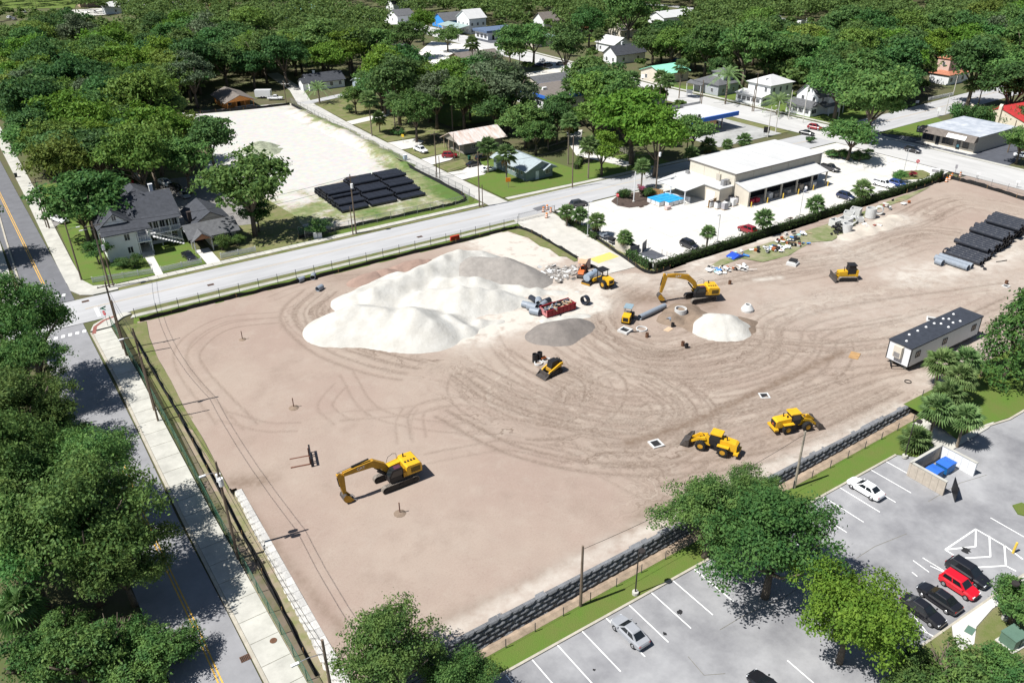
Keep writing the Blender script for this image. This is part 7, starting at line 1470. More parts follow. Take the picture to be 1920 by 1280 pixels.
upole('utility pole with transformer in front of the stacked pipes', 668, 438, 656.6, 327, trafo=1); upole('short stub pole in front of the stacked pipes', 662, 440, 655, 388, arm=0, r=.13)
upole('utility pole at the corner of the side street', 899, 388, 895.6, 284); upole('short stub pole at the corner of the side street', 905, 388, 904, 346, arm=0, r=.12)
upole('tall pole at the stop sign, near corner of the site', 232, 655, 194, 528, lamp=0, arm=1); upole('second pole just inside the near corner of the site', 238, 668, 198, 563, arm=0, trafo=0)
upole('utility pole on the left fence with street light', 290, 770, 243, 615, zstreet, arm=0, lamp=-1.3); upole('utility pole on the left fence in the middle', 297, 790, 249, 668, zstreet, arm=0, r=.13)
upole('utility pole with transformers beside the white block wall', 447, 1048, 396, 865, zstreet, arm=0, trafo=2, lamp=-1.2); upole('utility pole with street light at the bottom edge', 640, 1400, 601, 1199, zstreet, arm=0, lamp=-2.0)
upole('wooden pole behind the retaining wall near the loaders', 1489, 914, 1511.6, 808, lambda x, y: zpark(x) + .1, arm=0, mat=M('grey_pole', (.28, .25, .2), .9, var=.2)); upole('wooden pole beside the grass strip near the silver car', 1088.4, 1135.5, 1092.8, 1023, lambda x, y: zpark(x) + .1, arm=0, lamp=0)
upole('short wooden post at the palm cluster', 1838, 706, 1849, 672, None, arm=0)
upole('utility pole on the side street by the pickup', 819, 333, 813, 246); upole('short pole on the side street by the pickup', 825, 335, 826, 293, arm=0, r=.12); upole('wooden pole on the lawn near the road', 1073, 352, 1076, 255, arm=0); upole('wooden pole with transformer at the yard entrance', 1229, 366, 1236, 270, trafo=1, arm=0)
upole('pole at the top corner of the pale lot', 537, 195, 533, 152, arm=0, lamp=1.2); upole('pole beside the red van', 852, 300, 851, 250, arm=0, r=.1); upole('pole beside the gas station wall', 1288, 283, 1292, 213, arm=0); upole('utility pole in front of the white hip house', 1413, 209, 1423, 134, arm=1); upole('short pole in front of the white hip house', 1410, 209, 1413, 168, arm=0)
upole('utility pole beside the avenue near the grey house', 1314, 206, 1319, 150, arm=0); upole('second utility pole beside the avenue near the grey house', 1311, 206, 1313, 172, arm=0)
for lb, bx, by, tx, ty, l in (('street lamp at the avenue corner beside the big tree', 1571, 224, 1580, 172, 2.2), ('street lamp in front of the gabled house', 1478, 224, 1487, 169, -1.5), ('signal pole at the avenue corner', 1454, 248, 1461, 190, -1.0), ('concrete pole in front of the gabled house', 1505, 230, 1512, 170, 0), ('concrete pole at the store corner', 1636, 258, 1649, 194, 0), ('street lamp far down the cross street', 1862, 148, 1868, 112, 1.5), ('utility pole with lamp on the cross street', 1787, 178, 1797, 122, -1.5), ('pole at the hedge corner of the store', 1772, 214, 1782, 178, 0), ('pole in front of the gas station sign', 1439, 257, 1446, 200, 2.0)):
    upole(lb, bx, by, tx, ty, arm=0, lamp=l, mat=m_cpole, name='street_lamp' if l else 'concrete_pole', r=.14)
upole('wooden pole at the right end of the store', 1889, 286, 1904, 226, arm=0)
for i, (bx, by, tx, ty) in enumerate(((70, 20, 22, -30), (165, 18, 160, -20), (950, 50, 948, 18), (1292, 28, 1290, -5), (1455, 24, 1460, -8), (806, 40, 804, 20), (860, 78, 858, 45), (1080, 60, 1077, 34))):
    upole('far thin pole ' + ('by the sports field', 'at the far car park', 'behind the navy roof', 'beside the far road', 'right along the far road', 'left of the blue house', 'at the gravel yard', 'by the far lawn')[i], bx, by, tx, ty, arm=0, r=.12)
m_lampd = M('dark_bronze', (.035, .03, .028), .5, var=.1)
def lampp(label, bx, by, tx, ty, fn=None, mat=None, arm=.7, pad=True, ang=0.0, disc=True):
    b = atf(bx, by, fn) if fn else at(bx, by); z = b.z if fn else .02; h = poleh(b, (tx, ty), z); e = thing('lamp_post', label, 'lamp post', (b.x, b.y, z), ang); mat = mat or m_lampd
    if pad: B().cyl((0, 0, 0), (0, 0, .35), .32, .32, 12).obj('base', m_walk, e)
    B().cyl((0, 0, .1), (0, 0, h), .075, .055, 8).obj('shaft', mat, e); B().cyl((0, 0, h - .1), (arm, 0, h - .05), .04, .04, 6).obj('arm', mat, e)
    hd = B().cyl((arm + .3, 0, h - .2), (arm + .3, 0, h), .34, .34, 14) if disc else B().cbox((arm + .2, 0, h - .05), (.5, .25, .12)); hd.obj('lamp_head', mat, e)
zp1 = lambda x, y: zpark(x) + .1
lampp('dark lamp post on the grass strip above the silver car', 1191, 1113, 1199, 1034, zp1, arm=.1); lampp('dark lamp post beside the path at the right edge', 1884, 1160, 1908, 1085, zp1, arm=.5, ang=R(180)); lampp('dark lamp post beside the dumpster enclosure', 1696, 857, 1716, 790, zp1, arm=.4, ang=R(-20))
m_lg = M('pale_grey_metal', (.5, .52, .55), .4, .3, var=.05)
lampp('grey lamp post in the hedge right of the red car', 1498, 411, 1506.5, 357, None, m_lg, .3, disc=False); lampp('grey lamp post in the hedge beside the black car', 1344, 460, 1350, 402, None, m_lg, .3, disc=False, ang=R(180)); lampp('white lamp post at the lane fence', 1101.5, 444, 1106, 379, None, m_lg, .4, disc=False)
lampp('white lamp post on the corner island by the crimson bush', 1694, 324, 1701, 280, None, m_lg, .3, disc=False)
b = at(1188, 379); e = thing('flag_pole', 'plain white pole on the mulch island', 'pole', (b.x, b.y, .1)); B().cyl((0, 0, 0), (0, 0, poleh(b, (1190, 322), .1)), .12, .09, 8).obj('shaft', m_frame, e); B().cyl((0, 0, 0), (0, 0, .2), .3, .3, 10).obj('base', m_walk, e)
def wire(label, P, sag=.8, r=.022):
    e = thing('power_line', label, 'cable'); b = B()
    for A, C in zip(P, P[1:]):
        A, C = Vector(A), Vector(C); pts = [A.lerp(C, i / 12) - Vector((0, 0, 4 * sag * (i / 12) * (1 - i / 12))) for i in range(13)]; s = B().tube(pts, r, 4); s.obj('span', m_mach, e)
def tip(lb, dz=-.4): 
    o = next(o for o in bpy.data.objects if o.get('label') == lb); s = next(c for c in o.children if c.name.startswith('shaft')); return Vector(o.location) + Vector((0, 0, max(v.co.z for v in s.data.vertices) + dz))
wire('overhead cable along the far side of the main road', [tip('tall utility pole at the white house corner'), tip('utility pole with transformer in front of the stacked pipes'), tip('utility pole at the corner of the side street'), tip('wooden pole on the lawn near the road'), tip('wooden pole with transformer at the yard entrance'), tip('pole beside the gas station wall')], 1.2, .03)
wire('lower overhead cable along the far side of the main road', [tip('tall utility pole at the white house corner', -2), tip('utility pole with transformer in front of the stacked pipes', -2), tip('utility pole at the corner of the side street', -2), tip('wooden pole on the lawn near the road', -2), tip('wooden pole with transformer at the yard entrance', -2)], 1.2, .03)
for d in (-.4, -1.6): wire('overhead cable along the left fence, %s strand' % ('upper' if d > -1 else 'lower'), [tip('tall utility pole at the white house corner', d), tip('tall pole at the stop sign, near corner of the site', d), tip('utility pole on the left fence with street light', d), tip('utility pole with transformers beside the white block wall', d), tip('utility pole with street light at the bottom edge', d)], .7, .022)
wire('thin cable between the two wooden poles of the retaining wall', [tip('wooden pole beside the grass strip near the silver car'), tip('wooden pole behind the retaining wall near the loaders')], .8, .02)
wire('overhead cable along the side street', [tip('utility pole at the corner of the side street'), tip('utility pole on the side street by the pickup'), tip('pole at the top corner of the pale lot')], 1.2, .025)
# ------------------------------------------------------------------ pipes
m_pipe = M('black_corrugated_pipe', (.024, .027, .036), .33, var=.1, obj=True, spec=.6); m_gpipe = M('grey_plastic_pipe', (.22, .25, .29), .4, var=.1, obj=True)
def corr(L, r, mat, step=.5, name='pipe'):
    b = B(); n = int(L / step); prof = []
    for i in range(n):
        x = i * L / n; w = L / n; prof += [(r, x), (r, x + w * .55), (r * .95, x + w * .65), (r * .95, x + w * .9)]
    prof += [(r, L), (r * .88, L), (r * .88, 0), (r, 0)]; b.lathe(prof, 14); me = b.mesh(name, mat); me.transform(Matrix.Translation((0, 0, 0)) @ Matrix.Rotation(R(90), 4, 'Y')); return me
PM1 = corr(6.1, .4, m_pipe, 1.5)
def lotpipes():
    q = random.Random(3); d = .86
    bays = ((58.8, 'left bay', 3), (65.6, 'middle bay', 4), (72.4, 'right bay', 4))
    for x0, nm, top in bays:
        for k in range(top):
            j0 = (k * 1.5 if k else 0) + (2 if k > 1 else 0) + (2.5 if k > 2 else 0); rows = 19 - k
            for j in range(rows):
                if j < j0 or (k == top - 1 and (5 < j < 8 or j > 14)): continue
                o = mk('drain_pipe', PM1, None, (x0 + q.uniform(-.15, .15), 156.0 + j * d + k * d / 2, .45 + k * d * .87))
                tag(o, 'black corrugated drain pipe in the %s of the stack on the grass lot' % nm, 'pipe', 'pipes stacked in the %s of the storage lot' % nm)
lotpipes()
PM2 = corr(6.4, .46, m_pipe, 1.6)
def rightpipes():
    q = random.Random(4); d = 1.0; n = 24
    for k in range(3):
        for j in range(n - k):
            x = 141.0 + j * d + k * d / 2
            if (k == 1 and x < 145.5) or (k == 2 and (x < 151 or 154 < x < 157.5)): continue
            y = 71.2 + (x - 141) * .16 + q.uniform(-.45, .45); o = mk('drain_pipe', PM2, None, (x, y, .5 + k * d * .87)); o.rotation_euler = (0, 0, R(-90))
            tag(o, 'black drain pipe in the %s layer of the stack at the right edge' % ('bottom', 'middle', 'top')[k], 'pipe', '%s layer pipes of the stack at the right edge' % ('bottom', 'middle', 'top')[k])
rightpipes()
PM3 = corr(6.0, .55, m_gpipe, .8)
for x, lb in ((136.9, 'grey plastic pipe lying in front, left of two'), (138.2, 'grey plastic pipe lying beside its twin, nearer the black stack')): o = mk('plastic_pipe', PM3, None, (x, 70.6, .6)); o.rotation_euler = (0, 0, R(-88)); tag(o, lb, 'pipe')
def ringpx(name, label, px, py, r, h, mat, t=.1, lie=None, cat='pipe', z=0.0, seg=20):
    p = at(px, py); b = B()
    if lie is None: b.pipe((0, 0, 0), (0, 0, h), r, t, seg)
    else: b.pipe((-h / 2 * math.cos(lie), -h / 2 * math.sin(lie), r), (h / 2 * math.cos(lie), h / 2 * math.sin(lie), r), r, t, seg)
    return tag(b.obj(name, mat, None, (p.x, p.y, z)), label, cat)
ringpx('pipe_elbow', 'short grey pipe elbow at the end of the grey pipes', 1760, 497, .6, 1.3, m_gpipe, .08, R(-90)); ringpx('pipe_coil', 'black coupling ring beside the black pipe stack', 1773, 477, .6, .9, m_pipe, .1, R(20)); ringpx('pipe_fitting', 'small black fitting near the grey pipes, left of two', 1841, 501, .28, .35, m_pipe, .06); ringpx('pipe_fitting', 'small black fitting near the grey pipes, right of two', 1846, 506, .28, .35, m_pipe, .06)
a, b_ = at(1199, 600), at(1246, 578); o = tag(B().pipe((a.x, a.y, .5), (b_.x, b_.y, .5), .42, .05, 18).obj('plastic_pipe', m_gpipe), 'long grey pipe lying in the trench under the excavator bucket', 'pipe'); a, b_ = at(1252, 606), at(1272, 596); tag(B().pipe((a.x, a.y, .5), (b_.x, b_.y, .5), .42, .05, 18).obj('plastic_pipe', m_gpipe), 'short grey pipe leading into the concrete manhole barrel', 'pipe')
m_cem = M('precast_concrete', (.52, .52, .51), .85, var=.1, scale=1.5)
ringpx('manhole_barrel', 'open concrete manhole barrel beside the dug trench', 1275, 594, .95, 1.5, m_cem, .15, cat='manhole'); ringpx('manhole_ring', 'open concrete ring sunk in the sand near the small machine', 1203, 618, .85, .25, m_cem, .13, cat='manhole')
p = at(1401, 582); tag(B().lathe([(1.0, 0), (1.0, .35), (.5, 1.1), (.36, 1.1), (.36, .9), (.8, .3), (.8, 0)], 20).obj('manhole_cone', m_cem, None, (p.x, p.y, 0)), 'pale concrete manhole cone alone on the sand', 'manhole')
def slab(name, label, px, py, s, h, rz=0, hole=True, cat='manhole', steps=0):
    p = at(px, py); e = thing(name, label, cat, (p.x, p.y, 0), rz); t = s * .28; fr = B(); fr.box(-s, s, -s, -s + t, 0, h); fr.box(-s, s, s - t, s, 0, h); fr.box(-s, -s + t, -s + t, s - t, 0, h); fr.box(s - t, s, -s + t, s - t, 0, h); fr.obj('frame', m_cem, e)
    B().box(-s + t, s - t, -s + t, s - t, .0, h * .4).obj('opening', m_dark, e)
    for i in range(steps): B().box(-s * .7, s * .7, -s * .7, s * .7, h + .25 * i, h + .25 * (i + 1)).obj('riser', m_cem if i < steps - 1 else m_dark, e)
slab('drain_inlet', 'white square drain inlet with black opening near the left loader', 1230, 833, .75, .2, R(-10)); slab('drain_inlet', 'square drain inlet with black opening above the right loader', 1433, 742, .65, .1, R(-30)); slab('drain_inlet', 'stepped white precast box near the debris', 1486, 496, .9, .5, R(20), steps=2); slab('drain_inlet', 'white round topped inlet beside the small machine', 1172, 621, .85, .35, R(15)); slab('drain_inlet', 'white precast piece behind the office trailer', 1747, 601, .8, .3, R(30)); slab('drain_inlet', 'white based capped pipe at the right edge', 1886, 537, .5, .15, 0)
for i, (px, py, c, lb) in enumerate(((1213, 632, m_iron, 'rusty hydrant cap below the white inlet'), (1280, 648, m_iron, 'dark red short pipe, left of a close pair'), (1287, 652, m_mach, 'black short pipe, right of a close pair'), (1261, 613, m_mach, 'black short pipe near the grey short pipe'), (1886, 533, m_iron, 'rusty pipe standing on the white base at the right edge'), (1368, 533, m_iron, 'rusty bucket near the debris heap'))): ringpx('short_pipe', lb, px, py, .26, .7, c, .06)
e = thing('manhole_ring_set', 'black rings and white half rings behind the compact loader', 'manhole', at(1010, 678)); [B().pipe((x, .3, 0), (x, .3, 1.3), .38, .08, 14).obj('black_ring', m_mach, e) for x in (-.45, .4)]; [B().pipe((x, -.5, 0), (x, -.5, .3), .62, .12, 16).obj('white_ring', m_cem, e) for x in (-.4, 1.0)]; B().box(.4, 1.2, -.2, .3, .3, .5).obj('orange_lid', M('orange_lid', (.45, .12, .03)), e)
ringpx('black_ring', 'black corrugated ring standing on the white sand', 1097, 570, .75, .8, m_pipe, .09, R(10)); 
o = B().cbox((0, 0, .06), (2.0, 1.3, .1), R(25)).obj('plywood_board', m_wood, None, at(1602, 667)); tag(o, 'tan plywood board lying on the sand near the trailer', 'board')
o = B().cbox((0, 0, .05), (1.4, .9, .08), R(15)).obj('plywood_board', M('pale_wood', (.5, .36, .24), .8, var=.15), None, at(1253, 618)); tag(o, 'small pale board beside the black short pipe', 'board')
for i, (px, py) in enumerate(((455, 637), (551, 764), (750, 962), (700, 1000))):
    if i == 3: continue
    e = thing('survey_stake', 'wooden survey stake in a small sand mound, ' + ('nearest the far left corner', 'left of the excavator area', 'just below the excavator')[i], 'stake', at(px, py)); B().box(-.05, .05, -.05, .05, 0, 1.5).obj('stake', M('dark_stake', (.16, .08, .06)), e); B().lathe([(.7, 0), (.35, .14), (.0, .2)], 10).obj('mound', m_brown, e)
for px, py, w, lb in ((1190, 622, 1.6, 'black hose scrap on the sand by the white inlet'), (1877, 490, 2.2, 'black pipe scrap lying right of the grey pipes')):
    p = at(px, py); tag(B().tube([(p.x - w / 2, p.y + .3, .08), (p.x - w * .1, p.y - .05, .08), (p.x + w / 2, p.y - .4, .08)], .09, 6).obj('hose', m_mach), lb, 'hose')
p = at(1702, 716); tag(B().pipe((0, 0, .03), (0, 0, .12), .45, .07, 18).obj('hose_loop', m_mach, None, (p.x, p.y, .02)), 'black hose loop on the sand in front of the trailer', 'hose')
# precast manholes at the hedge
q = random.Random(9)
for i, (px, py, k, s) in enumerate(((1590, 410, 'box', .95), (1603, 404, 'box', 1.0), (1583, 424, 'box', 1.1), (1631, 408, 'cyl', 1.05), (1647, 402, 'lie', .85), (1598, 419, 'lie', .75), (1612, 416, 'box', .6), (1587, 436, 'cyl', .95), (1565, 424, 'box', .9))):
    lb = ('pale concrete %s by the hedge, %s' % (dict(box='box section', cyl='barrel', lie='barrel lying on its side')[k], ('second from the left at the back', 'third at the back', 'large box in front', 'tallest barrel', 'farthest right', 'between the boxes', 'small one in the middle', 'nearest in front', 'leftmost behind the black fittings')[i]))
    if k == 'box': p = at(px, py); f = B(); t = .15; f.box(-s, s, -s, -s + t, 0, s * 1.5); f.box(-s, s, s - t, s, 0, s * 1.5); f.box(-s, -s + t, -s + t, s - t, 0, s * 1.5); f.box(s - t, s, -s + t, s - t, 0, s * 1.5); tag(f.obj('manhole_section', m_cem, None, (p.x, p.y, .08), q.uniform(0, 1)), lb, 'manhole')
    else: ringpx('manhole_barrel', lb, px, py, s, s * (1.9 if k == 'cyl' else 1.2), m_cem, .16, None if k == 'cyl' else R(30), 'manhole', .08)
e = thing('fitting_heap', 'heap of black pipe fittings beside the concrete barrels', 'fittings', at(1570, 437))
for i in range(26): x, y, z = q.gauss(0, .8), q.gauss(0, .6), q.uniform(.2, 1.6); a = q.uniform(0, 6); B().cyl((x, y, z), (x + .45 * math.cos(a), y + .45 * math.sin(a), z + q.uniform(-.3, .3)), .18, .18, 8).obj('fitting', m_mach, e)
# scrap scattered on the grass
SCR = [('panel', (.75, .75, .73), 'white plastic panel'), ('panel', (.75, .75, .73), 'white plastic panel'), ('frame', (.7, .72, .7), 'white square frame'), ('box', (.35, .11, .04), 'rust orange crate'), ('panel', (.3, .5, .5), 'pale cyan panel'), ('panel', (.06, .2, .5), 'blue plastic sheet'), ('plank', (.6, .58, .55), 'pale board'), ('tube', (.5, .5, .5), 'pale pipe offcut'), ('frame', (.7, .72, .7), 'white square frame'), ('tube', (.02, .02, .02), 'black pipe offcut'), ('tube', (.02, .02, .02), 'black pipe offcut'), ('box', (.05, .05, .06), 'dark bin'), ('box', (.5, .48, .45), 'grey bucket'), ('plank', (.45, .33, .2), 'bare plank'), ('box', (.28, .09, .07), 'rusty can')]
def scrap():
    q = random.Random(31); cache = {}
    zones = [((1346, 508), 9, 6, 22), ((1395, 504), 10, 4, 24), ((1385, 478), 12, 6, 9), ((1452, 468), 12, 7, 26), ((1487, 457), 14, 10, 36), ((1500, 441), 8, 6, 9), ((1628, 426), 8, 4, 8), ((1665, 388), 12, 5, 6), ((1690, 380), 8, 4, 5), ((1415, 470), 6, 5, 5)]
    for zi, ((cx, cy), sx, sy, n) in enumerate(zones):
        for i in range(n):
            k = SCR[q.randrange(len(SCR))]
            if zi == 1 and i < 15: k = SCR[6]
            key = k[:2]
            m_ = M('scrap_%02x%02x%02x' % tuple(int(c * 255) for c in k[1]), k[1], .6, var=.15)
            if key not in cache:
                b = B()
                if k[0] == 'panel': b.cbox((0, 0, .12), (1.3, .8, .05), 0, .12)
                elif k[0] == 'box': b.box(-.35, .35, -.3, .3, 0, .5); b.box(-.39, .39, -.34, .34, .5, .56)
                elif k[0] == 'tube': b.pipe((-.6, 0, .3), (.6, 0, .3), .3, .05, 12)
                elif k[0] == 'plank': b.cbox((0, 0, .1), (2.2, .18, .06), 0, .05)
                else: b.box(-.6, .6, -.6, -.3, 0, .2); b.box(-.6, .6, .3, .6, 0, .2); b.box(-.6, -.3, -.3, .3, 0, .2); b.box(.3, .6, -.3, .3, 0, .2)
                cache[key] = b.mesh(k[2].replace(' ', '_'), m_)
            p = at(cx + q.gauss(0, sx), cy + q.gauss(0, sy * .55)); o = mk(k[2].replace(' ', '_'), cache[key], None, (p.x, p.y, .09 + q.uniform(0, .25)), q.uniform(0, 6.28)); o.scale = (q.uniform(.4, .95),) * 3
            wz = ('heap by the left end of the debris', 'row of black pipe offcuts', 'grass left of the debris', 'middle of the debris', 'thickest part of the debris', 'back of the debris near the hedge', 'sand below the concrete barrels', 'sand edge by the far hedge', 'far end of the hedge', 'gap in the grass')[zi]
            tag(o, '%s lying in the %s' % (k[2], wz), 'scrap', '%s, %s' % (k[2], wz))
scrap()
p = at(1378, 482); tag(B().add([(-1.5, -1, .1), (1.5, -1, .15), (1.4, 1.1, .1), (-1.4, 1, .12), (0, -.9, .6), (.1, .9, .7)], [(0, 4, 5, 3), (4, 1, 2, 5), (0, 1, 4), (2, 3, 5)]).obj('blue_tarp', M('blue_tarp', (.02, .07, .42), .5, var=.25), None, (p.x, p.y, .09)), 'bright blue crumpled tarp on the grass at the hedge', 'tarp')
# rubble of broken concrete
e = thing('rubble_pile', 'pile of broken grey concrete slabs beside the gravel pile', 'rubble'); q = random.Random(41)
for i in range(120):
    p = at(q.gauss(1048, 17), q.gauss(514, 6)); d = (q.uniform(.5, 1.4), q.uniform(.3, .9), q.uniform(.12, .3)); B().cbox((p.x, p.y, q.uniform(.1, 1.0) * max(.15, 1 - abs(p.x - 86) / 9)), d, q.uniform(0, 6), q.uniform(-.7, .7), q.uniform(-.4, .4)).obj('concrete_chunk', m_gravel if i % 3 else m_cem, e)
# red roll-off dumpster and its load
a, b_ = at(1026, 597), at(1080, 580); e = thing('roll_off_dumpster', 'long red roll-off dumpster full of scrap on the white sand', 'dumpster', (a.x, a.y, 0), math.atan2(b_.y - a.y, b_.x - a.x)); e.scale = (1, .85, .8); mr = M('dumpster_red', (.24, .012, .02), .55, var=.2, scale=2, obj=True); L = (b_ - a).length
B().box(0, L, 0, .1, .2, 1.5).obj('side', mr, e); B().box(0, L, 2.4, 2.5, .2, 1.5).obj('side', mr, e); B().box(0, .1, .1, 2.4, .2, 1.5).obj('end', M('dumpster_pink', (.5, .2, .2), .6, var=.25, scale=2), e); B().box(L - .1, L, .1, 2.4, .2, 1.5).obj('end', mr, e); B().box(0, L, .1, 2.4, .1, .25).obj('floor', m_dark, e)
for i in range(8): B().box(.3 + i * (L - .6) / 7 - .05, .3 + i * (L - .6) / 7 + .05, -.07, -.003, .2, 1.5).obj('rib', mr, e)
B().box(-.04, L + .04, -.08, .12, 1.5, 1.6).obj('rim', mr, e); B().box(-.04, L + .04, 2.38, 2.58, 1.5, 1.6).obj('rim', mr, e)
rm_ = e.matrix_basis.copy(); q = random.Random(5); RZ = e.rotation_euler.z
sc = thing('scrap_load', 'heap of planks and broken scrap filling the red dumpster', 'scrap', e.location, RZ); sc.scale = (1, .85, .82)
B().box(.15, L - .15, .15, 2.35, .3, 1.2).obj('rubbish', m_brown, sc)
for i in range(60): B().cbox((q.uniform(.4, L - .4), q.uniform(.3, 2.2), q.uniform(1.2, 1.75)), (q.uniform(.6, 1.9), q.uniform(.1, .3), q.uniform(.05, .15)), q.uniform(0, 3.1), q.uniform(-.4, .4)).obj('plank', (m_wood, m_mach, M('pale_wood', (.5, .36, .24)), m_gpipe)[q.randrange(4)], sc)
for i, (px, py, r, a, m_) in enumerate(((988, 577, .55, 120, m_gpipe), (998, 582, .65, 115, m_gpipe), (1003, 590, .6, 120, m_gpipe), (1010, 572, .6, 60, m_gpipe), (1018, 576, .5, 30, m_gpipe), (1000, 566, .5, 90, m_pipe), (1024, 570, .5, 10, m_pipe))): ringpx('pipe_offcut', 'grey pipe offcut left of the red dumpster, %s' % ('far left', 'large ribbed one', 'nearest the dumpster end', 'behind the ribbed one', 'touching the dumpster', 'dark one at the back', 'black one behind the dumpster')[i], px, py, r, 1.6, m_, .06, R(a))
for i, (px, py, a) in enumerate(((565, 528, 20), (600, 544, 30), (588, 522, 60))): ringpx('pipe_offcut', 'grey pipe offcut by the far fence, %s' % ('left of three', 'nearest of three', 'flat one behind')[i], px, py, .45, 1.3, m_gpipe, .05, R(a))
# ------------------------------------------------------------------ near dumpster enclosure, transformer box
a = atp(1703, 893); e = thing('dumpster_enclosure', 'pale block dumpster enclosure beside the palms', 'enclosure', (a.x, a.y, a.z)); m_bw = M('pale_block_wall', (.42, .37, .31), .9, var=.1, scale=2)
A = [Vector(atp(*p)) for p in ((1703, 893), (1745, 928 - 22))]
W = 6.3; D = 4.2
def blockwall(x0, x1, y0, y1, mat=m_bw):
    for j in range(8):
        n = max(1, round(max(x1 - x0, y1 - y0) / .8)); 
        for i in range(n):
            if x1 - x0 > y1 - y0: c = ((x0 + (i + .5) * (x1 - x0) / n), (y0 + y1) / 2); d = ((x1 - x0) / n - .02, y1 - y0, .225)
            else: c = ((x0 + x1) / 2, y0 + (i + .5) * (y1 - y0) / n); d = (x1 - x0, (y1 - y0) / n - .02, .225)
            B().cbox((c[0], c[1], .13 + j * .235), d).obj('block', mat, e)
    B().box(x0 - .04, x1 + .04, y0 - .04, y1 + .04, 1.9, 2.0).obj('coping', m_walk, e)
blockwall(0, .25, -D, 0); blockwall(0, W, .01, .26); blockwall(W - .25, W, -D, 0, m_wallw)
g = B(); g.cbox((.9, -D - .7, 1.0), (.06, 2.2, 1.8), R(-50)); g.obj('gate', m_mach, e)
for i, (x, lb) in enumerate(((1.9, 'blue dumpster inside the block enclosure, left one'), (4.4, 'blue dumpster inside the block enclosure, right one'))):
    t = thing('dumpster', lb, 'dumpster', (a.x + x, a.y - 1.7, a.z)); mb = M('dumpster_blue', (.015, .13, .36), .5, var=.12); B().prism([(-.8, .15), (.8, .15), (.95, 1.2), (-.95, 1.2)], -.7, .7).obj('bin', mb, t); B().prism([(-1.0, 1.2), (0, 1.32), (0, 1.36), (-1.0, 1.26)], -.74, .74).obj('lid', m_blue, t); B().prism([(0, 1.32), (1.0, 1.2), (1.0, 1.26), (0, 1.36)], -.74, .74).obj('lid', m_blue, t)
a = atp(1893, 1205); e = thing('transformer_box', 'green transformer cabinet on a concrete pad at the right edge', 'cabinet', (a.x, a.y, a.z + .12), R(-6)); mg = M('transformer_green', (.10, .17, .13), .5, var=.08); B().box(-1.0, 1.0, -1.0, .8, 0, .12).obj('pad', m_walk, e); B().box(-.85, .85, -.8, .6, .12, 1.25).obj('body', mg, e); B().prism([(-.9, 1.25), (.9, 1.25), (.9, 1.33), (-.9, 1.33)], -.85, .65).obj('lid', mg, e); B().box(-.012, .012, -.83, -.8, .2, 1.2).obj('door_seam', m_dark, e); B().box(.3, .6, -.83, -.802, .6, .75).obj('plate', m_white, e)
a = atp(1818, 1183); tag(B().box(-.5, .5, -.35, .35, .13, .19).obj('vault_lid', mg, None, (a.x, a.y, a.z), R(10)), 'green vault lid set in the pale path', 'lid')
a = atp(1899, 1036); e = thing('bollard', 'leaning yellow bollard at the right edge beside the hatched lines', 'bollard', (a.x, a.y, a.z)); my = M('bollard_yellow', (.62, .42, .06), .5, var=.1); B().cyl((0, 0, 0), (.15, 0, 1.3), .12, .12, 10).obj('post', my, e); B().cyl((.15, 0, 1.3), (.155, 0, 1.36), .12, .05, 10).obj('cap', my, e)
for px, py, lb in ((592, 447, 'white utility cabinet by the road, left of two'), (600, 446, 'white utility cabinet by the road, right of two')): a = at(px, py); e = thing('utility_cabinet', lb, 'cabinet', (a.x, a.y, 0)); B().box(-.35, .35, -.3, .3, 0, 1.1).obj('body', m_frame, e); B().box(-.38, .38, -.33, .33, 1.1, 1.16).obj('lid', m_frame, e)
a = at(695, 303) ; e = thing('utility_cabinet', 'pale blue cabinet at the storage lot fence', 'cabinet', at(760, 300)); B().box(-.4, .4, -.4, .4, 0, 1.3).obj('body', M('pale_blue_box', (.4, .5, .6)), e); B().box(-.43, .43, -.43, .43, 1.3, 1.36).obj('lid', m_frame, e)
# ------------------------------------------------------------------ street manholes and grates
for px, py, fn, lb in ((513, 1202, ats, 'round iron manhole cover in the left sidewalk'),): a = fn(px, py); tag(B().cyl((0, 0, .14), (0, 0, .155), .33, .33, 18).obj('manhole_cover', m_iron, None, a), lb, 'manhole cover')
for px, py, fn, lb in ((462, 1232, ats, 'rusty storm grate in the left gutter'), (787, 444, at, 'grey storm grate in the main road'), (1203, 388, at, 'dark floor grate in front of the mulch island'), (1482, 409, at, 'dark floor grate in the yard near the lamp'), (395, 534, at, 'small grate in the main road below the driveway'), (160, 565, at, 'rust coloured drain at the crossroads kerb')):
    a = fn(px, py); e = thing('storm_grate', lb, 'grate', (a.x, a.y, a.z + .01)); B().box(-.55, .55, -.35, .35, .0, .03).obj('frame', m_iron, e); [B().box(-.5 + i * .14, -.43 + i * .14, -.3, .3, .03, .045).obj('bar', m_dark, e) for i in range(7)]
# ------------------------------------------------------------------ yard goods
my = M('bollard_yellow', (.62, .42, .06)); m_wrap = M('wrapped_goods', (.62, .62, .62), .35, var=.15, scale=2); m_bluec = M('blue_cover', (.03, .30, .58), .45, var=.12, scale=1.5); m_greyg = M('grey_goods', (.33, .32, .34), .7, var=.2, scale=2)
q = random.Random(6)
for i in range(4):
    for j in range(4):
        if (i, j) == (0, 0): continue
        t = thing('goods_pallet', 'pallet under blue covers by the mulch island', 'pallet', (116.6 + i * 1.55, 119.6 + j * 1.3, .02), q.uniform(-.05, .05), 'blue covered pallets by the mulch island'); B().box(-.68, .68, -.58, .58, .12, 1.0).obj('goods', m_wrap, t); B().box(-.7, .7, -.6, .6, 1.0, 1.05 + q.uniform(0, .05)).obj('cover', m_bluec, t); B().box(-.65, .65, -.55, .55, 0, .12).obj('pallet_base', m_wood, t)
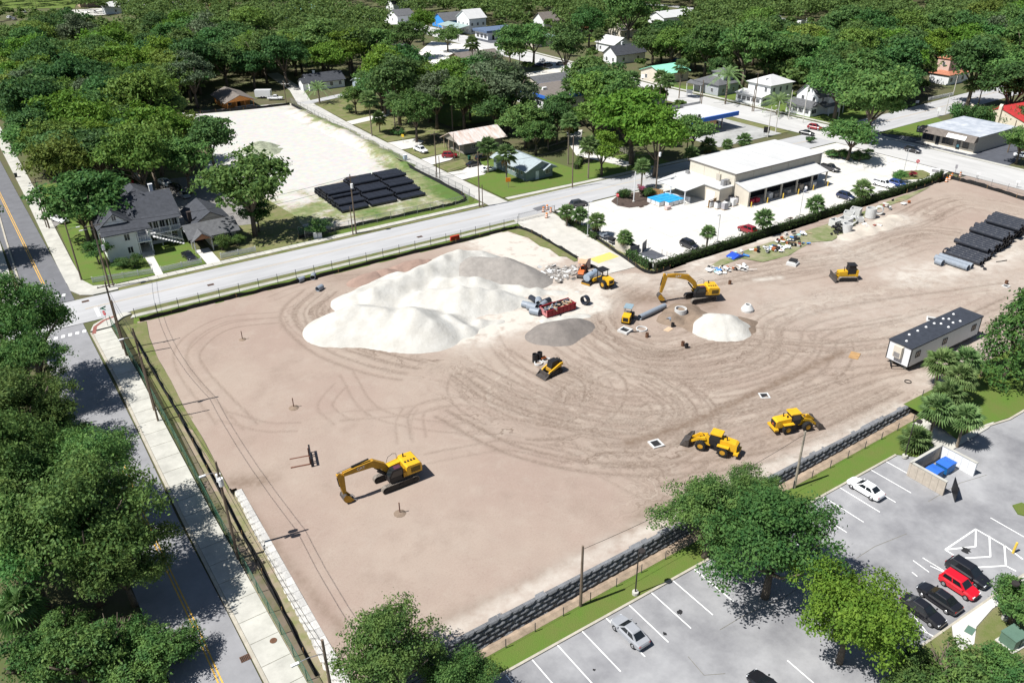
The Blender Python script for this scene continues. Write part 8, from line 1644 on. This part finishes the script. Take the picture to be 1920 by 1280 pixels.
t = thing('goods_pallet', 'low pinkish pallet in front of the blue covered pallets', 'pallet', (116.4, 118.2, .02)); B().box(-.6, .6, -.5, .5, .12, .7).obj('goods', M('pinkish_goods', (.55, .42, .4), .6, var=.2), t); B().box(-.6, .6, -.5, .5, 0, .12).obj('pallet_base', m_wood, t)
for i, (px, py) in enumerate(((1331, 388), (1350, 381), (1345, 391), (1358, 393), (1362, 388), (1370, 380), (1374, 386), (1383, 381), (1378, 376), (1366, 376), (1390, 378), (1354, 376))):
    a = at(px, py); t = thing('goods_pallet', 'grey wrapped pallet in the group beside the warehouse annex', 'pallet', (a.x, a.y, .02), q.uniform(-.1, .1), 'grey wrapped pallets by the annex'); B().box(-.55, .55, -.5, .5, .12, q.uniform(1.0, 1.5)).obj('goods', m_greyg if i % 2 else m_wrap, t); B().box(-.57, .57, -.52, .52, 0, .12).obj('pallet_base', m_wood, t); B().box(-.5, .5, -.45, .45, 1.5, 1.56).obj('cover', m_mach if i % 3 else m_wrap, t)
for i, (x, c, lb) in enumerate(((133.2, (.4, .02, .05), 'crimson'), (135.0, (.4, .02, .05), 'crimson'), (139.0, (.5, .5, .5), 'grey'), (141, (.3, .28, .26), 'brown grey'), (145, (.4, .38, .36), 'pale'), (149, (.35, .3, .25), 'tan'), (153.5, (.6, .6, .6), 'white'))):
    t = thing('goods_pallet', '%s goods pallet in the open lean-to, number %s from the left end' % (lb, ('one', 'two', 'three', 'four', 'five', 'six', 'seven')[i]), 'pallet', (x, 110.6, .02), q.uniform(-.1, .1)); B().box(-.6, .6, -.5, .5, .12, q.uniform(.9, 1.5)).obj('goods', M('goods_' + lb.replace(' ', '_'), c, .6, var=.2, scale=2), t); B().box(-.6, .6, -.5, .5, 0, .12).obj('pallet_base', m_wood, t)
for i in range(6): t = thing('bollard', 'yellow bollard in front of the lean-to, %s from the left' % ('first', 'second', 'third', 'fourth', 'fifth', 'sixth')[i], 'bollard', (131.6 + i * 5.0, 108.9, .02)); B().cyl((0, 0, 0), (0, 0, 1.15), .12, .12, 10).obj('post', my, t); B().cyl((0, 0, 1.15), (0, 0, 1.2), .12, .05, 10).obj('cap', my, t)
def boards(label, p, q_, h, n, mat):
    e = thing('board_screen', label, 'fence'); a = math.atan2(q_[1] - p[1], q_[0] - p[0]); L = math.hypot(q_[0] - p[0], q_[1] - p[1])
    for i in range(n): B().cbox((p[0] + (q_[0] - p[0]) * (i + .5) / n, p[1] + (q_[1] - p[1]) * (i + .5) / n, h / 2), (L / n - .03, .06, h), a).obj('board', mat, e)
a, b_ = at(1233, 366), at(1258, 362); boards('bare wooden board screen behind the blue pallets', (119.2, 127.4), (121.0, 124.6), 1.7, 8, m_wood); boards('white slatted screen beside the blue pallets', (121.3, 124.4), (123.3, 118.6), 1.2, 10, m_frame); boards('wooden board screen by the grey pallets', (123.9, 113.9), (126.6, 114.2), 1.7, 8, m_wood)
a = at(1158, 450); e = thing('dumpster_enclosure', 'cream walled enclosure with dark gates at the lane', 'enclosure', (0, 0, 0)); B().box(93.2, 93.4, 103.4, 107.6, 0, 1.9).obj('wall', m_wallcream, e); B().box(93.4, 96.4, 107.4, 107.6, 0, 1.9).obj('wall', m_wallcream, e); B().cbox((94.3, 103.3, .95), (2.0, .08, 1.8), R(-8)).obj('gate', M('gate_grey', (.12, .12, .13), .6), e); B().cbox((97.2, 103.9, .95), (2.2, .06, 1.8), R(28)).obj('gate', M('gate_grey', (.12, .12, .13)), e); B().box(93.6, 95.8, 104.2, 106.8, 0, 1.3).obj('bin', m_dark, e)
p = at(1203, 486); e = thing('upturned_boat', 'white upturned boat behind the corner hedge', 'boat', (p.x, p.y, .05), R(-85)); B().loft([[(x, -w, 0), (x, -w * .6, h), (x, w * .6, h), (x, w, 0)] for x, w, h in ((-2.6, .1, .15), (-2, .5, .4), (0, .75, .5), (2, .7, .5), (2.6, .6, .4))]).obj('hull', m_frame, e); B().box(-2.3, 2.5, -.04, .04, .5, .58).obj('keel', m_frame, e)
p = at(1222, 478); e = thing('ground_mat', 'black rectangular mat on the yard behind the corner hedge', 'mat', (p.x, p.y, .03), 0); B().box(-1.7, 1.7, -1.9, 1.9, 0, .03).obj('mat', m_darkpark, e)
for i, (px, py) in enumerate(((1208, 466), (1216, 468), (1232, 483), (1241, 476), (1250, 480), (1257, 483))): t = thing('marker_post', 'thin marker post beside the black mat, %s' % ('far left', 'second on the far side', 'nearest the boat', 'at the far edge', 'right of the mat', 'far right')[i], 'post', at(px, py)); B().cyl((0, 0, 0), (0, 0, 1.0), .04, .04, 6).obj('post', m_steel, t); B().cyl((0, 0, 0), (0, 0, .08), .14, .14, 8).obj('base', m_steel, t)
for i in range(4): t = thing('equipment_rack', 'dark equipment rack at the lane fence, %s from the palms' % ('first', 'second', 'third', 'fourth')[i], 'rack', (94.6 + .3 * i, 110.2 + i * 2.9, .02)); [B().box(x, x + .08, y, y + .08, 0, 1.1).obj('leg', m_mach, t) for x in (-.6, .6) for y in (-.9, .9)]; B().box(-.65, .7, -1, 1, .55, .62).obj('shelf', m_steel, t); B().box(-.5, .5, -.7, .7, .62, 1.1).obj('tank', (m_dark, m_gpipe)[i % 2], t)
# ------------------------------------------------------------------ signs, barrels, barriers
m_sred = M('sign_red', (.45, .01, .02), .5, var=.05); m_swhite = M('sign_white', (.75, .75, .75), .5, var=.04); m_sor = M('sign_orange', (.75, .22, .02), .5, var=.05)
def text(s, size, mat, parent, loc, rot, name='lettering'):
    c = bpy.data.curves.new(name, 'FONT'); c.body = s; c.size = size; c.align_x = 'CENTER'; c.align_y = 'CENTER'; c.extrude = .004; c.materials.append(mat); t_ = bpy.data.objects.new(name, c); o = mk(name, bpy.data.meshes.new_from_object(t_)); o.parent = parent; o.location = loc; o.rotation_euler = rot; return o
def stop(label, px, py, top, ang, kind='stop', fn=None):
    b = atf(px, py, fn) if fn else at(px, py); e = thing('traffic_sign', label, 'sign', (b.x, b.y, b.z if fn else 0), ang); h = 2.4; B().cyl((0, 0, 0), (0, 0, h + .3), .035, .035, 6).obj('post', m_steel, e)
    n = 8 if kind == 'stop' else 18; pl = B(); pl.add([(.4 * math.cos(R(22.5) + k * 6.283 / n), -.05, h + .4 * math.sin(R(22.5) + k * 6.283 / n)) for k in range(n)] + [(.4 * math.cos(R(22.5) + k * 6.283 / n), -.03, h + .4 * math.sin(R(22.5) + k * 6.283 / n)) for k in range(n)], [tuple(range(n)), tuple(range(n, 2 * n))[::-1]] + [(k, (k + 1) % n, n + (k + 1) % n, n + k) for k in range(n)]); pl.obj('plate', m_sred if kind != 'round' else m_lg, e)
    if kind == 'stop': text('STOP', .26, m_swhite, e, (0, -.056, h), (R(90), 0, 0))
    if kind == 'noentry': B().box(-.27, .27, -.058, -.052, h - .06, h + .06).obj('bar', m_swhite, e)
    return e
e = stop('red stop sign with street name blades at the near crossroads corner', 203, 612, 0, R(-60)); B().box(-.5, .5, -.02, .02, 2.95, 3.15).obj('street_blade', M('blade_green', (.02, .15, .08)), e); B().box(-.02, .02, -.5, .5, 3.2, 3.4).obj('street_blade', M('blade_green', (.02, .15, .08)), e)
stop('red stop sign on the mulch island', 1157, 386, 0, R(-75)); stop('red do not enter sign at the yard entrance', 1717, 321, 0, R(-60), 'noentry'); stop('back of a grey sign at the left crossroads', 26, 547, 0, R(60), 'round')
def board(label, px, py, w, h, z0, ang, mat, legs=1, name='sign_board', fn=None):
    b = at(px, py); e = thing(name, label, 'sign', (b.x, b.y, 0), ang)
    for k in range(legs): x = 0 if legs == 1 else (-w * .35 + k * w * .7); B().box(x - .05, x + .05, -.04, .04, 0, z0 + .1).obj('leg', m_steel, e)
    B().box(-w / 2, w / 2, -.06, .06, z0, z0 + h).obj('panel', mat, e); return e
e = board('white entrance sign beside the crimson bush', 1751, 333, 1.9, 1.9, .3, R(-70), m_swhite, 2); B().box(-.8, .8, -.08, -.062, 1.3, 1.9).obj('grey_band', m_greyg, e)
e = board('tall pylon sign with white panels in front of the store', 1722, 262, 2.0, 1.7, 1.9, R(-75), m_mach, 1); B().box(-.85, .85, -.08, -.062, 2.9, 3.5).obj('white_panel', m_swhite, e); B().box(-.85, .85, -.08, -.062, 2.1, 2.75).obj('grey_panel', m_lgrey, e)
board('black gas station price sign at the avenue corner', 1436, 256, 1.6, 1.6, 1.0, R(-60), m_mach, 2); board('orange diamond road sign on the lawn before the cottage', 953, 352, 1.1, .9, 1.4, R(-20), m_sor, 1); board('yellow sign by the side street drive', 756, 268, .7, .7, 1.6, R(-50), M('sign_yellow', (.65, .45, .03)), 1); board('white sign at the store lawn', 1758, 218, .9, 1.1, 1.4, R(-60), m_swhite, 1)
board('small sign board on the site fence by the avenue, left', 1832, 337, .8, .5, 1.1, R(-60), m_swhite, 1); board('small sign board on the site fence by the avenue, right', 1906, 352, .8, .5, 1.1, R(-60), m_swhite, 1); board('back of a grey sign by the yard entrance', 1790, 327, .5, .9, 1.4, R(-60), m_greyg, 1); board('white realtor sign at the picket fence on the cross street', 1719, 196, 1.2, .8, .4, R(-20), m_swhite, 2); board('white sign in front of the grey house', 1292, 180, 2.2, 1.2, .8, R(-70), m_swhite, 2); board('white sign beside the mint roof', 1207, 150, 2.2, 1.2, .6, R(-70), m_swhite, 2); board('small white sign on the lawn by the road', 1175, 320, .5, .7, 1.5, R(-30), m_swhite, 1)
for i, (px, py) in enumerate(((1019, 397), (1026, 393), (1033, 398), (1025, 408), (1774, 341), (1780, 337), (1784, 333), (1800, 331))):
    t = thing('traffic_barrel', 'orange and white traffic barrel %s' % ('leftmost at the lane mouth', 'farthest at the lane mouth', 'right hand one at the lane mouth', 'nearest at the lane mouth', 'at the far end of the hedge, nearest', 'at the far end of the hedge, middle', 'at the far end of the hedge, farthest', 'alone on the avenue pavement')[i], 'barrel', at(px, py)); 
    for k in range(5): B().lathe([(.3 - k * .02, k * .2), (.29 - k * .02, k * .2 + .195)], 12).obj('band', m_sor if k % 2 == 0 else m_swhite, t)
    B().cyl((0, 0, 0), (0, 0, .06), .42, .42, 12).obj('base', m_tyre, t); B().cyl((0, 0, .99), (0, 0, 1.03), .2, .2, 10).obj('top', m_sor, t)
e = thing('water_barrier', 'red plastic barrier at the road fence', 'barrier', at(853, 450), R(0)); B().prism([(-1, 0), (1, 0), (.95, .9), (-.95, .9)], -.2, .2).obj('body', M('barrier_red', (.5, .04, .02), .5, var=.1), e); B().box(-.9, -.6, -.26, .26, 0, .12).obj('foot', M('barrier_red', (.5, .04, .02)), e); B().box(.6, .9, -.26, .26, 0, .12).obj('foot', M('barrier_red', (.5, .04, .02)), e)
e = thing('pipe_gate', 'low swing gate across the lane mouth', 'gate', (86.6, 130.2, 0)); B().cyl((0, 0, 0), (0, 0, 1.7), .06, .06, 8).obj('post', m_steel, e); B().cyl((9, 0, 0), (9, 0, 1.7), .06, .06, 8).obj('post', m_steel, e); B().tube([(0, 0, 1.6), (9, 0, 1.6)], .04).obj('top_bar', m_steel, e); B().tube([(0, 0, .2), (9, 0, .2)], .04).obj('bottom_bar', m_steel, e); B().quad((0, 0, .2), (9, 0, .2), (9, 0, 1.6), (0, 0, 1.6)).obj('mesh_fabric', m_link, e)
for lb, px, py, c in (('black wheelie bin by the rusty roofed house', 880, 300, (.02, .1, .07)), ('dark wheelie bin on the upper street pavement', 31, 333, (.03, .035, .03))): t = thing('wheelie_bin', lb, 'bin', at(px, py)); mm = M('bin_' + str(c[1]), c, .5, var=.1); B().prism([(-.25, .08), (.25, .08), (.33, 1.0), (-.33, 1.0)], -.3, .3).obj('body', mm, t); B().prism([(-.36, 1.0), (.36, 1.0), (.36, 1.06), (-.36, 1.1)], -.33, .33).obj('lid', mm, t); B().cyl((-.25, -.33, .12), (-.25, .33, .12), .12, .12, 8).obj('wheel', m_tyre, t)
for i, (px, py) in enumerate(((1476, 46), (1500, 50), (1515, 47), (1455, 40))): a = at(px, py); t = thing('caravan', 'white caravan far in the trees at the top right, %s of four' % ('second', 'third', 'fourth', 'first')[i], 'caravan', (a.x, a.y, 0), R(20 * i)); B().prism([(-3.2, .5), (3.2, .5), (3.3, 2.6), (2.8, 2.9), (-3.2, 2.9)], -1.2, 1.2).obj('body', m_frame, t); B().box(-1, 1, -1.22, -1.2, 1.4, 2.1).obj('window', m_glass, t); B().cyl((0, -1.15, .4), (0, 1.15, .4), .38, .38, 10).obj('wheel', m_tyre, t)
# the excavator's mark on its boom
for o in list(bpy.data.objects):
    if o.name.startswith('excavator'):
        k = 0 if 'alone' in o['label'] else 1
        text('CAT', .55, m_swhite, o, (4.6, .285, 4.36 if k == 0 else 5.05), (R(90), R(0 if k == 0 else -3), R(180)))
# fallen kerb-side person: worker under the lean-to
def person(label, p, rz):
    me = bpy.data.meshes.new('person'); V = [(0, 0, .95), (0, 0, 1.15), (0, 0, 1.38), (0, 0, 1.5), (.01, 0, 1.68), (0, .1, .9), (.02, .11, .5), (0, .11, .06), (.16, .12, .03), (0, -.1, .9), (.02, -.11, .5), (0, -.11, .06), (.16, -.12, .03), (0, .2, 1.4), (.0, .25, 1.12), (.12, .24, .88), (0, -.2, 1.4), (0, -.25, 1.12), (.12, -.24, .88)]
    E = [(0, 1), (1, 2), (2, 3), (3, 4), (0, 5), (5, 6), (6, 7), (7, 8), (0, 9), (9, 10), (10, 11), (11, 12), (2, 13), (13, 14), (14, 15), (2, 16), (16, 17), (17, 18)]
    rad = [.14, .13, .15, .055, .105, .1, .07, .05, .04, .1, .07, .05, .04, .07, .05, .04, .07, .05, .04]
    me.from_pydata(V, E, []); o = mk('person', me, None, p, rz); m_ = o.modifiers.new('skin', 'SKIN')
    for i, s in enumerate(me.skin_vertices[0].data): s.radius = (rad[i], rad[i]); s.use_root = i == 0
    o.modifiers.new('sub', 'SUBSURF').levels = 1
    mm = bpy.data.materials.new('person_clothes'); mm.use_nodes = True; t = mm.node_tree; tc = t.nodes.new('ShaderNodeTexCoord'); sp = t.nodes.new('ShaderNodeSeparateXYZ'); cr = t.nodes.new('ShaderNodeValToRGB'); cr.color_ramp.interpolation = 'CONSTANT'
    for pos, c in ((0, (.03, .03, .03)), (.06, (.03, .05, .16)), (.53, (.7, .7, .72)), (.84, (.35, .2, .13)), (.97, (.05, .03, .02))):
        if pos == 0: el = cr.color_ramp.elements[0]
        else: el = cr.color_ramp.elements.new(pos)
        el.position = pos; el.color = (*c, 1)
    dv = t.nodes.new('ShaderNodeMath'); dv.operation = 'DIVIDE'; dv.inputs[1].default_value = 1.8; t.links.new(tc.outputs['Object'], sp.inputs[0]); t.links.new(sp.outputs[2], dv.inputs[0]); t.links.new(dv.outputs[0], cr.inputs[0]); t.links.new(cr.outputs[0], t.nodes['Principled BSDF'].inputs['Base Color']); me.materials.append(mm)
    return tag(o, label, 'person')
person('person in white shirt and blue trousers standing before the lean-to', (148.6, 108.6, .02), R(200))
